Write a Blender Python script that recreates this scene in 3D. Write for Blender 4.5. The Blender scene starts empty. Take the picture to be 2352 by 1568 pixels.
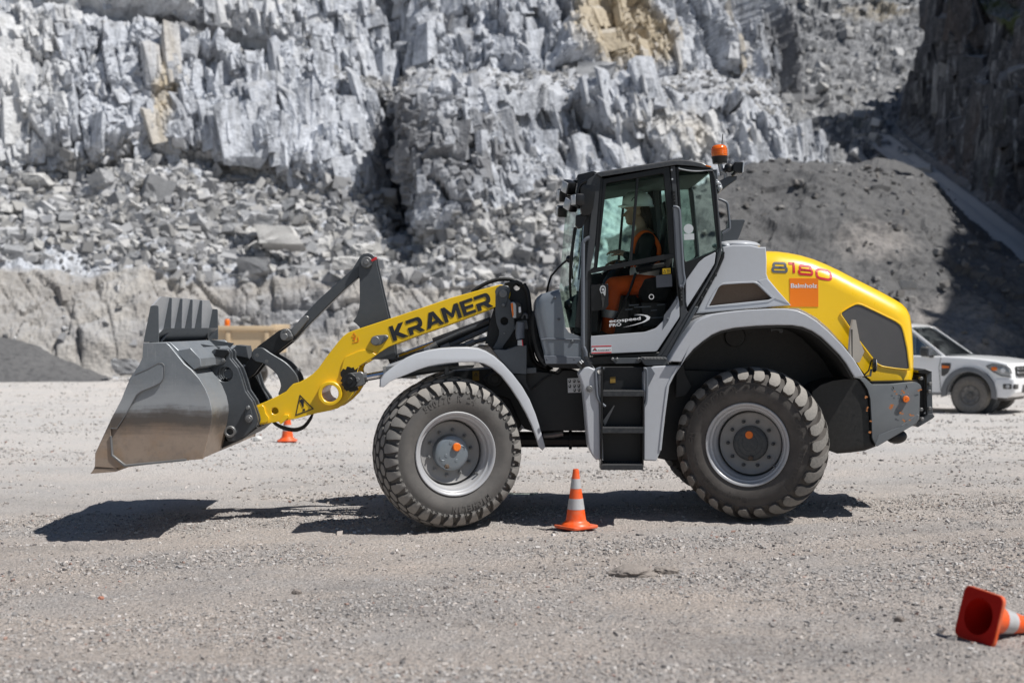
import bpy, bmesh, math, random
import numpy as np
from mathutils import Vector, Matrix, Euler
from mathutils.bvhtree import BVHTree

S = bpy.context.scene
COL = S.collection
R = math.radians
rnd = random.Random(7)

# ---------------------------------------------------------------- measuring
# a survey of the place: sight lines through the eye point at (0,0,1.69) looking along +Y
F, CX, HY, CH = 3267.0, 1176.0, 750.0, 1.69
ZM = {0: (0, 0, 1), 1: (156.8, 627.2, .32504), 2: (548.8, 548.8, .32501), 3: (1215.2, 297.92, .35), 4: (823.2, 768.3, .31006),
      5: (1254.4, 744.8, .32501), 6: (1568., 509.6, .35), 9: (1960., 666.4, .22503), 10: (2038.4, 1254.4, .2),
      11: (1223.04, 329.28, .22), 12: (1223.04, 580.16, .22), 13: (980., 611.52, .2), 14: (439.04, 666.4, .24995)}

def M(n, *pts):
    ox, oy, k = ZM[n]
    return [(ox + k * x, oy + k * y) for x, y in pts]

def W(p, Y):
    return Vector(((p[0] - CX) / F * Y, Y, CH - (p[1] - HY) / F * Y))

def XZ(pts, Y):
    return [((p[0] - CX) / F * Y, CH - (p[1] - HY) / F * Y) for p in pts]

YC = 13.40          # centre plane of the loader

# ---------------------------------------------------------------- outlines
def fillet(pts, r, n=4, only=None):
    out = []
    N = len(pts)
    for i in range(N):
        p0, p1, p2 = Vector(pts[i - 1]), Vector(pts[i]), Vector(pts[(i + 1) % N])
        if only is not None and i not in only:
            out.append(tuple(p1)); continue
        a, b = p0 - p1, p2 - p1
        rr = min(r, a.length * .45, b.length * .45)
        if rr < 1e-6:
            out.append(tuple(p1)); continue
        s, e = p1 + a.normalized() * rr, p1 + b.normalized() * rr
        for k in range(n + 1):
            t = k / n
            q = s * (1 - t) ** 2 + p1 * 2 * t * (1 - t) + e * t * t
            out.append(tuple(q))
    return out

def spline(pts, n=6, closed=False):
    P = [Vector(p) for p in pts]
    out = []
    N = len(P)
    rng = range(N) if closed else range(N - 1)
    for i in rng:
        p0 = P[(i - 1) % N] if (closed or i > 0) else P[0]
        p1, p2 = P[i], P[(i + 1) % N]
        p3 = P[(i + 2) % N] if (closed or i + 2 < N) else P[-1]
        for k in range(n):
            t = k / n
            out.append(tuple(0.5 * ((2 * p1) + (p2 - p0) * t + (2 * p0 - 5 * p1 + 4 * p2 - p3) * t * t + (3 * p1 - p0 - 3 * p2 + p3) * t ** 3)))
    if not closed:
        out.append(tuple(P[-1]))
    return out

def circ(c, r, n=24, ry=None):
    ry = ry or r
    return [(c[0] + r * math.cos(2 * math.pi * k / n), c[1] + ry * math.sin(2 * math.pi * k / n)) for k in range(n)]

# ---------------------------------------------------------------- objects
def finish(me, angle=35):
    for p in me.polygons:
        p.use_smooth = True
    me.set_sharp_from_angle(angle=R(angle))

def wm(o):
    m = o.matrix_basis.copy()
    return (wm(o.parent) @ o.matrix_parent_inverse @ m) if o.parent else m

def put(name, me, mat=None, parent=None, smooth=35, loc=None, rot=None, local=False):
    if mat is not None:
        me.materials.clear()
        for m in (mat if isinstance(mat, (list, tuple)) else [mat]):
            me.materials.append(m)
    if smooth:
        finish(me, smooth)
    me.name = name
    o = bpy.data.objects.new(name, me)
    COL.objects.link(o)
    if loc is not None:
        o.location = loc
    if rot is not None:
        o.rotation_euler = rot
    if parent is not None:
        o.parent = parent
        if not local:
            o.matrix_parent_inverse = wm(parent).inverted()
    return o

def empty(name, loc=(0, 0, 0), rz=0):
    o = bpy.data.objects.new(name, None)
    COL.objects.link(o)
    o.location = loc
    o.rotation_euler = (0, 0, rz)
    o.empty_display_size = .2
    return o

def tag(o, label=None, cat=None, group=None, kind=None):
    if label: o['label'] = label
    if cat: o['category'] = cat
    if group: o['group'] = group
    if kind: o['kind'] = kind
    return o

def curve_mesh(cu):
    ob = bpy.data.objects.new('tmp', cu)
    me = bpy.data.meshes.new_from_object(ob)
    bpy.data.objects.remove(ob)
    bpy.data.curves.remove(cu)
    return me

def shape2d(loops, thick, bevel=.005, res=0):
    """extruded plate in local XY, thickness along Z centred on 0"""
    cu = bpy.data.curves.new('tmp', 'CURVE')
    cu.dimensions = '2D'
    cu.fill_mode = 'BOTH'
    bevel = min(bevel * .6, thick * .3)
    cu.extrude = max(thick / 2 - bevel, 0)
    if bevel > 0:
        cu.bevel_depth = bevel
        cu.bevel_resolution = res
        cu.offset = -bevel
    for lp in loops:
        sp = cu.splines.new('POLY')
        sp.points.add(len(lp) - 1)
        for q, p in zip(sp.points, lp):
            q.co = (p[0], p[1], 0, 1)
        sp.use_cyclic_u = True
    me = curve_mesh(cu)
    bm = bmesh.new(); bm.from_mesh(me)
    bmesh.ops.remove_doubles(bm, verts=bm.verts, dist=1e-5)
    bmesh.ops.recalc_face_normals(bm, faces=bm.faces)
    bm.to_mesh(me); bm.free()
    return me

M_XZ = Matrix(((1, 0, 0, 0), (0, 0, -1, 0), (0, 1, 0, 0), (0, 0, 0, 1)))   # (x,y,z) -> (x,-z,y)

def plate_mesh(loops, Y, thick, bevel=.005, res=0):
    """loops are sight-line outlines read at depth Y: the front face; the plate goes back by thick"""
    me = shape2d([XZ(l, Y) for l in loops], thick, bevel, res)
    me.transform(Matrix.Translation((0, Y + thick / 2, 0)) @ M_XZ)
    return me

def wplate_mesh(loops, Y, thick, bevel=.005, res=0):
    """the same with outlines already in metres (x, z)"""
    me = shape2d(loops, thick, bevel, res)
    me.transform(Matrix.Translation((0, Y + thick / 2, 0)) @ M_XZ)
    return me

def mirrored(me):
    m2 = me.copy()
    m2.transform(Matrix(((1, 0, 0, 0), (0, -1, 0, 2 * YC), (0, 0, 1, 0), (0, 0, 0, 1))))
    m2.flip_normals()
    return m2

def plate(name, loops, Y, thick, mat, parent, bevel=.005, mirror=False, res=0, smooth=35):
    if not isinstance(loops[0][0], (tuple, list)):
        loops = [loops]
    me = plate_mesh(loops, Y, thick, bevel, res)
    if mirror:
        put(name, mirrored(me), mat, parent, smooth)
    return weigh(put(name, me, mat, parent, smooth)) if res else put(name, me, mat, parent, smooth)

def weigh(o):
    md = o.modifiers.new('weighted', 'WEIGHTED_NORMAL'); md.keep_sharp = True
    return o

def join(*mes):
    bm = bmesh.new()
    for m in mes:
        bm.from_mesh(m)
    out = bpy.data.meshes.new('joined')
    bm.to_mesh(out); bm.free()
    for m in mes:
        if m.users == 0:
            bpy.data.meshes.remove(m)
    return out

def tube_mesh(pts, r, res=3, smooth=0):
    if smooth:
        pts = spline([tuple(p) for p in pts], smooth)
    cu = bpy.data.curves.new('tmp', 'CURVE')
    cu.dimensions = '3D'
    cu.bevel_depth = r
    cu.bevel_resolution = res
    cu.use_fill_caps = True
    sp = cu.splines.new('POLY')
    sp.points.add(len(pts) - 1)
    for q, p in zip(sp.points, pts):
        q.co = (p[0], p[1], p[2], 1)
    return curve_mesh(cu)

def tube(name, pts, r, mat, parent, smooth=0, res=3):
    return put(name, tube_mesh(pts, r, res, smooth), mat, parent, 40)

def lathe_mesh(prof, n=48, axis='Z', a0=0, a1=2 * math.pi):
    """profile (r, h): turned about Z (h along z) or about Y (h along y)"""
    vs, fs = [], []
    full = abs(a1 - a0 - 2 * math.pi) < 1e-6
    m = n if full else n + 1
    k = len(prof)
    for i in range(m):
        a = a0 + (a1 - a0) * i / n
        for r, h in prof:
            if axis == 'Z':
                vs.append((r * math.cos(a), r * math.sin(a), h))
            else:
                vs.append((r * math.cos(a), h, r * math.sin(a)))
    for i in range(n):
        j = (i + 1) % m
        for q in range(k - 1):
            fs.append((i * k + q, j * k + q, j * k + q + 1, i * k + q + 1))
    me = bpy.data.meshes.new('lathe')
    me.from_pydata(vs, [], fs)
    bm = bmesh.new(); bm.from_mesh(me)
    bmesh.ops.remove_doubles(bm, verts=bm.verts, dist=1e-5)
    bmesh.ops.recalc_face_normals(bm, faces=bm.faces)
    bm.to_mesh(me); bm.free()
    return me

def box_mesh(x0, x1, y0, y1, z0, z1, bevel=0, seg=2):
    bm = bmesh.new()
    bmesh.ops.create_cube(bm, size=1)
    bmesh.ops.scale(bm, vec=(x1 - x0, y1 - y0, z1 - z0), verts=bm.verts)
    bmesh.ops.translate(bm, vec=((x0 + x1) / 2, (y0 + y1) / 2, (z0 + z1) / 2), verts=bm.verts)
    if bevel > 0:
        bmesh.ops.bevel(bm, geom=bm.edges[:], offset=bevel, segments=seg, affect='EDGES', profile=.5)
    me = bpy.data.meshes.new('box')
    bm.to_mesh(me); bm.free()
    return me

def cyl_y(c, r, y0, y1, n=24, bevel=.004):
    """a pin or disc turned about an axis along Y, at (x, z) = c"""
    b = min(bevel, r * .3, abs(y1 - y0) * .3)
    me = lathe_mesh([(0, y0), (r - b, y0), (r, y0 + b), (r, y1 - b), (r - b, y1), (0, y1)], n, 'Y')
    me.transform(Matrix.Translation((c[0], 0, c[1])))
    return me

def pin_at(p, Y, rpx, y0, y1, n=24):
    c = XZ([p], Y)[0]
    return cyl_y(c, rpx / F * Y, y0, y1, n)

def prism_mesh(poly, y0, y1, bev=None, boff=.1, seg=6):
    """outline (x,z) extruded y0..y1; edges of both sides whose index is in bev are rounded by boff"""
    bm = bmesh.new()
    a = [bm.verts.new((x, y0, z)) for x, z in poly]
    b = [bm.verts.new((x, y1, z)) for x, z in poly]
    n = len(poly)
    fa = bm.faces.new(a); fb = bm.faces.new(b[::-1])
    for i in range(n):
        bm.faces.new((a[i], b[i], b[(i + 1) % n], a[(i + 1) % n]))
    bmesh.ops.recalc_face_normals(bm, faces=bm.faces)
    if bev:
        es = []
        for i in bev:
            for s in (a, b):
                e = bm.edges.get((s[i], s[(i + 1) % n]))
                if e: es.append(e)
        bmesh.ops.bevel(bm, geom=es, offset=boff, segments=seg, affect='EDGES', profile=.5, clamp_overlap=True)
    me = bpy.data.meshes.new('prism')
    bm.to_mesh(me); bm.free()
    return me

def text_mesh(s, size, bold=0., extrude=0., align='LEFT', shear=0., space=1.):
    cu = bpy.data.curves.new('tmp', 'FONT')
    cu.body = s
    cu.size = size
    cu.offset = bold
    cu.extrude = extrude
    cu.align_x = align
    cu.shear = shear
    cu.space_character = space
    return curve_mesh(cu)

def text_plane(s, p0, p1, Y, height_px, bold=0., shear=0., squeeze=True, space=1.):
    """lettering lying in the plane at depth Y; baseline from sight line p0 to p1"""
    a, b = XZ([p0, p1], Y)
    size = height_px / F * Y / .72
    me = text_mesh(s, size, bold * size, 0., 'LEFT', shear, space)
    xs = [v.co.x for v in me.vertices]
    L = math.hypot(b[0] - a[0], b[1] - a[1])
    k = L / (max(xs) - min(xs)) if squeeze else 1
    ang = math.atan2(b[1] - a[1], b[0] - a[0])
    me.transform(Matrix.Translation((-min(xs), 0, 0)))
    me.transform(Matrix.Translation((a[0], Y, a[1])) @ M_XZ @ Matrix.Rotation(ang, 4, 'Z') @ Matrix.Diagonal((k, 1, 1, 1)))
    return me

def strip2d(pts, w, closed=False):
    """a flat stroke of width w along pts (x,y) -> mesh in XY, quads"""
    n = len(pts)
    vs, fs = [], []
    for i in range(n):
        p = Vector(pts[i])
        if closed:
            d = Vector(pts[(i + 1) % n]) - Vector(pts[i - 1])
        else:
            d = Vector(pts[min(i + 1, n - 1)]) - Vector(pts[max(i - 1, 0)])
        d.normalize()
        nn = Vector((-d.y, d.x)) * w / 2
        vs += [(*(p + nn), 0), (*(p - nn), 0)]
    m = n if closed else n - 1
    for i in range(m):
        j = (i + 1) % n
        fs.append((2 * i + 1, 2 * j + 1, 2 * j, 2 * i))
    me = bpy.data.meshes.new('strip')
    me.from_pydata(vs, [], fs)
    return me

def flat_px(polys, Y):
    """flat polygons (sight-line outlines at depth Y), facing the front"""
    me = bpy.data.meshes.new('flat')
    vs, fs = [], []
    for pl in polys:
        b = len(vs)
        for x, z in XZ(pl, Y):
            vs.append((x, Y, z))
        fs.append(tuple(range(b, b + len(pl))))
    me.from_pydata(vs, [], fs)
    bm = bmesh.new(); bm.from_mesh(me)
    for f in bm.faces:
        if f.normal.y > 0: f.normal_flip()
    bm.to_mesh(me); bm.free()
    return me

def each(name, meshes, mat, parent, smooth=35, local=False):
    """every piece an object of its own"""
    return [put(name, m, mat, parent, smooth, local=local) for m in meshes]

def tri_flat(me):
    bm = bmesh.new(); bm.from_mesh(me)
    bmesh.ops.triangulate(bm, faces=bm.faces)
    bm.to_mesh(me); bm.free()
    return me

def sph(c, r, sub=3):
    bm = bmesh.new()
    bmesh.ops.create_icosphere(bm, subdivisions=sub, radius=1)
    rr = (r, r, r) if not isinstance(r, (tuple, list)) else r
    bmesh.ops.scale(bm, vec=rr, verts=bm.verts)
    bmesh.ops.translate(bm, vec=c, verts=bm.verts)
    me = bpy.data.meshes.new('sph'); bm.to_mesh(me); bm.free()
    return me

def limb(a, b, ra, rb, n=12):
    """tapered capsule from a to b"""
    a, b = Vector(a), Vector(b)
    d = b - a; L = d.length
    prof = []
    for k in range(6):
        t = math.pi / 2 * k / 5
        prof.append((ra * math.sin(t), -ra * math.cos(t)))
    for k in range(6):
        t = math.pi / 2 * k / 5
        prof.append((rb * math.cos(t), L + rb * math.sin(t)))
    me = lathe_mesh(prof, n, 'Z')
    q = Vector((0, 0, 1)).rotation_difference(d.normalized())
    me.transform(Matrix.Translation(a) @ q.to_matrix().to_4x4())
    return me

# ---------------------------------------------------------------- materials
class NT:
    def __init__(s, name):
        s.m = bpy.data.materials.new(name)
        s.m.use_nodes = True
        s.t = s.m.node_tree
        s.b = s.t.nodes['Principled BSDF']
        s.out = s.t.nodes['Material Output']
    def n(s, kind, **kw):
        nd = s.t.nodes.new(kind)
        for k, v in kw.items():
            if k[0] == '_':
                setattr(nd, k[1:], v)
            else:
                nd.inputs[k.replace('__', ' ')].default_value = v
        return nd
    def l(s, a, b):
        s.t.links.new(a, b)
    def coord(s, kind='Object', scale=(1, 1, 1)):
        c = s.n('ShaderNodeTexCoord')
        mp = s.n('ShaderNodeMapping')
        mp.inputs['Scale'].default_value = scale
        s.l(c.outputs[kind], mp.inputs['Vector'])
        return mp.outputs[0]
    def noise(s, scale, detail=4, rough=.55, vec=None, dist=0):
        nd = s.n('ShaderNodeTexNoise')
        nd.inputs['Scale'].default_value = scale
        nd.inputs['Detail'].default_value = detail
        nd.inputs['Roughness'].default_value = rough
        nd.inputs['Distortion'].default_value = dist
        s.l(vec if vec is not None else s.coord(), nd.inputs['Vector'])
        return nd.outputs['Fac']
    def ramp(s, fac, stops):
        nd = s.n('ShaderNodeValToRGB')
        cr = nd.color_ramp
        while len(cr.elements) < len(stops):
            cr.elements.new(.5)
        for e, (p, c) in zip(cr.elements, stops):
            e.position = p
            e.color = (c, c, c, 1) if not isinstance(c, (tuple, list)) else (*c[:3], 1)
        s.l(fac, nd.inputs[0])
        return nd.outputs[0]
    def mix(s, fac, a, b, blend='MIX'):
        nd = s.n('ShaderNodeMix', _data_type='RGBA', _blend_type=blend)
        for sock, v in ((nd.inputs[0], fac), (nd.inputs[6], a), (nd.inputs[7], b)):
            if hasattr(v, 'is_output'):
                s.l(v, sock)
            elif isinstance(v, (tuple, list)):
                sock.default_value = (*v[:3], 1)
            else:
                sock.default_value = v
        return nd.outputs[2]
    def math(s, op, a, b=0.):
        nd = s.n('ShaderNodeMath', _operation=op)
        for sock, v in ((nd.inputs[0], a), (nd.inputs[1], b)):
            if hasattr(v, 'is_output'): s.l(v, sock)
            else: sock.default_value = v
        return nd.outputs[0]
    def col(s, v):
        if hasattr(v, 'is_output'): s.l(v, s.b.inputs['Base Color'])
        else: s.b.inputs['Base Color'].default_value = (*v[:3], 1)
    def bump(s, h, strength=.3, dist=.01):
        bp = s.n('ShaderNodeBump')
        bp.inputs['Strength'].default_value = strength
        bp.inputs['Distance'].default_value = dist
        s.l(h, bp.inputs['Height'])
        s.l(bp.outputs[0], s.b.inputs['Normal'])
        return bp
    def up(s):
        g = s.n('ShaderNodeNewGeometry')
        sx = s.n('ShaderNodeSeparateXYZ')
        s.l(g.outputs['Normal'], sx.inputs[0])
        return sx.outputs['Z']
    def posz(s):
        g = s.n('ShaderNodeNewGeometry')
        sx = s.n('ShaderNodeSeparateXYZ')
        s.l(g.outputs['Position'], sx.inputs[0])
        return sx.outputs

DUST = (.33, .305, .275)

def pbr(name, col, rough=.45, metal=0., dust=.12, var=.12, vs=3., coat=0., bump=0., bs=60., spec=.5, low=0.):
    """paint, plastic, rubber, steel: base colour with blotches, dust that gathers on upward faces and (low) near the ground"""
    t = NT(name)
    vec = t.coord()
    n1 = t.noise(vs, 5, .6, vec)
    n2 = t.noise(vs * 9, 4, .65, vec)
    c = t.mix(t.math('MULTIPLY', n1, var * 2), col, tuple(x * .55 for x in col))
    f = t.math('MULTIPLY', t.ramp(n2, [(.35, 0.), (.75, 1.)]), dust)
    u = t.ramp(t.up(), [(.3, 0.), (1., dust * 1.6)])
    f = t.math('ADD', f, u)
    if low > 0:
        z = t.posz()['Z']
        lo = t.math('MULTIPLY', t.ramp(t.math('ADD', t.math('MULTIPLY', z, .6), t.math('MULTIPLY', n2, .25)), [(.15, 1.), (.75, 0.)]), low)
        f = t.math('ADD', f, lo)
    f = t.math('MINIMUM', f, .85)
    t.col(t.mix(f, c, DUST))
    r = t.math('ADD', t.math('MULTIPLY', n2, .22), rough - .1)
    r = t.math('ADD', r, t.math('MULTIPLY', f, .35))
    t.l(r, t.b.inputs['Roughness'])
    t.b.inputs['Metallic'].default_value = metal
    t.b.inputs['Specular IOR Level'].default_value = spec
    if coat:
        t.b.inputs['Coat Weight'].default_value = coat
        t.b.inputs['Coat Roughness'].default_value = .20
    if bump:
        t.bump(t.noise(bs, 4, .6, vec), bump, .004)
    return t.m

def glass(name, tint=(.70, .86, .79), refl=.06):
    t = NT(name)
    t.t.nodes.remove(t.b)
    tr = t.n('ShaderNodeBsdfTransparent'); tr.inputs[0].default_value = (*tint, 1)
    gl = t.n('ShaderNodeBsdfGlossy'); gl.inputs['Roughness'].default_value = .03
    fr = t.n('ShaderNodeFresnel'); fr.inputs[0].default_value = 1.45
    df = t.n('ShaderNodeBsdfDiffuse'); df.inputs[0].default_value = (.4, .42, .4, 1)
    f = t.math('ADD', t.math('MULTIPLY', fr.outputs[0], .6 + refl), refl * .3)
    mx = t.n('ShaderNodeMixShader'); t.l(f, mx.inputs[0]); t.l(tr.outputs[0], mx.inputs[1]); t.l(gl.outputs[0], mx.inputs[2])
    m2 = t.n('ShaderNodeMixShader')
    d = t.math('MULTIPLY', t.ramp(t.noise(5, 5, .7), [(.4, 0.), (.8, 1.)]), .03)
    t.l(d, m2.inputs[0]); t.l(mx.outputs[0], m2.inputs[1]); t.l(df.outputs[0], m2.inputs[2])
    t.l(m2.outputs[0], t.out.inputs[0])
    return t.m
# ================================================================ materials of the loader
YEL = pbr('yellow_paint', (.98, .62, .004), .34, 0, .05, .03, 2., .25)
YEL2 = pbr('yellow_hood_paint', (.97, .60, .004), .30, 0, .015, .02, 2., .7)
GREY = pbr('light_grey_paint', (.50, .52, .555), .36, 0, .11, .06, 2., .2)
GREY2 = pbr('mid_grey_plastic', (.13, .145, .17), .38, 0, .04, .08, 2.)
DGREY = pbr('anthracite_steel', (.088, .098, .110), .36, .25, .05, .2, 3.)
BLK = pbr('black_frame', (.006, .0065, .008), .32, 0, .012, .1, 3.)
BLK2 = pbr('black_chassis', (.008, .0095, .012), .45, 0, .022, .2, 3., 0, .15)
PLAST = pbr('wheel_arch_plastic', (.030, .030, .030), .5, 0, .06, .1, 3., 0, .2, 120)
STEEL = pbr('worn_steel', (.24, .245, .25), .42, .5, .15, .3, 6.)
CHROME = pbr('chrome_rod', (.75, .76, .78), .08, 1., .0, .02)
RUBBER = pbr('hose_rubber', (.012, .012, .012), .55, 0, .06, .1)
ORANGE = pbr('orange_plastic', (.95, .20, .012), .35, 0, .03, .05)
WHITE = pbr('white_print', (.78, .79, .80), .5, 0, .04, .03)
RED = pbr('red_print', (.62, .02, .03), .45, 0, .03, .03)
BLACKP = pbr('dark_print', (.012, .015, .021), .5, 0, .05, .05)
GREYP = pbr('grey_print', (.11, .12, .14), .5, 0, .04, .05)
ORP = pbr('orange_print', (.95, .22, .004), .45, 0, .02, .03)
SEAT = pbr('seat_fabric', (.008, .0085, .009), .8, 0, .01, .2)
GLASS = glass('tinted_glass', (.76, .96, .88), -.15)
GLASS_F = glass('front_glass', (.84, .965, .91), -.1)
LENS = pbr('clear_lens', (.5, .52, .54), .12, .2, .05, .05)
CABG = pbr('cab_frame_grey', (.050, .054, .060), .36, 0, .04, .08, 2.)
STEPM = pbr('step_steel', (.026, .030, .035), .45, .1, .10, .2, 4.)
BROWN = pbr('brown_mesh', (.13, .085, .055), .75, 0, .15, .2, 12., 0, .5, 260)

def bucket_steel():
    t = NT('bucket_steel')
    v = t.coord()
    n1 = t.noise(1.6, 6, .65, v)
    n2 = t.noise(22, 5, .7, v)
    vs = t.coord('Object', (1.2, 1.2, 14))
    n3 = t.noise(3, 4, .6, vs)
    z = t.posz()
    base = t.mix(n2, (.19, .21, .228), (.29, .31, .33))
    base = t.mix(t.math('MULTIPLY', t.ramp(n1, [(.45, 0.), (.7, 1.)]), .35), base, (.42, .43, .44))
    scr = t.noise(60, 3, .7, t.coord('Object', (1, 1, .06)))
    base = t.mix(t.ramp(scr, [(.60, 0.), (.70, .5)]), base, (.40, .41, .42))
    base = t.mix(t.ramp(t.noise(3.5, 5, .7, v), [(.55, 0.), (.72, .4)]), base, (.30, .28, .255))
    # worn brown lower shell: the part that goes through the heap
    h = t.math('ADD', t.math('ADD', z['Z'], t.math('MULTIPLY', n1, .28)), t.math('MULTIPLY', n3, .10))
    worn = t.ramp(t.math('SUBTRACT', h, .2), [(.0, 1.), (.80, 1.), (.97, .0)])
    wc = t.mix(n1, (.27, .20, .155), (.48, .385, .305))
    wc = t.mix(t.ramp(n2, [(.5, 0.), (.75, .6)]), wc, (.22, .19, .165))
    ru = t.math('MULTIPLY', t.ramp(t.noise(3.1, 5, .7, v), [(.5, 0.), (.66, 1.)]), t.ramp(t.math('SUBTRACT', h, .3), [(.4, .9), (.95, 0.)]))
    wc = t.mix(t.math('MULTIPLY', ru, .55), wc, (.36, .22, .115))
    c = t.mix(worn, base, wc)
    edge = t.ramp(t.math('SUBTRACT', h, .2), [(.72, 0.), (.83, 1.), (.88, 1.), (.97, 0.)])
    c = t.mix(t.math('MULTIPLY', edge, .7), c, (.04, .037, .035))
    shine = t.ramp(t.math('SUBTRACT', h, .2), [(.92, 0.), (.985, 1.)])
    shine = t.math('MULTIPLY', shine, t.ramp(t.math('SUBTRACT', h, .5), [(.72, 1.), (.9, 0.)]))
    c = t.mix(t.math('MULTIPLY', shine, .5), c, (.50, .51, .52))  # polished band above the wear, its sheen painted into the colour
    t.col(c)
    t.b.inputs['Metallic'].default_value = .28
    t.l(t.math('ADD', t.math('MULTIPLY', n2, .24), .32), t.b.inputs['Roughness'])
    t.bump(n2, .12, .004)
    return t.m
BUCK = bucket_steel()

# ================================================================ wheel loader
loader = empty('wheel_loader', (0.8, YC, 0))
tag(loader, 'yellow and grey wheel loader with its bucket held low in front of the quarry face', 'wheel loader')

# ---------------------------------------------------------------- bucket
BY0, BY1 = 12.2, 14.7
side = M(1, (165, 1412), (187, 1365), (190, 1272), (240, 1165), (296, 1045), (372, 900), (437, 740), (500, 650), (524, 595), (530, 492), (690, 490),
         (715, 510), (745, 548), (820, 640), (870, 682), (925, 745), (968, 815), (998, 890), (1013, 960), (1016, 1010), (1004, 1090), (975, 1210), (950, 1312), (830, 1322), (560, 1352), (400, 1372), (350, 1395))
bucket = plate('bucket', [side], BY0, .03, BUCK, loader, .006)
m = mirrored(plate_mesh([side], BY0, .03, .006))
m.transform(Matrix.Translation((0, (BY0 + BY1) - 2 * YC, 0)))
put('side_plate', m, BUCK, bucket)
# shell: the curved sheet between the two side plates
shp = M(1, (230, 1400), (560, 1350), (945, 1308), (972, 1208), (1000, 1088), (1011, 1010), (1008, 960), (993, 892), (962, 818), (920, 750), (865, 688), (815, 645), (742, 555), (712, 518), (690, 498), (534, 498))
def sheet(pts_xz, t):
    """thin closed outline following an open line"""
    n = len(pts_xz)
    P = [Vector(p) for p in pts_xz]
    a, b = [], []
    for i in range(n):
        d = (P[min(i + 1, n - 1)] - P[max(i - 1, 0)]).normalized()
        nn = Vector((-d.y, d.x))
        a.append(tuple(P[i])); b.append(tuple(P[i] + nn * t))
    return a + b[::-1]
sx = XZ(shp, BY0)
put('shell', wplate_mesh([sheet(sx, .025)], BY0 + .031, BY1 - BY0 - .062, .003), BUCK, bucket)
# raised wear band on the near side plate, welded edge and lip
band = M(1, (300, 1090), (345, 1100), (415, 985), (485, 855), (520, 830), (600, 800), (650, 775), (675, 740), (678, 650), (665, 635), (640, 634), (560, 680), (475, 715), (440, 742), (372, 900), (296, 1042))
plate('wear_plate', [fillet(band, 2)], BY0 - .022, .0215, BUCK, bucket, .004)
put('weld_highlight', tube_mesh([W(p, BY0 - .022) for p in M(1, (300, 1095), (342, 1098), (415, 985), (483, 858), (520, 831), (600, 800), (650, 775), (675, 740), (679, 655), (666, 637), (640, 634), (560, 678), (475, 714))], .0045, 1), STEEL, bucket)  # lighter tube along the weld, put in as its edge highlight
lipc = M(1, (190, 1275), (298, 1050), (300, 1150), (305, 1285), (390, 1355), (335, 1378), (188, 1365))
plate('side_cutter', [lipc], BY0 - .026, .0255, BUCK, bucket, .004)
weld = M(1, (292, 1150), (302, 1150), (313, 1283), (400, 1352), (830, 1312), (830, 1326), (395, 1368), (302, 1290))
plate('weld_rail', [weld], BY0 - .04, .0395, STEEL, bucket, .004)
edge = M(1, (155, 1416), (185, 1378), (345, 1378), (352, 1392), (335, 1402))
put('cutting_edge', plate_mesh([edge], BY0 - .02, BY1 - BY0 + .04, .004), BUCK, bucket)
# spill guard with gussets: a leaning sheet with cut corners, open above the bucket rim in the middle
gb, gt = Vector(XZ(M(1, (530, 487)), BY0)[0]), Vector(XZ(M(1, (594, 160)), BY0)[0])
GW = BY1 - BY0 - .02
def gpt(y, k, off=0.):
    p = gb.lerp(gt, k)
    return Vector((p.x + off, BY0 + .01 + y, p.y))
gpoly = [(0, 0), (0, .77), (.26, 1), (GW - .26, 1), (GW, .77), (GW, 0), (GW - .22, 0), (GW - .42, .25), (.46, .25), (.30, 0)]
bm = bmesh.new()
fa = [bm.verts.new(gpt(y, k)) for y, k in gpoly]; fb = [bm.verts.new(gpt(y, k, .014)) for y, k in gpoly]
bm.faces.new(fa); bm.faces.new(fb[::-1])
for i in range(len(gpoly)):
    j = (i + 1) % len(gpoly); bm.faces.new((fa[i], fa[j], fb[j], fb[i]))
bmesh.ops.recalc_face_normals(bm, faces=bm.faces)
me = bpy.data.meshes.new('guard'); bm.to_mesh(me); bm.free()
GSTEEL = pbr('guard_steel', (.55, .57, .60), .36, .3, .15, .2, 4.)
put('spill_guard', me, GSTEEL, bucket, 20)
RIBM = pbr('rib_steel', (.12, .135, .15), .36, .2, .06, .2, 3.)
# folded lip along the lower edge of the opening
lipp = [gpt(.30, 0, .07), gpt(.46, .25, .09), gpt(GW - .42, .25, .09), gpt(GW - .22, 0, .07)]
put('guard_lip', tube_mesh(lipp, .012, 1), STEEL, bucket)
gap = [gpt(.30, 0, .005), gpt(.46, .25, .005), gpt(GW - .42, .25, .005), gpt(GW - .22, 0, .005)]
me = bpy.data.meshes.new('lipface'); me.from_pydata([p[:] for p in gap + lipp], [], [(0, 1, 5, 4), (1, 2, 6, 5), (2, 3, 7, 6)])
put('lip_plate', me, GSTEEL, bucket, 0)
tpl = [gpt(.1, -.02, .02), gpt(GW - .1, -.02, .02), gpt(GW - .1, .30, .13), gpt(.1, .30, .13)]
me = bpy.data.meshes.new('top'); me.from_pydata([p[:] for p in tpl], [], [(0, 1, 2, 3)])
put('top_plate', me, DGREY, bucket, 0)
for k, y in enumerate((.0, .55, .96, 1.38, 1.80, GW - .02)):
    if k in (0, 5):
        q = [gpt(y, 0), gpt(y, .77), gpt(y, .79, .012), gpt(y, .79, .058), gpt(y, .76, .068), gpt(y, .03, .128), gpt(y, 0, .128)]
    else:
        q = [gpt(y, .25), gpt(y, .965), gpt(y, .985, .008), gpt(y, .985, .030), gpt(y, .96, .036), gpt(y, .25, .082)]
    put('rib', wplate_mesh([[(p.x, p.z) for p in q]], BY0 + .005 + y, .02, .003), RIBM, bucket)
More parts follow.
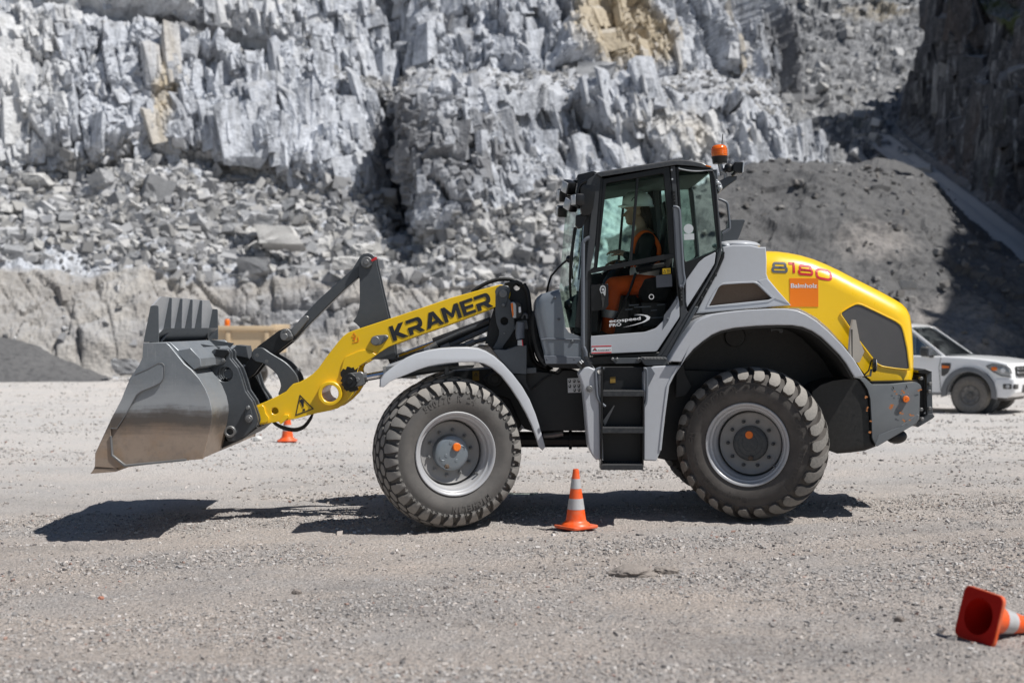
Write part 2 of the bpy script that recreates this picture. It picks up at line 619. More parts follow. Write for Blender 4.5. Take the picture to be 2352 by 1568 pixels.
# upper back box
ub = XZ(M(1, (560, 490), (700, 488), (760, 545), (845, 530), (915, 605), (922, 660), (870, 684), (740, 560), (690, 505)), BY0)
put('back_brace', wplate_mesh([ub], BY0 + .10, BY1 - BY0 - .2, .008), BUCK, bucket)

# ---------------------------------------------------------------- quick coupler on the bucket back
QY = 12.95
qp = M(1, (958, 640), (962, 610), (990, 572), (1042, 535), (1130, 540), (1140, 560), (1140, 600), (1195, 668), (1215, 720), (1248, 830), (1300, 905), (1335, 1005), (1342, 1040), (1328, 1082), (1250, 1150), (1180, 1185), (1130, 1188), (1108, 1150), (1106, 1090), (1122, 1010), (1118, 930), (1095, 860), (1060, 800), (1005, 725), (970, 668))
coupler = plate('quick_coupler', [fillet(qp, 2), circ(M(1, (1107, 715))[0], 17.5, 28)], QY, .05, DGREY, loader, .007)
for k, (dx, dz, dy) in enumerate(((.0, .0, .11), (.012, .0, .22), (.0, .0, .84), (.012, .0, .95))):
    m = plate_mesh([fillet(qp, 2), circ(M(1, (1107, 715))[0], 17.5, 28)], QY, .04, .006)
    m.transform(Matrix.Translation((dx, dy, dz)))
    put('hook_plate', m, DGREY, coupler)
cap = plate('top_cap', [M(1, (1032, 585), (1045, 538), (1128, 545), (1138, 562), (1108, 590), (1105, 605))], QY - .035, .034, BLK, coupler, .006)
plate('pin_flange', [fillet(M(1, (968, 632), (985, 590), (1020, 583), (1100, 600), (1112, 622), (1095, 640), (1030, 655), (995, 660)), 4)], QY - .03, .03, STEEL, coupler, .006)
put('pin', join(pin_at(M(1, (1003, 630))[0], QY - .05, 9.5, QY - .05, QY - .03), pin_at(M(1, (1003, 630))[0], QY - .05, 4, QY - .058, QY - .045)), STEEL, coupler)
put('bolt', pin_at(M(1, (1093, 614))[0], QY - .05, 4.5, QY - .055, QY - .03, 6), STEEL, coupler)
plate('pin_flange', [fillet(M(1, (1240, 1040), (1245, 1000), (1254, 945), (1270, 930), (1286, 945), (1300, 1000), (1306, 1040), (1285, 1062), (1260, 1062)), 4)], QY - .028, .0279, DGREY, coupler, .006)
put('pin', join(pin_at(M(1, (1275, 1028))[0], QY - .05, 8.5, QY - .048, QY - .028), pin_at(M(1, (1275, 1028))[0], QY - .05, 4, QY - .056, QY - .045)), STEEL, coupler)
put('bolt', pin_at(M(1, (1267, 952))[0], QY - .05, 4.5, QY - .053, QY - .028, 6), STEEL, coupler)
tubeend = XZ(M(1, (1148, 1117)), QY)[0]
put('pivot_tube', wplate_mesh([circ(tubeend, .052, 24), circ(tubeend, .03, 20)], QY - .05, 1.05, .006), STEEL, coupler)
put('cross_tube', cyl_y(XZ(M(1, (1130, 712)), QY)[0], .045, QY + .03, QY + 1.0), DGREY, coupler)
plate('lower_web', [M(1, (1040, 1250), (1075, 1120), (1110, 1130), (1110, 1185), (1245, 1155), (1330, 1085), (1340, 1090), (1240, 1165), (1045, 1255))], QY + .06, .9, BLK2, coupler, .004)
plate('mount_web', [M(1, (930, 660), (985, 575), (1035, 535), (1100, 600), (1010, 740), (1060, 810), (1095, 900), (1105, 1000), (1060, 1130), (1020, 1160), (1000, 1100), (1035, 1000), (1020, 900), (985, 810), (930, 740))], QY + .055, .04, BLK2, coupler, .004)
# raised ribs on the bucket back (top, further in)
for yy, off in ((13.35, 0), (13.9, 1)):
    rp = M(1, (780, 512), (860, 497), (1035, 525), (985, 580), (930, 660), (920, 600), (850, 530))
    m = plate_mesh([rp], BY0 + .9, .03, .005)
    m.transform(Matrix.Translation((0.02 * off, yy - BY0 - .9, .03 * off)))
    put('back_rib', m, DGREY, bucket)

# ---------------------------------------------------------------- boom
AY = 13.12
boom_out = (M(2, (108, 1190), (130, 1172), (190, 1148), (290, 1100), (335, 1075), (360, 1045), (385, 1022), (430, 1010), (475, 985), (520, 955), (560, 915), (620, 830), (700, 728), (735, 688), (770, 662), (800, 650), (860, 630), (1150, 535), (1500, 415), (1820, 328)) +
            M(2, (1850, 322), (1885, 330), (1912, 355), (1920, 390), (1910, 430), (1880, 462), (1810, 482), (1500, 600), (1200, 705), (1060, 762), (1000, 800), (945, 840), (890, 875), (850, 898), (838, 930), (850, 990), (840, 1050), (810, 1100), (760, 1150), (700, 1195), (640, 1212), (540, 1232), (400, 1270), (250, 1295), (150, 1312), (125, 1300)))
hole = circ(M(2, (646, 1091))[0], 20, 32)
pinhole = circ(M(2, (253, 1214))[0], 8, 24)
boom = plate('boom', [boom_out, hole, pinhole], AY, .055, YEL, loader, .008)
m = plate_mesh([boom_out, hole, pinhole], AY, .055, .008)
m.transform(Matrix.Translation((0, 2 * (YC - AY) - .055, 0)))
put('boom_plate', m, YEL, boom)
hc = XZ(M(2, (648, 1090)), AY)[0]
put('torque_tube', wplate_mesh([circ(hc, .112, 40), circ(hc, .078, 40)], AY - .05, 2 * (YC - AY) + .10, .010), YEL, boom)
# doubling plate round the lift pin and the tip
dbl = M(2, (718, 940), (738, 860), (752, 832), (850, 790), (900, 782), (935, 795), (972, 818), (945, 838), (890, 873), (850, 896), (838, 930), (850, 990), (838, 1050), (800, 1105), (770, 1140), (760, 1080), (730, 1010))
plate('lift_eye', [fillet(dbl, 3)], AY - .014, .0139, YEL, boom, .005)
plate('tip_plate', [fillet(M(2, (112, 1190), (165, 1172), (180, 1190), (188, 1230), (212, 1262), (208, 1290), (130, 1306)), 3)], AY - .014, .0139, YEL, boom, .005)
plate('tie_lug', [fillet(M(2, (280, 1290), (318, 1240), (350, 1240), (350, 1262), (295, 1310)), 2)], AY - .05, .049, YEL, boom, .005)
# pin with keeper on the upper boom
plate('pin_keeper', [fillet(M(2, (928, 720), (940, 690), (975, 680), (1040, 675), (1058, 690), (1050, 708), (1000, 748), (960, 755), (935, 740)), 5)], AY - .024, .0235, STEEL, boom, .008)
put('pin', pin_at(M(2, (966, 718))[0], AY, 10, AY - .036, AY - .024), STEEL, boom)
put('bolt', pin_at(M(2, (1040, 691))[0], AY, 4, AY - .038, AY - .024, 6), STEEL, boom)
# scorched grease round the lift pin
# KRAMER lettering on the boom
def letters():
    G = {}
    G['K'] = (1.02, [[(0, 0), (.27, 0), (.27, .33), (.66, 0), (1.05, 0), (.52, .46), (1.0, 1), (.64, 1), (.27, .60), (.27, 1), (0, 1)]])
    rr = [(0, 0), (.27, 0), (.27, .27), (.46, .27), (.70, 0), (1.04, 0), (.77, .31)]
    arc = [(.77 + .0 + .25 * math.sin(a), .635 - .365 * math.cos(a)) for a in [R(20 + 14 * i) for i in range(11)]]
    rr += arc + [(.72, 1), (0, 1), (0, .78), (.62, .78)]
    inn = [(.64 + .12 * math.sin(a), .64 + .14 * math.cos(a)) for a in [R(180 * i / 8) for i in range(9)]]
    rr += inn + [(0, .50)]
    G['R'] = (1.06, [rr])
    G['A'] = (1.12, [[(0, 0), (.27, 0), (.36, .17), (.80, .17), (.88, 0), (1.16, 0), (.74, 1), (.42, 1)], [(.46, .37), (.70, .37), (.58, .72)]])
    G['M'] = (1.16, [[(0, 0), (.25, 0), (.25, .60), (.50, .20), (.66, .20), (.91, .60), (.91, 0), (1.16, 0), (1.16, 1), (.90, 1), (.58, .48), (.26, 1), (0, 1)]])
    G['E'] = (.86, [[(0, 0), (.86, 0), (.86, .21), (.27, .21), (.27, .40), (.80, .40), (.80, .60), (.27, .60), (.27, .79), (.86, .79), (.86, 1), (0, 1)]])
    return G
G = letters()
p0, p1, top = M(2, (1092, 722))[0], M(2, (1800, 474))[0], M(2, (1058, 620))[0]
bx, bz = p1[0] - p0[0], p1[1] - p0[1]
ux, uy = top[0] - p0[0], top[1] - p0[1]
word, gap = 'KRAMER', .115
tot = sum(G[c][0] for c in word) + gap * 5
loops_all, pos = [], 0
parts = []
for c in word:
    w, lps = G[c]
    out = []
    for lp in lps:
        out.append([(p0[0] + bx * (pos + x) / tot + ux * y, p0[1] + bz * (pos + x) / tot + uy * y) for x, y in lp])
    parts.append(plate_mesh(out, AY - .0045, .003, 0))
    pos += w + gap
put('lettering', join(*parts), BLACKP, boom, 0)
# warning triangle, small sticker
def tri_ring(a, b, c, w):
    cx, cy = (a[0] + b[0] + c[0]) / 3, (a[1] + b[1] + c[1]) / 3
    return [[a, b, c], [tuple((cx + (p[0] - cx) * w, cy + (p[1] - cy) * w)) for p in (a, b, c)]]
T3 = M(2, (430, 1098), (530, 1200), (398, 1248))
put('warning_sign', join(plate_mesh(tri_ring(*T3, .84), AY - .004, .0025, 0),
    plate_mesh([spline(M(2, (428, 1140), (444, 1132), (458, 1140), (458, 1160), (457, 1186), (450, 1188), (440, 1165)), 4, True)], AY - .004, .0025, 0),
    plate_mesh([circ(M(2, (459, 1206))[0], 2.8, 16)], AY - .004, .0025, 0)), BLACKP, boom, 0)
T4 = M(2, (812, 660), (830, 690), (795, 692))
fr = M(2, (796, 656), (836, 656), (846, 725), (803, 734))
fri = [(p[0] * .94 + 829.2 * .06 - 8.5 * .0, p[1]) for p in fr]
put('warning_sticker', join(plate_mesh(tri_ring(*T4, .72), AY - .004, .0025, 0), plate_mesh([circ(M(2, (815, 706))[0], 3, 10)], AY - .004, .0025, 0),
    plate_mesh([M(2, (803, 734), (846, 725), (846, 722), (802, 731))], AY - .004, .0025, 0), plate_mesh([M(2, (840, 690), (843, 690), (846, 723), (843, 723))], AY - .004, .0025, 0)), ORP, boom, 0)
# black grease splash
gre = NT('black_grease')
gre.col((.012, .011, .009)); gre.b.inputs['Roughness'].default_value = .35
gr = []
g0 = M(2, (795, 1000))[0]
rg = random.Random(3)
gpts = []
for k in range(40):
    a = 2 * math.pi * k / 40
    r = 24 + rg.uniform(-3, 3) + (9 if 3.6 < a < 5.2 else 0) * rg.uniform(.4, 1) - (8 if a < .7 or a > 5.6 else 0)
    gpts.append((g0[0] + r * .95 * math.cos(a), g0[1] + r * math.sin(a) + 1))
gpts = [(min(p[0], M(2, (846, 0))[0][0]), p[1]) for p in gpts]
plate('grease_stain', [gpts], AY - .0165, .002, gre.m, boom, 0)

# ---------------------------------------------------------------- tilt lever, link rods
lev = M(2, (846, 150), (855, 125), (880, 105), (912, 100), (945, 110), (966, 135), (972, 180), (985, 232), (1020, 390), (1062, 565), (1100, 740), (1108, 850), (900, 850), (852, 622), (830, 600), (806, 582), (832, 545), (848, 500), (855, 440), (852, 300))
lever = plate('tilt_lever', [lev], YC - .12, .03, DGREY, loader, .006)
m = plate_mesh([lev], YC - .12, .03, .006); m.transform(Matrix.Translation((0, .21, 0))); put('lever_plate', m, DGREY, lever)
put('pin', join(pin_at(M(2, (903, 165))[0], YC - .13, 13, YC - .155, YC + .15), pin_at(M(2, (903, 165))[0], YC - .13, 6, YC - .17, YC - .15)), STEEL, lever)
plate('red_tab', [M(2, (930, 150), (965, 126), (975, 128), (972, 145), (940, 160))], YC - .16, .02, RED, lever, .003)
rod = M(2, (852, 130), (870, 150), (880, 190), (850, 268), (742, 362), (640, 462), (490, 612), (400, 712), (372, 725), (340, 700), (372, 640), (425, 575), (560, 430), (700, 305), (800, 215), (840, 150))
link = plate('link_rod', [rod], YC - .06, .12, DGREY, loader, .012)
clev = M(2, (365, 640), (455, 545), (480, 540), (495, 552), (490, 575), (450, 625), (395, 690), (375, 680))
plate('clevis', [fillet(clev, 3)], YC - .10, .2, STEEL, link, .012)
blk = M(2, (60, 870), (130, 760), (280, 648), (320, 632), (370, 650), (385, 690), (370, 722), (245, 818), (190, 850), (105, 960), (70, 985), (30, 960), (35, 905))
blk_o = plate('link_block', [fillet(blk, 3)], YC - .14, .05, BLK2, loader, .010)
m = plate_mesh([fillet(blk, 3)], YC - .14, .05, .01); m.transform(Matrix.Translation((0, .23, 0))); put('link_plate', m, BLK2, blk_o)
plate('keeper', [fillet(M(2, (288, 685), (295, 650), (330, 630), (355, 640), (385, 690), (370, 710), (335, 720), (300, 712)), 4)], YC - .165, .024, STEEL, blk_o, .006)
put('pin', pin_at(M(2, (322, 690))[0], YC - .16, 8.5, YC - .185, YC - .16), STEEL, blk_o)
each('bolt', [pin_at(M(2, (330, 648))[0], YC - .16, 4.5, YC - .185, YC - .16, 6), pin_at(M(2, (366, 686))[0], YC - .16, 4, YC - .185, YC - .16, 6)], STEEL, blk_o)
put('pivot_pin', join(pin_at(M(2, (136, 818))[0], YC - .16, 14.5, YC - .19, YC + .1), pin_at(M(2, (134, 820))[0], YC - .16, 5, YC - .2, YC - .18)), STEEL, blk_o)
put('bolt', pin_at(M(2, (201, 862))[0], YC - .16, 5.5, YC - .2, YC - .15, 6), STEEL, blk_o)
bent = M(2, (95, 800), (120, 770), (165, 768), (215, 800), (250, 822), (330, 872), (385, 930), (412, 975), (425, 1030), (440, 1090), (285, 1110), (296, 1040), (282, 985), (258, 945), (222, 912), (170, 878), (110, 860))
bo = plate('coupler_link', [spline(bent, 3, True)], YC - .2, .05, DGREY, loader, .008)
m = plate_mesh([spline(bent, 3, True)], YC - .2, .05, .008); m.transform(Matrix.Translation((0, .32, 0))); put('link_plate', m, DGREY, bo)
# dark strut of the coupler carrier behind
st = M(2, (70, 985), (110, 960), (205, 1140), (215, 1160), (120, 1185), (90, 1080))
plate('carrier_strut', [st], YC + .22, .05, BLK2, loader, .006)
plate('top_bracket', [M(1, (1145, 550), (1190, 508), (1258, 515), (1270, 575), (1275, 600), (1150, 575))], YC + .15, .25, DGREY, coupler, .006)

# hoses under the boom
for k, dz in enumerate((0, 9)):
    ps = [W(p, AY + .12 + .06 * k) for p in M(2, (228, 1270), (260, 1302 + dz), (330, 1332 + dz * 1.3), (400, 1340 + dz * 1.5), (460, 1318 + dz * 1.5), (505, 1262 + dz * 1.5), (520, 1235))]
    tube('hose', ps, .011, RUBBER, boom, 5)
ps = [W(p, YC) for p in M(2, (1640, 382), (1690, 345), (1760, 308), (1830, 288), (1890, 284), (1945, 294), (1985, 330))]
tube('hose', ps, .019, RUBBER, boom, 5)
put('hose_fitting', tube_mesh([W(p, YC) for p in M(2, (1592, 405), (1645, 380))], .025), STEEL, boom)

# ---------------------------------------------------------------- hydraulic cylinders
cyl = put('lift_cylinder', tube_mesh([W(p, AY + .02) for p in M(2, (1035, 952), (1550, 870))], .065), DGREY, loader)
put('piston_rod', tube_mesh([W(p, AY + .02) for p in M(2, (860, 985), (1090, 942))], .036), CHROME, cyl)
eye = M(2, (730, 1010), (735, 975), (765, 950), (862, 935), (882, 950), (890, 1025), (870, 1038), (800, 1045), (755, 1040))
plate('rod_eye', [fillet(eye, 5)], AY - .03, .12, STEEL, cyl, .012)
put('pin', join(pin_at(M(2, (787, 1000))[0], AY, 17, AY - .055, AY - .03), pin_at(M(2, (787, 1000))[0], AY, 8, AY - .068, AY - .05)), BLK2, cyl)
put('bolt', pin_at(M(2, (840, 992))[0], AY, 6, AY - .055, AY - .03, 6), STEEL, cyl)
put('gland', join(tube_mesh([W(p, AY + .02) for p in M(2, (885, 978), (905, 975))], .048), tube_mesh([W(p, AY + .02) for p in M(2, (1030, 955), (1050, 950))], .075)), STEEL, cyl)
tc = put('tilt_cylinder', tube_mesh([W(p, YC) for p in M(2, (1380, 742), (1790, 590))], .062), BLK2, loader)
put('cylinder_pipe', join(tube_mesh([W(p, YC - .1) for p in M(2, (1475, 760), (1690, 665), (1790, 620))], .024), tube_mesh([W(p, YC - .12) for p in M(2, (1500, 775), (1640, 735), (1800, 690))], .022),
    tube_mesh([W(p, YC - .05) for p in M(2, (1310, 795), (1395, 738), (1560, 665), (1770, 585))], .022)), DGREY, tc)
put('pipe_fitting', join(tube_mesh([W(p, YC - .12) for p in M(2, (1605, 748), (1665, 725))], .032), tube_mesh([W(p, YC - .05) for p in M(2, (1320, 788), (1400, 745))], .032), tube_mesh([W(p, YC - .1) for p in M(2, (1430, 775), (1490, 750))], .03)), STEEL, tc)
put('rod', tube_mesh([W(p, YC) for p in M(2, (1060, 860), (1400, 735))], .035), CHROME, tc)

# ---------------------------------------------------------------- boom tower
TY = 13.0
tw = M(13, (790, 330), (785, 285), (800, 250), (840, 222), (890, 215), (935, 228), (960, 260), (955, 300), (940, 360), (985, 430), (1000, 520), (1010, 620), (1015, 720), (960, 810), (890, 905), (870, 945), (770, 950), (762, 930), (810, 850), (830, 790), (832, 735), (800, 650), (788, 560))
tower = plate('boom_tower', [tw, circ(M(13, (893, 628))[0], 9, 24)], TY, .05, DGREY, loader, .007)
m = mirrored(plate_mesh([tw, circ(M(13, (893, 628))[0], 9, 24)], TY, .05, .007)); put('tower_plate', m, DGREY, tower)
body = M(13, (720, 650), (790, 420), (900, 190), (985, 165), (1045, 160), (1095, 185), (1115, 225), (1165, 330), (1185, 480), (1195, 640), (1190, 820), (1210, 980), (1240, 1080), (1380, 1180), (1430, 1215), (1420, 1480), (1190, 1440), (1140, 1240), (980, 1230), (850, 1075), (770, 980), (700, 890), (670, 890))
lug = circ(M(13, (1035, 240))[0], 7.5, 20)
plate('tower_body', [body, lug], TY + .16, .62, BLK2, tower, .01)
plate('pin_keeper', [fillet(M(13, (822, 320), (835, 275), (878, 262), (925, 285), (938, 330), (915, 440), (905, 465), (885, 472), (862, 465), (850, 430)), 4)], TY - .022, .0219, DGREY, tower, .006)
put('pin', join(pin_at(M(13, (878, 312))[0], TY, 9.5, TY - .045, TY - .022), pin_at(M(13, (878, 312))[0], TY, 3, TY - .05, TY - .04)), STEEL, tower)
each('bolt', [pin_at(M(13, (883, 442))[0], TY, 4, TY - .045, TY - .022, 6), pin_at(M(13, (892, 768))[0], TY, 2.5, TY - .015, TY, 8)], STEEL, tower)
plate('guard_box', [M(13, (762, 965), (800, 950), (905, 958), (1030, 915), (1150, 905), (1150, 1075), (1148, 1240), (980, 1230), (850, 1080))], TY - .18, .5, DGREY, tower, .008)
plate('guard_lower', [M(13, (985, 1238), (1145, 1242), (1145, 1320), (1198, 1455), (1140, 1400))], TY - .16, .05, BLK2, tower, .004)
plate('side_step', [M(13, (1145, 1168), (1258, 1160), (1262, 1225), (1145, 1232))], TY - .14, .12, DGREY, tower, .004)
wl = plate('work_light', [fillet(M(13, (962, 405), (1040, 398), (1085, 420), (1105, 470), (1105, 550), (1075, 590), (1020, 602), (985, 590), (968, 500)), 5)], TY - .2, .14, BLK, loader, .015)
plate('lens', [fillet(M(13, (966, 412), (1005, 408), (1030, 440), (1030, 595), (990, 590), (972, 500)), 3)], TY - .205, .1, LENS, wl, .01)
plate('reflector', [fillet(M(13, (1055, 465), (1080, 462), (1085, 530), (1058, 535)), 2)], TY - .204, .01, WHITE, wl, .003)
plate('amber_strip', [M(13, (966, 425), (990, 418), (1000, 560), (985, 585))], TY - .207, .012, ORANGE, wl, .003)
put('light_bracket', join(plate_mesh([M(13, (1010, 690), (1050, 620), (1150, 618), (1165, 690), (1165, 720), (1005, 725))], TY - .1, .03, .005), tube_mesh([W(p, TY - .14) for p in M(13, (1095, 600), (1105, 555), (1130, 545), (1150, 560), (1155, 600))], .012)), DGREY, wl)
tube('cable', [W(p, TY - .13) for p in M(13, (1080, 640), (1075, 700), (1070, 770), (1080, 830))], .042, GREY2, tower, 4)
plate('plug', [M(13, (1045, 848), (1100, 842), (1108, 912), (1045, 908))], TY - .2, .08, LENS, tower, .006)
plate('plug_band', [M(13, (1092, 842), (1102, 842), (1110, 912), (1098, 912))], TY - .204, .02, RED, tower, .003)
tube('hose', [W(p, TY + .1) for p in M(13, (1110, 200), (1160, 300), (1180, 450), (1195, 620), (1188, 800), (1200, 950), (1240, 1080), (1310, 1140), (1380, 1170))], .022, RUBBER, tower, 5)
tube('hose', [W(p, TY + .25) for p in M(13, (1240, 540), (1215, 640), (1230, 780), (1270, 900), (1330, 1000), (1390, 1100), (1420, 1190))], .03, RUBBER, tower, 5)
# ================================================================ wheels
def tyre_mat(name, dusty, dark=(.026, .025, .024)):
    t = NT(name)
    c = t.n('ShaderNodeTexCoord')
    sx = t.n('ShaderNodeSeparateXYZ'); t.l(c.outputs['Object'], sx.inputs[0])
    rr = t.math('SQRT', t.math('ADD', t.math('MULTIPLY', sx.outputs[0], sx.outputs[0]), t.math('MULTIPLY', sx.outputs[2], sx.outputs[2])))
    n1 = t.noise(5, 5, .7, c.outputs['Object'])
    n2 = t.noise(40, 4, .7, c.outputs['Object'])
    k = t.ramp(t.math('ADD', t.math('ADD', t.math('MULTIPLY', rr, 1.), t.math('MULTIPLY', n1, .14)), t.math('MULTIPLY', n2, .06)), [(.0, .20), (.56, .20), (.61, .10), (.72, .16), (.80, .22)])
    f = t.math('MULTIPLY', k, dusty)
    f = t.math('ADD', f, t.math('MULTIPLY', t.ramp(n1, [(.42, 0.), (.62, 1.)]), .16 * dusty))
    t.col(t.mix(t.math('MINIMUM', f, .9), dark, (.30, .275, .25)))
    t.b.inputs['Roughness'].default_value = .68
    t.b.inputs['Specular IOR Level'].default_value = .35
    t.bump(n2, .25, .004)
    return t.m
TYRE_F = tyre_mat('front_tyre_rubber', .85, (.070, .068, .066))
TYRE_R = tyre_mat('rear_tyre_rubber', .70, (.046, .040, .036))
LUG = pbr('dusty_lug_rubber', (.25, .24, .225), .78, 0, .6, .2, 6., 0, .2, 90)
LUGR = pbr('rear_lug_rubber', (.20, .19, .175), .78, 0, .55, .5, 5., 0, .2, 90)
RIM = pbr('rim_grey', (.54, .545, .56), .33, .15, .15, .2, 4., .1)
DISC = pbr('wheel_disc_grey', (.31, .305, .30), .45, .1, .3, .25, 5.)
HUBF = pbr('front_hub_steel', (.25, .29, .325), .38, .45, .2, .25, 6.)
HUBR = pbr('rear_hub_steel', (.055, .062, .068), .45, .15, .2, .2, 5.)

HALF = [(.640, 0.), (.637, .05), (.627, .105), (.611, .15), (.592, .185), (.574, .208), (.556, .226), (.549, .230), (.540, .240), (.533, .238), (.528, .238), (.50, .250), (.46, .253), (.425, .246), (.395, .236), (.372, .226), (.362, .222), (.352, .205)]
_s = [0.]
for a, b in zip(HALF, HALF[1:]):
    _s.append(_s[-1] + math.hypot(b[0] - a[0], b[1] - a[1]))
def tyre_surf(t):
    sg = -1 if t < 0 else 1
    u = abs(t)
    i = 0
    while i < len(_s) - 2 and _s[i + 1] < u: i += 1
    k = (u - _s[i]) / (_s[i + 1] - _s[i])
    a, b = HALF[i], HALF[i + 1]
    r, y = a[0] + (b[0] - a[0]) * k, a[1] + (b[1] - a[1]) * k
    # smoothed normal
    d = Vector((b[0] - a[0], b[1] - a[1])).normalized()
    n = Vector((d.y, -d.x))
    if u < .02: n = Vector((1, 0))
    return r, y * sg, n.x, n.y * sg

def tyre_mesh(blocks):
    """blocks: sections [(t, ang_a, ang_b), ...] lofted along t, with a height"""
    base = lathe_mesh([(r, -y) for r, y in HALF[::-1]] + [(r, y) for r, y in HALF[1:]], 96, 'Y')
    vs, fs = [], []
    def P(ang, t, h):
        r, y, nr, ny = tyre_surf(t)
        r += nr * h; y += ny * h
        return (r * math.cos(ang), y, r * math.sin(ang))
    for secs, h, inset in blocks:
        b0 = len(vs)
        m = len(secs)
        for i, (t, a, b) in enumerate(secs):
            tt = t
            if i == 0: tt = t + (inset * .64 if secs[-1][0] > t else -inset * .64)
            if i == m - 1: tt = t - (inset * .64 if t > secs[0][0] else -inset * .64)
            hh = h
            vs += [P(a, t, -.006), P(a + inset, tt, hh), P((a + b) / 2, tt, hh * 1.06), P(b - inset, tt, hh), P(b, t, -.006)]
        for i in range(m - 1):
            p, q = b0 + 5 * i, b0 + 5 * (i + 1)
            for k in range(4):
                fs.append((p + k, p + k + 1, q + k + 1, q + k))
        fs.append(tuple(b0 + k for k in range(5)))
        fs.append(tuple(b0 + 5 * (m - 1) + k for k in range(4, -1, -1)))
    nb = len(base.polygons)
    tops = []
    for secs, h, inset in blocks:
        tops += [0, 1, 1, 0] * (len(secs) - 1) + [0, 0]
    me = bpy.data.meshes.new('blk'); me.from_pydata(vs, [], fs)
    bm = bmesh.new(); bm.from_mesh(me); bmesh.ops.recalc_face_normals(bm, faces=bm.faces); bm.to_mesh(me); bm.free()
    out = join(base, me)
    return out, [0] * nb + tops

def front_blocks():
    N = 32; p = 2 * math.pi / N
    out = []
    rr = random.Random(5)
    for i in range(N):
        for row, (tc, hw, ph) in enumerate(((-.0, .032, 0), (.066, .033, .5), (-.066, .033, .5), (.132, .032, 0), (-.132, .032, 0))):
            a = (i + ph) * p
            w = p * .46; w2 = p * .24
            out.append(([(tc - hw, a - w2, a + w2), (tc - hw * .35, a - w, a + w), (tc + hw * .35, a - w, a + w), (tc + hw, a - w2, a + w2)], .024, .012))
        for sg in (-1, 1):
            a = (i + .5) * p
            w = p * .42
            out.append(([(sg * .158, a - w * .45, a + w * .45), (sg * .178, a - w, a + w), (sg * .200, a - w, a + w * .95), (sg * .225, a - w * .95, a + w * .85), (sg * .250, a - w * .72, a + w * .66), (sg * .272, a - w * .55, a + w * .5), (sg * .290, a - w * .5, a + w * .42)], .028, .014))
            a2 = i * p
            out.append(([(sg * .262, a2 - w * .28, a2 + w * .28), (sg * .290, a2 - w * .28, a2 + w * .28)], .008, .008))
    return out

def rear_blocks():
    N = 27; p = 2 * math.pi / N
    out = []
    for i in range(N):
        for sg, ph in ((-1, 0), (1, .5)):
            a = (i + ph) * p
            w = p * .34
            sk = p * .55
            secs = []
            for t, k, ww in ((.004, 1.25, .95), (.05, .92, .95), (.10, .55, .95), (.15, .22, 1.0), (.19, .05, 1.08), (.218, 0, 1.16), (.243, 0, 1.05), (.262, 0, .72)):
                secs.append((sg * t, a + sk * k - w * ww, a + sk * k + w * ww))
            out.append((secs, .030, .012))
    return out

def arc_text(s, a0, a1, rad, y, h, bold=.002):
    """raised lettering running clockwise from angle a0 to a1 (degrees) on the outer sidewall, tops outward"""
    parts = []
    n = len(s)
    for i, ch in enumerate(s):
        if ch == ' ': continue
        a = R(a0 + (a1 - a0) * (i + .5) / n)
        m = text_mesh(ch, h / .72, bold, .003, 'CENTER')
        if not len(m.vertices): continue
        xs = [v.co.x for v in m.vertices]; L = max(xs) - min(xs)
        k = min(1.5, (abs(R(a1 - a0)) / n * rad * .82) / L)
        m.transform(Matrix.Diagonal((k, 1, 1, 1)))
        # tops outward: local up (+y) along radius
        m.transform(Matrix.Translation((rad * math.cos(a), y, rad * math.sin(a))) @ Matrix.Rotation(-(a - math.pi / 2), 4, 'Y') @ M_XZ)
        parts.append(m)
    return join(*parts)

def rim_mesh():
    return lathe_mesh([(.335, .22), (.352, .215), (.352, -.205), (.362, -.222), (.366, -.232), (.360, -.238), (.348, -.236), (.336, -.224), (.333, -.205), (.326, -.198), (.314, -.196), (.309, -.180), (.307, -.160), (.300, -.150), (.292, -.140), (.289, -.06), (.289, .2), (.335, .22)], 72, 'Y')

def disc_mesh():
    return lathe_mesh([(0, -.06), (.15, -.06), (.23, -.062), (.255, -.068), (.266, -.075), (.272, -.072), (.276, -.055), (.282, -.03), (.29, -.02), (.29, .0), (0, 0)], 64, 'Y')

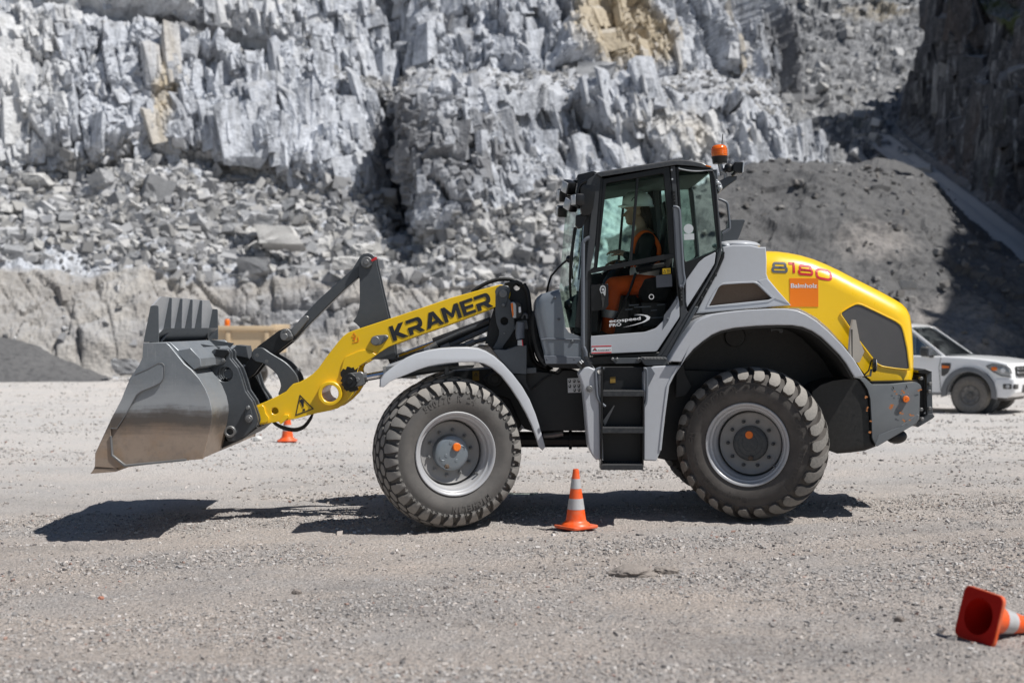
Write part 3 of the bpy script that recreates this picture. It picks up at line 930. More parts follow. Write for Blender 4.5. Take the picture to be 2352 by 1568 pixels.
def make_wheel(kind, C, th):
    w = put('wheel', disc_mesh(), DISC, loader, 40, C, (0, 0, th))
    w.matrix_parent_inverse = wm(loader).inverted()
    tm, idx = tyre_mesh(front_blocks() if kind == 'f' else rear_blocks())
    to = put('tyre', tm, [TYRE_F if kind == 'f' else TYRE_R, LUG if kind == 'f' else LUGR], w, 50, local=True)
    tm.polygons.foreach_set('material_index', np.array(idx, dtype=np.int32))
    put('rim', rim_mesh(), RIM, w, 40, local=True)
    for i in range(10):
        a = R(36 * i + (10 if kind == 'f' else 0))
        c = (.198 * math.cos(a), .198 * math.sin(a))
        put('wheel_nut', join(cyl_y(c, .0165, -.085, -.06, 6, .002), cyl_y(c, .008, -.103, -.08, 8, .002)), STEEL if kind == 'f' else HUBR, w, 30, local=True)
    hy = -.135 if kind == 'f' else -.10
    hub = lathe_mesh([(0, hy), (.118, hy), (.145, hy + .006), (.152, hy + .014), (.154, hy + .04), (.160, -.05), (.160, -.01)], 56, 'Y')
    put('hub', hub, HUBF if kind == 'f' else HUBR, w, 40, local=True)
    extra = []
    if kind == 'f':
        for a, r in ((200, .06), (300, .075), (100, .09)):
            extra.append(cyl_y((r * math.cos(R(a)), r * math.sin(R(a))), .014, hy - .004, hy, 14, .002))
        for sg in (0, 180):
            pts = [(.055, .035), (.035, .055), (.050, .085), (.085, .085), (.095, .06)]
            q = [Vector((x, hy - .002, z)) for x, z in pts]
            q = [Matrix.Rotation(R(sg + 20), 3, 'Y') @ v for v in q]
            extra.append(tube_mesh(q, .003, 1, 3))
    else:
        extra.append(tube_mesh([Vector((.07 * math.cos(R(a)), hy - .001, .07 * math.sin(R(a)))) for a in range(0, 361, 30)], .002, 1))
        extra.append(tube_mesh([Vector((.11 * math.cos(R(a)), hy - .001, .11 * math.sin(R(a)))) for a in range(0, 361, 20)], .002, 1))
    put('hub_detail', join(*extra), HUBF if kind == 'f' else HUBR, w, 40, local=True)
    oc = (.035, .052) if kind == 'f' else (-.006, .076)
    put('hub_cap', cyl_y(oc, .036 if kind == 'f' else .034, hy - (.03 if kind == 'f' else .008), hy, 24, .006), ORANGE, w, 40, local=True)
    pc = (-.052, -.115) if kind == 'f' else (.008, -.125)
    put('drain_plug', join(cyl_y(pc, .022, hy - .02, hy + .02, 6, .003), cyl_y(pc, .010, hy - .026, hy - .018, 10)), BROWN, w, 30, local=True)
    va = R(-40)
    put('valve', tube_mesh([Vector((.285 * math.cos(va), -.10, .285 * math.sin(va))), Vector((.30 * math.cos(va), -.15, .30 * math.sin(va))), Vector((.27 * math.cos(va), -.17, .27 * math.sin(va)))], .009), STEEL, w, 40, local=True)
    words = [('500/70 R 24', 152, 80, .06), ('Continental', 32, -52, .065), ('CompactMaster EM', 272, 168, .058)] if kind == 'r' else [('MICHELIN', -50, -95, .05), ('500/70 R 24', 128, 68, .05)]
    ws_ = []
    for wd, a0, a1, hh in words:
        n_ = len(wd); q_ = 0
        for pc in wd.split(' '):
            ws_.append((pc, a0 + (a1 - a0) * q_ / n_, a0 + (a1 - a0) * (q_ + len(pc)) / n_, hh)); q_ += len(pc) + 1
    for wd, a0, a1, hh in ws_:
        put('sidewall_lettering', arc_text(wd, a0, a1, .455, -.253, hh), TYRE_F if kind == 'f' else TYRE_R, w, 0, local=True)
    return w

TH_F, TH_R = R(21), R(-20)
def wheel_center(px, Y, th, back=.23):
    p = W(px, Y)
    return Vector((p.x - math.sin(th) * back, p.y + math.cos(th) * back, p.z))
CF = wheel_center((1047, 1042), 12.28, TH_F)
CR = wheel_center((1716, 1021), 12.34, TH_R)
WF = make_wheel('f', CF, TH_F)
WR = make_wheel('r', CR, TH_R)
def dup_tree(root, loc, rz):
    r = root.copy(); COL.objects.link(r)
    r.location = loc; r.rotation_euler = (0, 0, rz)
    for ch in list(root.children):
        c = ch.copy(); COL.objects.link(c); c.parent = r
    return r
dup_tree(WF, (CF.x, 2 * YC - CF.y, CF.z), TH_F + math.pi)
dup_tree(WR, (CR.x, 2 * YC - CR.y, CR.z), TH_R + math.pi)
put('axle', join(cyl_y((CF.x, CF.z), .13, CF.y + .1, 2 * YC - CF.y - .1), cyl_y((CF.x, CF.z), .22, YC - .25, YC + .25)), BLK2, loader)
put('axle', join(cyl_y((CR.x, CR.z), .13, CR.y + .1, 2 * YC - CR.y - .1), cyl_y((CR.x, CR.z), .22, YC - .25, YC + .25)), BLK2, loader)

# ================================================================ front fenders (they steer with the wheels)
def on_wall(p, C, th):
    d = Vector(((p[0] - CX) / F, 1.0))
    n = Vector((math.sin(th), -math.cos(th)))
    c = Vector((C.x, C.y))
    t = c.dot(n) / d.dot(n)
    h = d * t
    return ((h - c).dot(Vector((math.cos(th), math.sin(th)))), CH - (p[1] - HY) / F * t)
fo = M(4, (162, 388), (166, 330), (195, 292), (235, 258), (300, 210), (360, 170), (430, 140), (510, 118), (600, 104), (700, 97), (800, 95), (880, 102), (945, 125), (1010, 165), (1080, 225), (1150, 300), (1215, 385), (1270, 480), (1315, 590), (1350, 700), (1372, 780), (1386, 832))
fi = M(4, (1368, 856), (1340, 830), (1315, 750), (1285, 670), (1245, 585), (1195, 495), (1130, 395), (1060, 305), (990, 245), (930, 215), (860, 203), (760, 205), (670, 211), (600, 220), (520, 235), (440, 262), (370, 292), (300, 320), (240, 345), (190, 388))
LC = Vector((CF.x + math.sin(TH_F) * .27, CF.y - math.cos(TH_F) * .27, 0))
so = [on_wall(p, LC, TH_F) for p in fo]
si = [on_wall(p, LC, TH_F) for p in fi]
def fender(far):
    lip = shape2d([so + si], .03, .012, 2); lip.transform(Matrix.Translation((0, .015, 0)) @ M_XZ)
    top = shape2d([sheet(so[::-1], .02)], .50, .004); top.transform(Matrix.Translation((0, .03 + .25, 0)) @ M_XZ)
    for v in top.vertices: v.co.x += math.tan(TH_F) * (v.co.y - .03)
    me = join(lip, top)
    if far:
        me.transform(Matrix.Diagonal((1, -1, 1, 1))); me.flip_normals()
        loc = (CF.x - math.sin(TH_F) * .27, 2 * YC - CF.y + math.cos(TH_F) * .27, 0)
    else:
        loc = LC
    me.transform(Matrix.Translation(loc) @ Matrix.Rotation(TH_F, 4, 'Z'))
    return put('front_fender', me, GREY, loader, 40)
ff = fender(False); fender(True)
put('fender_bracket', join(plate_mesh([M(4, (638, 235), (670, 235), (670, 300), (638, 300))], 12.5, .02), plate_mesh([M(4, (410, 250), (640, 235), (860, 225), (850, 245), (640, 262), (420, 285))], 12.62, .04)), DGREY, ff)
plate('fender_clamp', [M(4, (480, 105), (520, 90), (530, 125), (490, 135))], 12.9, .1, GREY2, ff, .004)
plate('axle_sticker', [M(4, (845, 270), (895, 270), (895, 340), (845, 340))], 12.98, .004, pbr('dull_yellow_label', (.28, .17, .01), .5), loader, 0)
plate('axle_sticker_print', [tri_ring(*M(4, (870, 278), (885, 305), (855, 305)), .6)[0], M(4, (862, 302), (878, 302), (870, 288))], 12.976, .002, BLACKP, loader, 0)

# ================================================================ chassis
plate('chassis', [M(4, (920, 330), (1000, 250), (1240, 290), (1330, 270), (1420, 280), (1480, 292), (1515, 262), (1590, 262), (1660, 290), (1720, 300), (1720, 712), (1500, 712), (1380, 718), (1300, 720), (1235, 700), (1190, 640), (1120, 480), (1000, 440))], 12.98, .84, BLK2, loader, .012)
plate('front_frame', [M(4, (560, 330), (700, 270), (1000, 250), (1240, 290), (1260, 560), (1190, 700), (1000, 800), (560, 800), (480, 560))], 13.08, .64, BLK2, loader, .012)
put('drive_shaft', join(tube_mesh([W(p, 13.25) for p in M(4, (1100, 775), (1760, 775))], .075), tube_mesh([W(p, 13.22) for p in M(4, (1385, 740), (1520, 735))], .04), tube_mesh([W(p, 13.24) for p in M(4, (1560, 775), (1580, 775))], .095)), BLK2, loader)
put('shaft_guard', tube_mesh([W(p, 13.1) for p in M(4, (1370, 745), (1440, 742), (1515, 728))], .03), STEEL, loader)
put('axle_hub_housing', join(pin_at(M(4, (1012, 330))[0], 12.9, 17, 12.88, 13.1), pin_at(M(4, (1012, 330))[0], 12.9, 10, 12.86, 12.9)), BLK2, loader)
plate('rear_frame', [M(5, (850, 330), (960, 320), (1500, 330), (1900, 500), (2050, 700), (2000, 900), (1200, 900), (1000, 960), (860, 960), (790, 945), (840, 700))], 12.95, .9, BLK2, loader, .012)
ml = plate('maintenance_label', [M(12, (366, 1312), (505, 1306), (510, 1458), (370, 1462))], 12.974, .004, WHITE, loader, 0)
ics = []
for i, (x, y) in enumerate(((388, 1338), (436, 1336), (484, 1334), (390, 1390), (438, 1388), (484, 1386), (440, 1432), (486, 1430))):
    c = M(12, (x, y))[0]
    ics.append(plate_mesh([circ(c, 3.3, 14), circ((c[0] - .6, c[1] - .5), 2.0, 10)], 12.9715, .002, 0))
    ics.append(plate_mesh([[(c[0] - 2.8, c[1] + 3.4), (c[0] + 2.4, c[1] + 3.1), (c[0] + 2.4, c[1] + 4.3), (c[0] - 2.8, c[1] + 4.6)]], 12.9715, .002, 0))
put('label_print', join(*ics), BLACKP, ml, 0)
tube('cable', [W(p, 12.96) for p in M(12, (0, 1420), (90, 1340), (200, 1270))], .008, RUBBER, loader)

# ================================================================ steps and side tank
SY = 12.30
stepw = plate('step_box', [M(5, (405, 300), (690, 300), (690, 1000), (398, 1000))], SY + .20, .5, BLK2, loader, .006)
for (y0, y1, xa, xb) in ((468, 508, 402, 690), (728, 768, 397, 690), (990, 1028, 388, 685)):
    st = plate('step_tread', [M(5, (xa, y0), (xb, y0), (xb, y1), (xa, y1))], SY, .24, STEPM, loader, .004)
    teeth = []
    for k in range(26):
        x = xa + 10 + (xb - xa - 20) * k / 25
        teeth.append(plate_mesh([M(5, (x - 4, y0 + 1), (x, y0 - 7), (x + 4, y0 + 1))], SY + .004, .2, 0))
    put('grip_teeth', join(*teeth), STEEL, st)
plate('step_stringer', [M(5, (388, 300), (405, 300), (398, 1026), (388, 1026))], SY + .002, .24, BLK, loader, .003)
plate('step_stringer', [M(5, (686, 470), (694, 470), (686, 1026), (680, 1026))], SY + .002, .24, BLK, loader, .003)
plate('step_gusset', [M(5, (402, 680), (480, 570), (484, 575), (415, 720))], SY + .12, .004, STEEL, loader, 0)
plate('step_label', [M(5, (452, 372), (490, 370), (490, 412), (452, 414))], SY + .196, .003, pbr('dull_gold_label', (.32, .19, .02), .5), loader, 0)
lp = M(5, (232, 352), (270, 305), (300, 298), (336, 312), (356, 340), (368, 400), (378, 600), (386, 955), (352, 958), (325, 925), (302, 872), (290, 760), (278, 600), (262, 440))
tank = plate('side_tank', [fillet(lp, 3)], SY + .03, .42, GREY, loader, .022, res=3)
plate('tank_plate', [M(5, (368, 360), (385, 360), (398, 520), (402, 960), (386, 958), (376, 560))], SY + .06, .1, WHITE, tank, .003)
cp = M(5, (300, 330), (262, 268))
put('filler_cap', join(tube_mesh([W(cp[0], SY + .12), W(cp[1], SY + .12)], .056), tube_mesh([W(M(5, (262, 268))[0], SY + .12), W(M(5, (248, 250))[0], SY + .12)], .06)), BLK, tank)
put('cap_grip', join(*[tube_mesh([W(a, SY + .055), W(b, SY + .055)], .006) for a, b in ((M(5, (236, 262))[0], M(5, (252, 278))[0]), (M(5, (248, 254))[0], M(5, (262, 268))[0]))]), WHITE, tank)
put('filler_neck', tube_mesh([W(M(5, (345, 380))[0], SY + .14), W(M(5, (292, 310))[0], SY + .13)], .05), GREY, tank)
put('bolt', join(pin_at(M(5, (307, 455))[0], SY, 8, SY + .005, SY + .03, 8), pin_at(M(5, (305, 455))[0], SY, 4, SY - .004, SY + .01, 6)), STEEL, tank)
tube('handrail', [W(p, SY + .02) for p in M(5, (410, 312), (372, 312), (352, 325), (350, 360), (354, 440), (362, 510), (385, 550), (418, 580))], .013, GREY2, loader, 4)
tube('handrail', [W(p, SY + .02) for p in M(5, (690, 312), (706, 316), (712, 350), (711, 470), (706, 545), (690, 580))], .013, GREY2, loader, 4)
rp_ = M(5, (690, 340), (722, 318), (760, 296), (955, 286), (905, 360), (868, 430), (850, 560), (832, 700), (812, 890), (778, 966), (690, 962))
rpan = plate('step_side_panel', [fillet(rp_, 3)], SY + .02, .45, GREY, loader, .02, res=3)
plate('panel_flange', [M(5, (955, 288), (905, 362), (870, 432), (852, 560), (834, 700), (814, 890), (798, 888), (818, 700), (836, 550), (852, 430), (890, 352), (930, 290))], SY + .012, .012, GREY, rpan, .004)
plate('panel_bracket', [M(5, (688, 305), (740, 300), (770, 345), (722, 440), (700, 420))], SY + .012, .02, GREY2, rpan, .004)
# platform under the door
pf = plate('platform', [M(5, (665, 240), (850, 232), (862, 285), (705, 290), (690, 275))], SY + .08, .40, DGREY, loader, .006)
put('grip_teeth', join(*[plate_mesh([M(5, (685 + 24 * k, 234), (700 + 24 * k, 233), (712 + 24 * k, 246), (696 + 24 * k, 246))], SY + .06, .3, .002) for k in range(7)]), STEEL, pf)
plate('door_step_bar', [fillet(M(5, (465, 240), (520, 238), (670, 236), (675, 262), (650, 275), (490, 278), (475, 262)), 2)], SY + .16, .02, DGREY, loader, .005)
each('bolt', [pin_at(M(5, (x, 247))[0], SY, 3.4, SY + .145, SY + .16, 10) for x in (478, 510, 664)], STEEL, bpy.data.objects['door_step_bar'])

# ================================================================ rear fender, engine cover, hood
RY = 12.28
ro = M(5, (868, 262), (905, 200), (950, 130)) + M(6, (20, 742), (50, 700), (85, 655), (130, 630), (200, 605), (300, 590), (420, 577), (560, 569), (680, 569), (750, 580), (810, 605), (880, 650), (960, 718), (1050, 808), (1120, 895), (1165, 965), (1192, 1012))
ri = M(6, (1132, 1022), (1110, 990), (1075, 930), (1030, 872), (970, 812), (910, 755), (850, 715), (790, 690), (720, 678), (620, 677), (480, 682), (340, 695), (250, 715), (190, 742), (130, 785), (70, 835), (20, 895), (-20, 960)) + M(5, (985, 210), (955, 265))
rf = plate('rear_fender', [ro + ri], RY, .035, GREY, loader, .016, res=3)
rxo = XZ(ro, RY)
put('fender_top', wplate_mesh([sheet(rxo[::-1], .02)], RY + .036, .60, .004), GREY, rf)
rxi = XZ(ri, RY)
put('arch_liner', wplate_mesh([sheet(rxi[::-1], -.02)], RY + .04, .74, .004), PLAST, rf)
arch = ri + M(6, (-40, 1150), (200, 1250), (850, 1250), (1000, 1060), (1130, 1030))
plate('arch_back', [arch], RY + .78, .03, PLAST, rf, .004)
plate('arch_boss', [circ(M(6, (345, 752))[0], 24, 24)], RY + .75, .04, PLAST, rf, .012)
plate('arch_clip', [M(6, (575, 700), (655, 700), (660, 725), (640, 728), (630, 712), (600, 712), (580, 720))], RY + .1, .04, PLAST, rf, .003)
plate('fender_lower_liner', [M(6, (0, 905), (-40, 1000), (-45, 1150), (20, 1140), (60, 1080), (20, 1000))], RY + .5, .02, BLK2, rf)
HYN = 12.80
hood_l = M(6, (545, 340), (549, 190), (575, 184), (640, 186), (720, 196), (800, 212), (880, 236), (960, 268), (1050, 310), (1150, 362), (1250, 412), (1340, 458), (1420, 502), (1470, 532), (1503, 566), (1525, 610), (1537, 680), (1545, 800), (1549, 900), (1549, 972), (1541, 1040), (1400, 1043), (1245, 1045), (1212, 1018), (1165, 960), (1120, 880), (1050, 800), (960, 700), (880, 630), (810, 590), (760, 566), (570, 566), (545, 560))
hxz = XZ(hood_l, HYN)
hm = prism_mesh(hxz, HYN, 2 * YC - HYN, bev=list(range(1, 20)), boff=.20, seg=8)
hood = put('hood', hm, YEL2, loader, 30)
bvh_bm = bmesh.new(); bvh_bm.from_mesh(hm)
HB = BVHTree.FromBMesh(bvh_bm); bvh_bm.free()
def on_hood(me, lift=.003):
    for v in me.vertices:
        h = HB.ray_cast(Vector((v.co.x, 10., v.co.z)), Vector((0, 1, 0)))
        if h[0] is not None:
            v.co = h[0] + h[1] * lift
        else:
            v.co.y = HYN + .02
    return me
# hood seam line, side grille, crease
gr = M(6, (1038, 600), (1090, 566), (1140, 541), (1172, 545), (1280, 596), (1398, 654), (1432, 680), (1446, 720), (1470, 830), (1486, 966), (1400, 958), (1310, 944), (1275, 925), (1225, 860), (1130, 735))
GRM = NT('perforated_grille')
vv = GRM.coord('Object', (1, 1, 1))
w1 = GRM.n('ShaderNodeTexWave', Scale=30., Distortion=.3, Detail=1.); GRM.l(GRM.coord('Object', (4, 1, .02)), w1.inputs['Vector'])
GRM.col(GRM.mix(GRM.ramp(GRM.noise(1.2, 5, .6, vv), [(.3, 0.), (.7, 1.)]), GRM.mix(w1.outputs['Fac'], (.055, .057, .062), (.085, .086, .09)), (.115, .112, .112)))
GRM.b.inputs['Roughness'].default_value = .55
plate('side_grille', [fillet(gr, 6)], HYN - .006, .02, GRM.m, hood, .004)
lipg = fillet(M(6, (1030, 598), (1088, 558), (1142, 531), (1176, 536), (1284, 588), (1404, 646), (1442, 674), (1458, 718), (1482, 828), (1500, 975), (1400, 966), (1306, 952), (1268, 932), (1216, 866), (1122, 740)), 6)
plate('grille_frame', [lipg, fillet(gr, 6)], HYN - .012, .03, YEL2, hood, .006)
# 8180
def rstroke(cx0, cx1, cy0, cy1, r, w):
    """closed rounded rectangle stroke"""
    pts = fillet([(cx0, cy0), (cx1, cy0), (cx1, cy1), (cx0, cy1)], r, 6)
    return strip2d(pts, w, True)
def dig(n, x, y, w, h, sw):
    """digit in a box with its lower left corner at x, y"""
    a, b = x + sw / 2, x + w - sw / 2
    if n == '8':
        m = h * .5
        return [rstroke(a + .07 * w, b - .07 * w, y + m, y + h - sw / 2, h * .24, sw), rstroke(a, b, y + sw / 2, y + m, h * .24, sw)]
    if n == '1':
        return [strip2d([(x, y + h - sw / 2), (x + w * .6, y + h - sw / 2), (x + w * .8, y + h - sw / 2)], sw), strip2d([(x + w * .8 - sw * .2, y + h), (x + w * .8 - sw * .2, y + h / 2), (x + w * .8 - sw * .2, y)], sw)]
    if n == '0':
        return [rstroke(a, b, y + sw / 2, y + h - sw / 2, h * .42, sw)]
def place_digit(n, px0, px1, ytop, ybot, skew, mat, nm):
    q = M(6, (px0, ybot), (px1, ybot), (px0, ytop))
    a, b, c = XZ(q, HYN)
    w, h = b[0] - a[0], c[1] - a[1]
    mes = dig(n, 0, 0, w, h, .0215)
    me = join(*mes)
    bm = bmesh.new(); bm.from_mesh(me)
    bmesh.ops.subdivide_edges(bm, edges=bm.edges[:], cuts=1, use_grid_fill=True)
    bm.to_mesh(me); bm.free()
    for v in me.vertices:
        x, z = v.co.x, v.co.y
        v.co = (a[0] + x, 0, a[1] + z - skew * x)
    return on_hood(me)
put('lettering', place_digit('8', 583, 690, 262, 334, .02, GREYP, '8'), GREYP, hood, 0)
put('lettering', join(place_digit('1', 697, 742, 264, 334, .06, RED, '1'), place_digit('8', 757, 858, 276, 348, .08, RED, '8'), place_digit('0', 872, 985, 296, 372, .18, RED, '0')), RED, hood, 0)
sq = M(6, (702, 370), (890, 370), (890, 556), (705, 556))
ob = plate('sponsor_panel', [sq], HYN - .004, .004, ORP, hood, 0)
put('lettering', text_plane('Balmholz', M(6, (710, 432))[0], M(6, (883, 432))[0], HYN - .0055, 10.2, .022), WHITE, ob, 0)
# slow-vehicle plate seen edge-on, reflector disc on a bracket
tp = [Vector((0, 0)), ]
c0 = W(M(6, (1112, 645))[0], HYN - .25); c1 = W(M(6, (1082, 905))[0], HYN - .25); c2 = W(M(6, (1152, 905))[0], HYN - .02)
bm = bmesh.new()
pts = [W(p, y) for p, y in zip(M(6, (1108, 640), (1126, 643), (1150, 775), (1182, 850), (1150, 920), (1122, 922), (1082, 870), (1094, 705)), (12.72, 12.72, 12.76, 12.79, 12.76, 12.70, 12.62, 12.66))]
vsb = [bm.verts.new(p) for p in pts]
vsf = [bm.verts.new(p + Vector((.012, -.012, 0))) for p in pts]
bm.faces.new(vsb[::-1]); bm.faces.new(vsf)
for i in range(len(pts)):
    bm.faces.new((vsb[i], vsb[(i + 1) % 8], vsf[(i + 1) % 8], vsf[i]))
bmesh.ops.recalc_face_normals(bm, faces=bm.faces)
me = bpy.data.meshes.new('sign'); bm.to_mesh(me); bm.free()
TAN = pbr('sign_back_metal', (.36, .335, .30), .5, .3, .2, .2, 5.)
sg = put('warning_plate', me, TAN, hood, 20)
plate('plate_slot', [M(6, (1106, 705), (1115, 705), (1115, 905), (1110, 905))], 12.60, .004, BLK, sg, 0)
rc = W(M(6, (1256, 940))[0], 12.70)
md = lathe_mesh([(0, -.018), (.055, -.018), (.062, -.01), (.062, .012), (0, .02)], 28, 'Y')
md.transform(Matrix.Translation(rc) @ Matrix.Rotation(R(80), 4, 'Z'))
mr = put('marker_reflector', md, BLK, hood, 40)
md = lathe_mesh([(0, -.022), (.05, -.022), (.05, -.016), (0, -.016)], 28, 'Y'); md.transform(Matrix.Translation(rc) @ Matrix.Rotation(R(80), 4, 'Z')); put('reflector_lens', md, WHITE, mr, 40)
tube('bracket', [W(p, 12.72) for p in M(6, (1190, 1005), (1220, 975), (1232, 930), (1240, 905))], .006, BLK, mr)
plate('bracket_arm', [M(6, (1232, 965), (1246, 965), (1238, 1012), (1200, 1014), (1200, 1008), (1228, 1004))], 12.72, .02, STEEL, mr, .002)

# grey engine cover with the air intake
EY = 12.72
eo = M(6, (268, 232), (262, 165), (330, 150), (440, 152), (500, 165), (547, 165), (552, 250), (551, 340), (562, 372), (630, 455), (712, 546), (540, 560), (300, 580), (85, 601), (110, 552), (160, 455), (220, 345))
hol = M(6, (172, 552), (200, 500), (234, 432), (250, 417), (268, 411), (380, 403), (470, 400), (492, 408), (540, 455), (586, 500), (565, 511), (380, 530))
ec = plate('engine_cover', [eo, hol], EY, .07, GREY, loader, .02, res=3)
put('cover_body', prism_mesh(XZ(eo, EY), EY + .071, 2 * YC - EY, bev=[1, 2, 3, 4], boff=.06, seg=4), GREY, ec, 35)
plate('intake_mesh', [M(6, (160, 560), (190, 490), (235, 410), (480, 395), (600, 500), (570, 520))], EY + .06, .005, BROWN, ec, 0)
plate('intake_rim', [fillet(M(6, (150, 562), (185, 490), (228, 425), (262, 398), (470, 388), (505, 402), (610, 500), (570, 524), (380, 545)), 4), hol], EY - .006, .02, GREY, ec, .006)
tri = M(6, (496, 385), (552, 372), (625, 455), (700, 536), (600, 500), (540, 440))
plate('cover_facet', [tri], EY - .005, .01, GREY, ec, .004)
plate('seam_gasket', [M(6, (85, 602), (300, 582), (540, 562), (590, 566), (300, 598), (80, 612))], EY + .02, .1, BLK, ec, 0)
put('cover_cap', join(sph(W(M(6, (350, 158))[0], 13.1), (.22, .3, .05)), sph(W(M(6, (270, 166))[0], 13.0), (.06, .2, .05))), GREY, ec, 60)
plate('exhaust_flap', [M(3, (1325, 590), (1412, 588), (1418, 598), (1385, 690), (1362, 738), (1262, 738), (1268, 660), (1310, 640))], 13.0, .2, DGREY, loader, .008)

# ================================================================ counterweight / rear bumper
WY = 12.52
bd = M(6, (850, 1115), (905, 1070), (985, 1042), (1060, 1032), (1135, 1030), (1185, 1055), (1215, 1100), (1232, 1160), (1240, 1290), (1246, 1430), (1275, 1474), (1200, 1502), (1110, 1514), (1020, 1521), (960, 1500), (880, 1380))
CW = put('counterweight', prism_mesh(XZ(bd, WY), WY, 2 * YC - WY, bev=list(range(5, 13)), boff=.03, seg=3), pbr('counterweight_black', (.012, .012, .012), .38, 0, .04, .3, 3.), loader, 35)
BUMP = NT('bumper_grey')
v = BUMP.coord()
n2 = BUMP.noise(26, 5, .7, v); n1 = BUMP.noise(4.2, 5, .6, v)
base = BUMP.mix(n1, (.145, .158, .168), (.20, .212, .22))
chip = BUMP.math('MULTIPLY', BUMP.ramp(n1, [(.63, 0.), (.65, 1.)]), BUMP.ramp(n2, [(.46, 0.), (.50, 1.)]))
BUMP.col(BUMP.mix(chip, base, (.50, .16, .035)))
BUMP.l(BUMP.math('ADD', BUMP.math('MULTIPLY', n2, .2), .30), BUMP.b.inputs['Roughness'])
bg = M(6, (1160, 1026), (1192, 1018), (1232, 1056), (1250, 1068), (1380, 1066), (1535, 1050), (1560, 1068), (1568, 1090), (1556, 1110), (1556, 1150), (1553, 1290), (1532, 1322), (1440, 1375), (1276, 1470), (1262, 1450), (1246, 1415), (1241, 1300), (1233, 1160), (1216, 1100), (1190, 1058))
bmp = put('rear_bumper', prism_mesh(XZ(fillet(bg, 2, 2), WY - .03), WY - .03, 2 * YC - WY + .03, bev=list(range(0, 45)), boff=.018, seg=3), BUMP.m, loader, 35)
plate('bumper_lower_lip', [M(6, (1262, 1455), (1290, 1395), (1420, 1345), (1540, 1260), (1554, 1270), (1550, 1295), (1532, 1324), (1440, 1377), (1276, 1473))], WY - .036, .02, BUMP.m, bmp, .008)
rc_ = []
for (x0, y0, x1, y1) in ((1392, 1108, 1442, 1130), (1430, 1102, 1452, 1122), (1538, 1096, 1568, 1112), (1198, 1140, 1236, 1165), (1206, 1200, 1218, 1250), (1230, 1270, 1242, 1310), (1422, 1246, 1450, 1266), (1484, 1250, 1545, 1282), (1440, 1290, 1500, 1312), (1225, 1370, 1240, 1390)):
    rk = random.Random(x0)
    for k in range(3):
        cx_, cy_ = rk.uniform(x0, x1), rk.uniform(y0, y1)
        n = 7
        pl = [(cx_ + rk.uniform(3, 9) * math.cos(2 * math.pi * i / n) * (1 + .5 * rk.random()), cy_ + rk.uniform(2.5, 7) * math.sin(2 * math.pi * i / n)) for i in range(n)]
        rc_.append(M(6, *pl))
rustm = NT('bare_orange_primer'); rustm.col(rustm.mix(rustm.noise(60, 4, .7), (.42, .12, .03), (.62, .28, .10))); rustm.b.inputs['Roughness'].default_value = .7
each('paint_chip', [flat_px([p], WY - .0395 - .0003 * i) for i, p in enumerate(rc_)], rustm.m, bmp, 0)
each('seam_mark', [flat_px([M(6, (1376, 1078), (1382, 1078), (1388, 1096), (1382, 1096))], WY - .034), flat_px([M(6, (1464, 1070), (1470, 1070), (1476, 1090), (1470, 1090))], WY - .034)], BLK, bmp, 0)
sl = plate('marker_light', [fillet(M(6, (1432, 1140), (1488, 1128), (1484, 1150), (1476, 1184), (1440, 1186)), 3)], WY - .04, .014, GREY2, bmp, .004)
put('marker_lens', pin_at(M(6, (1455, 1160))[0], WY, 7.4, WY - .062, WY - .04, 24), ORANGE, sl)
put('lens_center', pin_at(M(6, (1454, 1159))[0], WY, 1.2, WY - .066, WY - .06, 8), RED, sl)
plate('hood_gap_filler', [M(6, (1240, 1045), (1540, 1040), (1545, 1052), (1400, 1066), (1255, 1068))], WY + .1, 1.5, BLK, bmp, 0)  # black filler standing in for the dark gap between hood and bumper
put('tow_hook', sph(W(M(6, (1400, 1405))[0], 13.2), (.10, .1, .07)), BLK2, bmp)
# rear coupling frame
hp = M(6, (1545, 975), (1590, 965), (1635, 978), (1640, 1100), (1640, 1262), (1600, 1310), (1538, 1348), (1520, 1335), (1548, 1300))
hit = plate('rear_hitch', [M(6, (1545, 1000), (1596, 985), (1598, 1240), (1550, 1290))], 12.95, .9, BLK2, loader, .006)
plate('hitch_frame', [M(6, (1600, 990), (1635, 980), (1641, 1262), (1604, 1265))], 12.88, .05, DGREY, hit, .006)
plate('hitch_frame', [M(6, (1546, 972), (1590, 964), (1635, 980), (1612, 1000), (1548, 990))], 12.86, 1.05, BLK, hit, .006)
plate('hitch_frame', [M(6, (1530, 1330), (1602, 1262), (1641, 1258), (1655, 1275), (1640, 1290), (1545, 1346))], 12.86, 1.05, DGREY, hit, .006)
each('bolt', [pin_at(p, 12.9, 4, 12.84, 12.9, 10) for p in M(6, (1556, 1025), (1615, 1060), (1612, 1220), (1556, 1228), (1562, 1290), (1610, 1110))], STEEL, hit)
# ================================================================ cab
KY = 12.62
KF = 2 * YC - KY
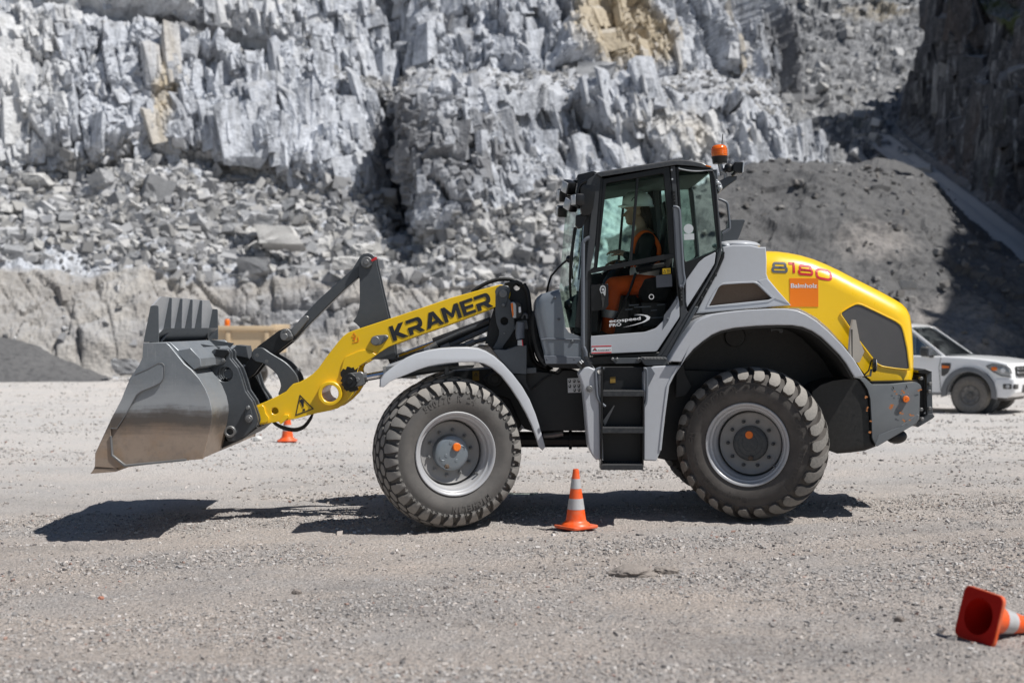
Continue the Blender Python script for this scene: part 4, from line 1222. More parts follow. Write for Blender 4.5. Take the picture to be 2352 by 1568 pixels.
# door frame with its two openings
d_out = fillet(M(3, (484, 322), (922, 240), (944, 500), (968, 830), (985, 1078), (988, 1228), (840, 1456), (402, 1486), (400, 932), (440, 918)), 3)
win = M(3, (508, 352), (882, 286), (904, 540), (920, 800), (922, 818), (448, 912))
low = M(3, (408, 938), (955, 828), (972, 1080), (880, 1250), (832, 1300), (760, 1325), (408, 1352))
door = plate('door', [d_out, fillet(win, 4), fillet(low, 3)], KY, .05, BLK, loader, .008)
put('window_glass', flat_px([M(3, (500, 345), (886, 280), (926, 824), (440, 918))], KY + .03), GLASS, door, 0)
GLASS_D = glass('dark_door_glass', (.94, .96, .95), -.3)
put('lower_glass', flat_px([M(3, (404, 930), (960, 820), (976, 1085), (884, 1256), (836, 1306), (762, 1331), (404, 1358))], KY + .03), GLASS_D, door, 0)
plate('window_divider', [M(3, (705, 312), (722, 309), (676, 866), (656, 870))], KY + .016, .03, BLK, door, .004)
plate('window_ledge', [M(3, (440, 905), (925, 812), (970, 822), (970, 838), (408, 942), (400, 932))], KY - .012, .02, BLK, door, .005)
dp = M(3, (405, 1354), (760, 1327), (832, 1302), (882, 1252), (975, 1088), (986, 1130), (987, 1228), (838, 1454), (405, 1472))
plate('door_panel', [fillet(dp, 4)], KY - .012, .012, GREY, door, .005)
plate('panel_insert', [fillet(M(3, (885, 1218), (973, 1096), (976, 1128), (962, 1160), (935, 1195), (915, 1255), (876, 1312)), 2)], KY - .015, .004, GREYP, door, .001)
put('insert_bolt', pin_at(M(3, (911, 1238))[0], KY, 1.5, KY - .02, KY - .014, 8), LENS, door)
# door handle
plate('handle_recess', [fillet(M(3, (405, 1020), (520, 1010), (522, 1150), (500, 1180), (408, 1190)), 4)], KY - .002, .03, BLK, door, .004)
hd = M(3, (465, 1050), (472, 1028), (486, 1023), (498, 1032), (502, 1050), (496, 1090), (488, 1160), (480, 1164), (476, 1120))
plate('door_handle', [spline(hd, 3, True)], KY - .03, .025, pbr('handle_black', (.03, .03, .032), .2), door, .006)
plate('handle_ring', [spline(M(3, (463, 1050), (470, 1028), (484, 1021), (498, 1028), (503, 1048), (499, 1090), (490, 1080), (484, 1070), (474, 1075)), 3, True), spline(M(3, (470, 1050), (475, 1036), (485, 1030), (495, 1036), (496, 1052), (486, 1062), (474, 1062)), 3, True)], KY - .034, .006, LENS, door, .001)
put('handle_lock', pin_at(M(3, (483, 1050))[0], KY, 3.2, KY - .038, KY - .03, 14), LENS, door)
# printed words on the lower glass
tA = text_plane('ecospeed', M(3, (527, 1266))[0], M(3, (733, 1246))[0], KY - .0022, 7.6, .018, .0)
tB = text_plane('PRO', M(3, (528, 1294))[0], M(3, (606, 1285))[0], KY - .0022, 7.0, .018)
sw = M(3, (690, 1212), (735, 1211), (775, 1216), (796, 1228), (790, 1245), (760, 1262), (700, 1280), (612, 1298), (690, 1278), (740, 1262), (768, 1245), (772, 1232), (755, 1220), (725, 1215))
put('lettering', join(tA, tB, plate_mesh([sw], KY - .0025, .001, 0)), WHITE, door, 0)
st = plate('dealer_sticker', [M(3, (410, 1418), (541, 1414), (541, 1463), (410, 1467))], KY - .0145, .002, WHITE, door, 0)
put('sticker_stripes', join(plate_mesh([M(3, (410, 1418), (541, 1414), (541, 1421), (410, 1425))], KY - .0165, .001, 0), plate_mesh([M(3, (410, 1461), (541, 1457), (541, 1464), (410, 1468))], KY - .0165, .001, 0)), RED, st, 0)
put('sticker_emblem', plate_mesh([M(3, (415, 1449), (432, 1430), (448, 1449), (438, 1449), (432, 1440), (426, 1449))], KY - .0165, .001, 0), BLACKP, st, 0)
put('emblem_dot', plate_mesh([M(3, (426, 1440), (432, 1431), (438, 1440), (432, 1446))], KY - .0168, .001, 0), RED, st, 0)
put('lettering', text_plane('ROHRER-MARTI', M(3, (452, 1452))[0], M(3, (537, 1449))[0], KY - .0168, 3.8, .01), BLACKP, st, 0)
ys = plate('yellow_sticker', [M(3, (875, 911), (928, 908), (929, 943), (877, 948))], KY - .002, .002, YEL, door, 0)
put('sticker_print', join(plate_mesh(tri_ring(*M(3, (889, 918), (900, 940), (880, 941)), .6), KY - .0035, .001, 0), *[plate_mesh([M(3, (904, 917 + 9 * k), (924, 916 + 9 * k), (924, 920 + 9 * k), (904, 921 + 9 * k))], KY - .0035, .001, 0) for k in range(3)]), BLACKP, ys, 0)
gs = plate('grey_notice', [M(3, (832, 955), (936, 948), (940, 1028), (836, 1036))], KY + .024, .004, GREYP, door, 0)
ic = M(3, (803, 1096))[0]
put('glass_symbol', plate_mesh([circ(ic, 6, 20), circ(ic, 4.6, 20)], KY - .0022, .001, 0), WHITE, door, 0)

# pillars and frame
fp = M(3, (428, 285), (447, 284), (472, 308), (478, 322), (438, 740), (398, 932), (398, 1486), (420, 1530), (345, 1530), (345, 1300), (372, 900), (396, 640), (412, 440))
cabf = plate('cab_frame', [fp], KY + .005, .09, CABG, loader, .012)
plate('cab_frame_seal', [M(3, (470, 318), (486, 318), (442, 916), (402, 932), (398, 1486), (386, 1486), (388, 930), (425, 900))], KY + .001, .03, BLK, cabf, .004)
bp = M(3, (926, 240), (962, 236), (985, 600), (1005, 900), (1035, 1186), (1046, 1196), (900, 1440), (862, 1490), (836, 1490), (990, 1236), (986, 1078), (945, 500))
plate('centre_pillar', [bp], KY + .006, .09, CABG, cabf, .01)
plate('pillar_cover', [M(3, (945, 520), (965, 505), (985, 520), (1000, 800), (1020, 980), (1018, 1040), (985, 1030), (960, 830))], KY - .03, .04, GREY2, cabf, .01)
tube('handrail', [W(p, KY - .06) for p in M(3, (946, 506), (968, 508), (986, 530), (994, 640), (1003, 800), (1012, 930), (1020, 985), (1008, 1022), (990, 1028))], .013, GREY2, cabf, 4)
each('hinge', [join(*[cyl_y(XZ(M(3, (x, y)), KY)[0], .012, KY - .03, KY + .02, 12) for x, y in q], plate_mesh([M(3, *r)], KY - .012, .02, .003)) for q, r in ((((945, 410), (947, 432), (949, 452), (951, 474)), ((936, 400), (958, 398), (962, 490), (940, 492))), (((992, 1045), (994, 1072), (996, 1096), (998, 1120)), ((984, 1030), (1004, 1030), (1010, 1150), (990, 1150))))], BLK, cabf)
each('bolt', [cyl_y(XZ(M(3, (x, y)), KY)[0], .009, KY - .012, KY + .01, 10) for x, y in ((936, 264), (939, 326), (984, 252))], LENS, cabf)
# rear quarter: black frame, glass, grey lower panel, rear pillar
qo = fillet(M(3, (964, 240), (1185, 252), (1214, 300), (1250, 780), (1224, 802), (1112, 868), (1026, 988), (1010, 930), (985, 560)), 5)
qi = fillet(M(3, (982, 268), (1170, 266), (1186, 290), (1236, 770), (1222, 792), (1120, 840), (1022, 868), (1008, 700), (992, 420)), 7)
plate('quarter_frame', [qo, qi], KY + .004, .04, BLK, cabf, .006)
put('quarter_glass', flat_px([M(3, (974, 258), (1178, 258), (1244, 782), (1118, 850), (1014, 880))], KY + .02), GLASS, cabf, 0)
put('glass_marks', join(plate_mesh([circ(M(3, (1047, 650))[0], 11, 28)], KY + .016, .002, 0), plate_mesh([M(3, (1016, 684), (1083, 681), (1084, 721), (1017, 724))], KY + .016, .002, 0)), pbr('white_sticker', (.62, .66, .68), .5), cabf, 0)
plate('quarter_panel', [fillet(M(3, (1028, 990), (1112, 872), (1150, 840), (1226, 802), (1216, 880), (1180, 940), (1036, 1166), (1028, 1120)), 3)], KY - .002, .04, GREY, cabf, .008)
cpil = M(3, (1190, 252), (1206, 258), (1222, 300), (1244, 520), (1262, 700), (1266, 770), (1258, 830), (1232, 905), (1090, 1150), (905, 1490), (862, 1492), (1046, 1196), (1190, 950), (1226, 880), (1240, 800), (1252, 780), (1240, 640), (1216, 320), (1200, 270))
plate('rear_pillar', [cpil], KY - .004, .12, CABG, cabf, .012)
plate('rear_seal', [M(3, (1272, 800), (1285, 802), (1280, 840), (1250, 905), (1120, 1130), (960, 1410), (925, 1490), (905, 1490), (1090, 1155), (1240, 890))], KY + .03, .10, BLK, cabf, .006)
each('seal_clip', [plate_mesh([M(3, (x, y), (x + 14, y + 4), (x + 8, y + 24), (x - 8, y + 20))], KY + .02, .03, .003) for x, y in ((1222, 940), (1190, 990), (1160, 1044), (1130, 1096))], BLK2, cabf)
plate('rear_stay', [M(3, (1088, 1158), (1112, 1160), (940, 1480), (905, 1492))], KY - .006, .04, DGREY, cabf, .006)
# far side of the cab: mirrored frame, the door's lower opening closed to darken the inside
for nm, lp, mt in (('door', [d_out, fillet(win, 4)], BLK), ('pillar', [fp], CABG), ('centre_pillar', [bp], CABG), ('quarter_frame', [qo, qi], BLK), ('rear_pillar', [cpil], CABG)):
    put(nm, mirrored(plate_mesh(lp, KY, .06, .006)), mt, cabf)
put('window_divider', mirrored(plate_mesh([M(3, (705, 312), (722, 309), (676, 866), (656, 870))], KY + .016, .03, .004)), BLK, cabf)
put('window_glass', mirrored(flat_px([M(3, (500, 345), (886, 280), (926, 824), (440, 918))], KY + .03)), GLASS, cabf, 0)
put('quarter_panel', mirrored(plate_mesh([M(3, (1020, 1000), (1060, 870), (1226, 802), (1216, 880), (1036, 1166))], KY - .002, .04, .006)), GREY, cabf)
put('quarter_glass', mirrored(flat_px([M(3, (974, 258), (1178, 258), (1244, 782), (1118, 850), (1014, 880))], KY + .02)), GLASS, cabf, 0)

# roof
rfp = M(3, (440, 292), (470, 310), (926, 238), (964, 232), (1080, 240), (1190, 258), (1212, 268), (1200, 248), (1130, 215), (1060, 202), (1000, 198), (940, 200), (880, 210), (780, 226), (680, 242), (540, 264), (446, 282))
rp2 = XZ(rfp, KY)
roof = put('roof', prism_mesh(rp2, KY - .03, KF + .03, bev=list(range(6, 17)), boff=.035, seg=4), pbr('roof_dark', (.045, .047, .05), .3, 0, .1, .1, 3., .3), loader, 35)
put('roof_lining', prism_mesh(XZ(M(3, (480, 318), (926, 242), (1190, 262), (1180, 285), (920, 300), (500, 372)), KY), KY + .06, KF - .06), SEAT, roof, 20)
tp_ = []
for x0, x1, y0 in ((500, 560, 262), (575, 630, 250), (690, 720, 230), (735, 780, 222)):
    tp_.append(prism_mesh(XZ(M(3, (x0, y0 + 12), (x0 + 2, y0), (x1 - 2, y0 - 6), (x1, y0 + 6)), KY), KY + .15, KY + .9))
each('roof_hatch', tp_, BLK, roof, 20)
plate('roof_reflector', [M(3, (1160, 232), (1196, 240), (1194, 247), (1160, 238))], KY - .035, .02, ORP, roof, 0)
tube('roof_cable', [W(p, KY - .02) for p in M(3, (984, 256), (1010, 262), (1060, 270), (1120, 272), (1170, 266), (1205, 266))], .006, LENS, roof, 4)
vis = M(3, (318, 372), (316, 296), (420, 272), (446, 282), (440, 292), (428, 330), (400, 440), (335, 440))
put('roof_visor', prism_mesh(XZ(fillet(vis, 3, 3), KY + .03), KY + .03, KF - .03, bev=list(range(4, 18)), boff=.02, seg=3), BLK, roof, 35)
plate('visor_plate', [fillet(M(3, (372, 372), (382, 330), (445, 288), (470, 312), (440, 372)), 3)], KY - .004, .03, CABG, roof, .006)

# windscreen: bulged glass between the front pillars
def front_x(z):
    zt, zb = CH - (455 - HY) / F * KY, CH - (755 - HY) / F * KY
    k = (z - zb) / (zt - zb)
    return ((1337 - CX) + k * 17) / F * KY
gv, gf = [], []
NZ, NYY = 8, 16
for i in range(NZ + 1):
    z = (CH - (752 - HY) / F * KY) + ((CH - (430 - HY) / F * KY) - (CH - (752 - HY) / F * KY)) * i / NZ
    for j in range(NYY + 1):
        u = -1 + 2 * j / NYY
        y = YC + u * (KF - KY) / 2 * .985
        bul = (.235 - .03 * i / NZ) * (1 - abs(u) ** 2.6)
        gv.append((front_x(z) + .03 - bul, y, z))
for i in range(NZ):
    for j in range(NYY):
        a = i * (NYY + 1) + j
        gf.append((a, a + 1, a + NYY + 2, a + NYY + 1))
me = bpy.data.meshes.new('ws'); me.from_pydata(gv, [], gf)
ws = put('windscreen', me, GLASS_F, loader, 180)
plate('screen_seal', [M(3, (372, 420), (415, 400), (395, 640), (345, 1300), (300, 1290), (345, 900))], KY + .02, .05, BLK, ws, .006)
tube('wiper', [W(p, y) for p, y in zip(M(3, (275, 1130), (268, 1000), (272, 860), (300, 640)), (12.9, 12.86, 12.82, 12.8))], .012, BLK, ws)
tube('wiper_blade', [W(p, 12.78) for p in M(3, (285, 980), (280, 900), (290, 760), (318, 600))], .008, BLK, ws)
tube('wiper_arm', [W(p, y) for p, y in zip(M(3, (118, 1066), (128, 1010), (145, 960), (200, 895), (262, 845)), (13.2, 13.1, 13.05, 12.95, 12.85))], .010, BLK, ws)
each('wiper_motor', [sph(W(M(3, (265, 848))[0], 12.86), .035, 2), sph(W(M(3, (264, 1150))[0], 12.9), .05, 2)], BLK, ws)
# front cowl
co = M(3, (38, 1200), (42, 1130), (54, 1098), (80, 1076), (200, 1044), (222, 1180), (240, 1300), (262, 1330), (345, 1358), (345, 1532), (112, 1532), (98, 1460), (72, 1360))
cxz = XZ(co, KY + .02)
cowl = put('front_cowl', prism_mesh(cxz, KY + .02, KF - .02, bev=[0, 1, 2, 3, 10, 11, 12], boff=.07, seg=5), pbr('cowl_grey', (.17, .195, .225), .3, 0, .06, .06, 2., .3), loader, 35)
plate('cowl_fold', [M(3, (78, 1372), (110, 1366), (345, 1372), (345, 1382), (112, 1378), (80, 1384))], KY + .012, .02, GREY2, cowl, .008)
plate('cowl_skirt', [fillet(M(3, (96, 1480), (345, 1492), (345, 1536), (110, 1536)), 2)], KY + .010, .03, GREY2, cowl, .006)
each('cowl_bolt', [pin_at(M(3, (x, y))[0], KY + .02, r, KY + .008, KY + .022, 14) for x, y, r in ((168, 1103, 3.2), (195, 1243, 3), (282, 1390, 4), (296, 1506, 1.8), (118, 1506, 1.8))], DGREY, cowl)
put('cowl_bellows', tube_mesh([W(p, KY + .35) for p in M(3, (40, 1190), (30, 1280), (48, 1400), (80, 1490), (120, 1540))], .045, 3, 4), BLK2, cowl)
plate('cab_floor', [M(3, (95, 1530), (345, 1532), (420, 1520), (860, 1490), (900, 1490), (905, 1568), (300, 1568), (150, 1560))], KY + .12, KF - KY - .24, BLK2, loader, .01)
plate('sill', [M(3, (345, 1500), (420, 1490), (860, 1458), (905, 1490), (880, 1525), (345, 1545))], KY + .02, .1, BLK, loader, .008)
# front handrail
tube('front_handrail', [W(p, KY - .07) for p in M(3, (398, 708), (378, 716), (360, 735), (354, 765), (353, 1000), (354, 1380), (360, 1430), (371, 1460), (371, 1500))], .018, GREY2, cabf, 4)

# lamps and mirrors on the front corner of the roof
mir = put('side_mirror', prism_mesh(XZ(fillet(M(3, (342, 372), (356, 362), (436, 362), (434, 420), (420, 520), (400, 560), (345, 560), (338, 480)), 4, 3), KY - .16), KY - .16, KY + .02, bev=list(range(0, 30)), boff=.02, seg=3), BLK, loader, 35)
tube('mirror_arm', [W(p, KY - .1) for p in M(3, (376, 336), (350, 350), (330, 372), (322, 420), (325, 520))], .017, BLK, mir, 4)
plate('mirror_lower', [fillet(M(3, (308, 560), (372, 550), (380, 570), (352, 640), (325, 650), (305, 630)), 3)], KY - .12, .1, BLK2, mir, .015)
def lamp(cx, cy, w, h, Y, ang, yaw):
    o = put('work_light', box_mesh(-w / 2, w / 2, -.045, .045, -h / 2, h / 2, .018), BLK, loader, 35, W(M(3, (cx, cy))[0], Y), (0, R(ang), R(yaw)))
    put('lens', box_mesh(-w / 2 + .012, w / 2 - .012, -.052, -.04, -h / 2 + .012, h / 2 - .012, .003), LENS, o, 35, local=True)
    return o
lamp(262, 378, .12, .12, 12.7, 20, -62)
lamp(222, 432, .11, .12, 13.0, 8, -75)
lamp(278, 490, .11, .12, 12.6, 25, -55)
lamp(322, 462, .12, .11, 12.5, 0, -70)
lamp(214, 536, .10, .11, 13.5, 10, -80)
tube('lamp_bracket', [W(p, 12.75) for p in M(3, (330, 345), (300, 340), (270, 355))], .014, BLK, roof)
tube('lamp_bracket', [W(p, 12.8) for p in M(3, (335, 400), (300, 430), (240, 430))], .012, BLK, roof)
tube('lamp_bracket', [W(p, 12.62) for p in M(3, (330, 430), (312, 470), (285, 485))], .012, BLK, roof)

# beacon, rear lamp, bracket, rear rail, aerial
bc = W(M(3, (1252, 225))[0], 12.9)
k = .35 / F * 12.9
amber = NT('amber_plastic')
amber.col(amber.mix(amber.noise(9, 3, .5), (.80, .10, .004), (.95, .24, .01)))
amber.b.inputs['Roughness'].default_value = .18
amber.b.inputs['Coat Weight'].default_value = .5
bk = put('beacon', lathe_mesh([(0, 0), (47 * k, 2 * k), (49 * k, 30 * k), (53 * k, 42 * k), (53 * k, 50 * k), (0, 50 * k)], 32), BLK, loader, 35, bc, (0, R(-3), 0))
put('beacon_dome', lathe_mesh([(52 * k, 50 * k), (54 * k, 70 * k), (53 * k, 96 * k), (48 * k, 112 * k), (36 * k, 122 * k), (18 * k, 126 * k), (0, 127 * k)], 32), amber.m, bk, 40, local=True)
put('dome_ribs', join(*[lathe_mesh([(53.5 * k, h * k), (55.5 * k, (h + 1.5) * k), (53.5 * k, (h + 3) * k)], 32) for h in (60, 72, 84, 96)]), amber.m, bk, 40, local=True)
put('beacon_stem', join(tube_mesh([bc, W(M(3, (1270, 300))[0], 12.9)], .022), tube_mesh([W(p, 12.88) for p in M(3, (1262, 270), (1290, 300), (1275, 360), (1250, 400))], .016, 2, 4)), LENS, loader)
plate('rear_bracket', [M(3, (1212, 262), (1232, 262), (1240, 340), (1310, 306), (1366, 304), (1362, 328), (1300, 372), (1240, 420), (1222, 400))], 12.86, .06, DGREY, loader, .008)
rl = plate('rear_work_light', [fillet(M(3, (1340, 225), (1352, 212), (1405, 210), (1410, 225), (1406, 270), (1396, 286), (1350, 282), (1338, 268)), 3)], 12.8, .13, BLK, loader, .015)
plate('light_hood', [fillet(M(3, (1404, 212), (1414, 214), (1408, 280), (1398, 284)), 1)], 12.79, .15, LENS, rl, .006)
put('light_arm', join(tube_mesh([W(p, 12.86) for p in M(3, (1346, 250), (1300, 252), (1280, 270))], .022), tube_mesh([W(p, 12.84) for p in M(3, (1330, 300), (1345, 290), (1350, 275))], .014), sph(W(M(3, (1312, 250))[0], 12.86), .045, 2)), BLK2, rl)
put('bracket_clutter', join(tube_mesh([W(p, 12.84) for p in M(3, (1226, 330), (1250, 350), (1262, 385), (1245, 405))], .010, 2, 4), sph(W(M(3, (1250, 382))[0], 12.84), .026, 2), sph(W(M(3, (1236, 352))[0], 12.84), .022, 2)), LENS, loader)
tube('rear_rail', [W(p, 12.8) for p in M(3, (1244, 455), (1270, 464), (1298, 482), (1306, 520), (1316, 630), (1308, 655), (1268, 682))], .012, GREY2, cabf, 4)
tube('aerial', [W(p, 13.1) for p in M(3, (1272, 28), (1265, 100))], .004, BLK, roof)

# ---------------------------------------------------------------- inside
seat = plate('seat', [fillet(M(3, (760, 980), (860, 960), (890, 700), (905, 560), (935, 560), (950, 700), (935, 1050), (900, 1130), (740, 1130), (720, 1060)), 5)], YC - .26, .52, SEAT, loader, .05, res=3)
put('headrest', plate_mesh([fillet(M(3, (878, 470), (925, 466), (938, 560), (900, 570)), 5)], YC - .14, .28, .04), SEAT, seat)
put('armrest', plate_mesh([fillet(M(3, (700, 900), (890, 870), (900, 905), (710, 935)), 3)], YC - .38, .09, .02), SEAT, seat)
put('seat_base', plate_mesh([M(3, (730, 1130), (910, 1130), (890, 1290), (740, 1300))], YC - .22, .44, .02), BLK2, seat)
stc = W(M(3, (600, 880))[0], YC)
ring = []
tl = Matrix.Rotation(R(-28), 3, 'Y')
ring = [stc + tl @ Vector((.19 * math.cos(2 * math.pi * i / 32), .19 * math.sin(2 * math.pi * i / 32), 0)) for i in range(33)]
sw_ = put('steering_wheel', join(tube_mesh(ring, .014), tube_mesh([stc + tl @ Vector((-.19, 0, 0)), stc + tl @ Vector((.19, 0, 0))], .012), tube_mesh([stc + tl @ Vector((0, -.19, 0)), stc], .012)), BLK, loader)
put('steering_column', tube_mesh([stc, W(M(3, (520, 1000))[0], YC), W(M(3, (430, 1330))[0], YC)], .05), BLK2, sw_)
plate('dashboard', [fillet(M(3, (250, 1120), (420, 1010), (470, 1010), (460, 1340), (300, 1340)), 4)], YC - .45, .9, BLK2, loader, .03)
plate('side_console', [fillet(M(3, (640, 1010), (940, 980), (950, 1120), (900, 1290), (680, 1300), (660, 1150)), 5)], YC + .28, .3, BLK2, loader, .03)
put('console_levers', join(tube_mesh([W(p, YC - .3) for p in M(3, (700, 940), (660, 1060), (560, 1250))], .012), tube_mesh([W(p, YC - .28) for p in M(3, (720, 935), (860, 905), (930, 915))], .016)), BLK, loader)
each('console_trim', [plate_mesh([M(3, (x0, y0), (x1, y0 - 4), (x1, y0 + 4), (x0, y0 + 8))], YC - .44, .01, .002) for x0, x1, y0 in ((655, 720, 1148), (630, 680, 1176), (800, 840, 1182), (690, 800, 1160), (840, 890, 1145), (690, 750, 1215), (800, 880, 1230))], GREY2, bpy.data.objects['side_console'])
plate('cab_rear_wall', [M(3, (955, 830), (1010, 930), (1026, 990), (1000, 1300), (860, 1480), (420, 1490), (420, 1340), (780, 1340), (900, 1180))], YC + .6, .05, BLK2, loader, 0)
plate('cab_back_panel', [M(3, (1010, 880), (1230, 790), (1235, 810), (1030, 1160), (1010, 1150))], KY + .15, KF - KY - .3, BLK2, loader, .01)
# ================================================================ driver
def skin_mat(name, col, rough=.5):
    t = NT(name); n = t.noise(30, 4, .6)
    t.col(t.mix(n, col, tuple(c * .82 for c in col))); t.b.inputs['Roughness'].default_value = rough
    t.b.inputs['Subsurface Weight'].default_value = .05
    return t.m
def cloth(name, col):
    t = NT(name); n = t.noise(9, 5, .6); n2 = t.noise(160, 3, .6)
    t.col(t.mix(n, col, tuple(c * .6 for c in col))); t.b.inputs['Roughness'].default_value = .85
    t.bump(t.math('ADD', t.math('MULTIPLY', n, 1.), t.math('MULTIPLY', n2, .1)), .5, .02)
    return t.m
SKIN = skin_mat('skin', (.40, .235, .165))
def remesh(name, mes, vox, mat, parent, smooth_it=4):
    me = join(*mes)
    o = put(name, me, mat, parent, 0)
    md = o.modifiers.new('Remesh', 'REMESH'); md.mode = 'VOXEL'; md.voxel_size = vox; md.use_smooth_shade = True
    sm = o.modifiers.new('Smooth', 'SMOOTH'); sm.factor = .5; sm.iterations = smooth_it
    return o
DY = 13.38
def D(n, x, y, dy=0.):
    return W(M(n, (x, y))[0], DY + dy)
hip = D(12, 1215, 330); head = D(11, 1090, 690)
neck0, neck1 = D(11, 1165, 985), D(11, 1120, 800)
person = None
# head measured along the face: looks along -X, a touch down
hs = [sph(head + Vector((.0, 0, .02)), (.098, .078, .112)),              # skull
      sph(head + Vector((-.045, 0, -.055)), (.060, .058, .082)),          # face
      sph(head + Vector((-.078, 0, -.115)), (.026, .030, .024)),          # chin
      limb(head + Vector((.03, .0, -.10)), head + Vector((-.07, 0, -.118)), .048, .030),   # jaw
      limb(head + Vector((-.095, 0, -.022)), head + Vector((-.120, 0, -.056)), .009, .014),   # nose
      sph(head + Vector((-.098, 0, .012)), (.018, .050, .014)),           # brow
      sph(head + Vector((-.094, 0, -.080)), (.018, .024, .007)), sph(head + Vector((-.092, 0, -.093)), (.018, .022, .008)),  # lips
      sph(head + Vector((.012, -.077, -.03)), (.020, .010, .032)), sph(head + Vector((.012, .077, -.03)), (.020, .010, .032)),  # ears
      limb(neck1 + Vector((.01, 0, -.03)), neck0, .056, .064)]
# near arm and hand out on the wheel, far arm, body core under the clothes
sh_n, el_n, wr_n = D(11, 1200, 1010, -.19), D(11, 1150, 1250, -.26), D(11, 945, 1148, -.16)
sh_f, el_f, wr_f = D(11, 1200, 1010, .19), D(11, 1130, 1260, .26), D(11, 930, 1250, .15)
hs += [limb(neck0, hip + Vector((0, 0, .1)), .11, .12), limb(sh_n, el_n, .046, .040), limb(el_n, wr_n, .040, .027), limb(sh_f, el_f, .046, .040), limb(el_f, wr_f, .040, .027)]
def hand(w, d, up, side):
    """palm, four unequal bent fingers and a thumb; d points along the hand, up is the back of the hand"""
    d, up = d.normalized(), up.normalized()
    s = d.cross(up).normalized() * side
    out = [limb(w, w + d * .05, .027, .03), limb(w + d * .03 + s * .02, w + d * .085 + s * .026, .018, .016), limb(w + d * .03 - s * .02, w + d * .08 - s * .026, .018, .016), limb(w + d * .02, w + d * .088, .02, .017)]
    for k, (off, L) in enumerate(((.031, .068), (.0105, .077), (-.0105, .072), (-.030, .056))):
        b = w + d * (.088 - .004 * abs(k - 1)) + s * off
        m1 = b + d * L * .52 - up * L * .10 + s * off * .12
        m2 = m1 + d * L * .32 - up * L * .26
        tip = m2 + d * L * .12 - up * L * .22
        out += [limb(b, m1, .0095, .0086), limb(m1, m2, .0086, .008), limb(m2, tip, .008, .007)]
    tb = w + d * .025 + s * .03
    t1 = tb + d * .03 + s * .025 - up * .012
    t2 = t1 + d * .03 + s * .006 - up * .012
    out += [limb(w + d * .015, tb, .018, .013), limb(tb, t1, .012, .010), limb(t1, t2, .010, .008)]
    return out
hs += hand(wr_n, D(11, 825, 1120, -.10) - wr_n, Vector((0, -.35, 1)), -1)
hs += hand(wr_f, D(11, 830, 1240, .12) - wr_f, Vector((0, .35, 1)), 1)
# legs core
kn_n, an_n = D(12, 850, 345, -.17), D(12, 790, 800, -.16)
kn_f, an_f = D(12, 850, 355, .15), D(12, 760, 800, .14)
hs += [limb(hip + Vector((0, -.1, 0)), kn_n, .085, .06), limb(kn_n, an_n, .055, .04), limb(hip + Vector((0, .1, 0)), kn_f, .085, .06), limb(kn_f, an_f, .055, .04)]
person = remesh('person', hs, .0052, SKIN, None, 3)
tag(person, 'driver seated in the loader cab in white hard hat and orange high-visibility clothes', 'person')
helm = [lathe_mesh([(.128, -.005), (.130, .02), (.124, .06), (.104, .10), (.07, .128), (.03, .140), (0, .142)], 32)]
hm_ = join(*helm); hm_.transform(Matrix.Diagonal((1.12, .95, 1, 1)))
brim = sph((-.10, 0, .004), (.085, .105, .012), 3)
rim_ = lathe_mesh([(.128, -.012), (.140, -.010), (.136, .004), (.128, .006)], 32); rim_.transform(Matrix.Diagonal((1.12, .95, 1, 1)))
hmesh = join(hm_, brim, rim_)
hmesh.transform(Matrix.Translation(head + Vector((.005, 0, .030))) @ Matrix.Rotation(R(-2), 4, 'Y'))
HEL = pbr('helmet_white', (.82, .84, .82), .35, 0, .06, .05)
hl = put('helmet', hmesh, HEL, person, 40)
put('helmet_band', join(*[tube_mesh([head + Vector((x, sg * y, z)) for x, y, z in ((-.06, .112, .07), (-.045, .108, .095), (-.02, .10, .11))], .004) for sg in (-1, 1)]), BLACKP, hl)
HAIR = cloth('brown_hair', (.045, .026, .016))
hr = [limb(head + Vector((.055, 0, .02)), head + Vector((.10, 0, -.10)), .065, .05), limb(head + Vector((.09, -.01, -.06)), head + Vector((.125, -.02, -.19)), .05, .03), limb(head + Vector((.045, -.05, .0)), head + Vector((.05, -.06, -.06)), .035, .02)]
rk = random.Random(2)
for i in range(14):
    b = head + Vector((.10 + rk.uniform(-.03, .03), rk.uniform(-.06, .04), -.06))
    hr.append(limb(b, b + Vector((rk.uniform(.0, .05), rk.uniform(-.02, .02), rk.uniform(-.16, -.06))), .016, .008, 8))
remesh('hair', hr, .007, HAIR, person, 2)
JK = cloth('dark_green_jacket', (.010, .014, .012))
tor = [limb(neck0 + Vector((.02, 0, -.05)), hip + Vector((.01, 0, .10)), .125, .14), limb(sh_n, sh_f, .075, .075), limb(neck1 + Vector((.025, 0, -.10)), neck0, .062, .075), limb(sh_n, el_n, .066, .056), limb(el_n, el_n.lerp(wr_n, .80), .054, .040), limb(sh_f, el_f, .066, .056), limb(el_f, el_f.lerp(wr_f, .8), .054, .04), sph((neck0 + hip) / 2 + Vector((.0, 0, .06)), (.145, .19, .22))]
remesh('jacket', tor, .009, JK, person, 4)
HV = cloth('high_visibility_orange', (.98, .15, .02))
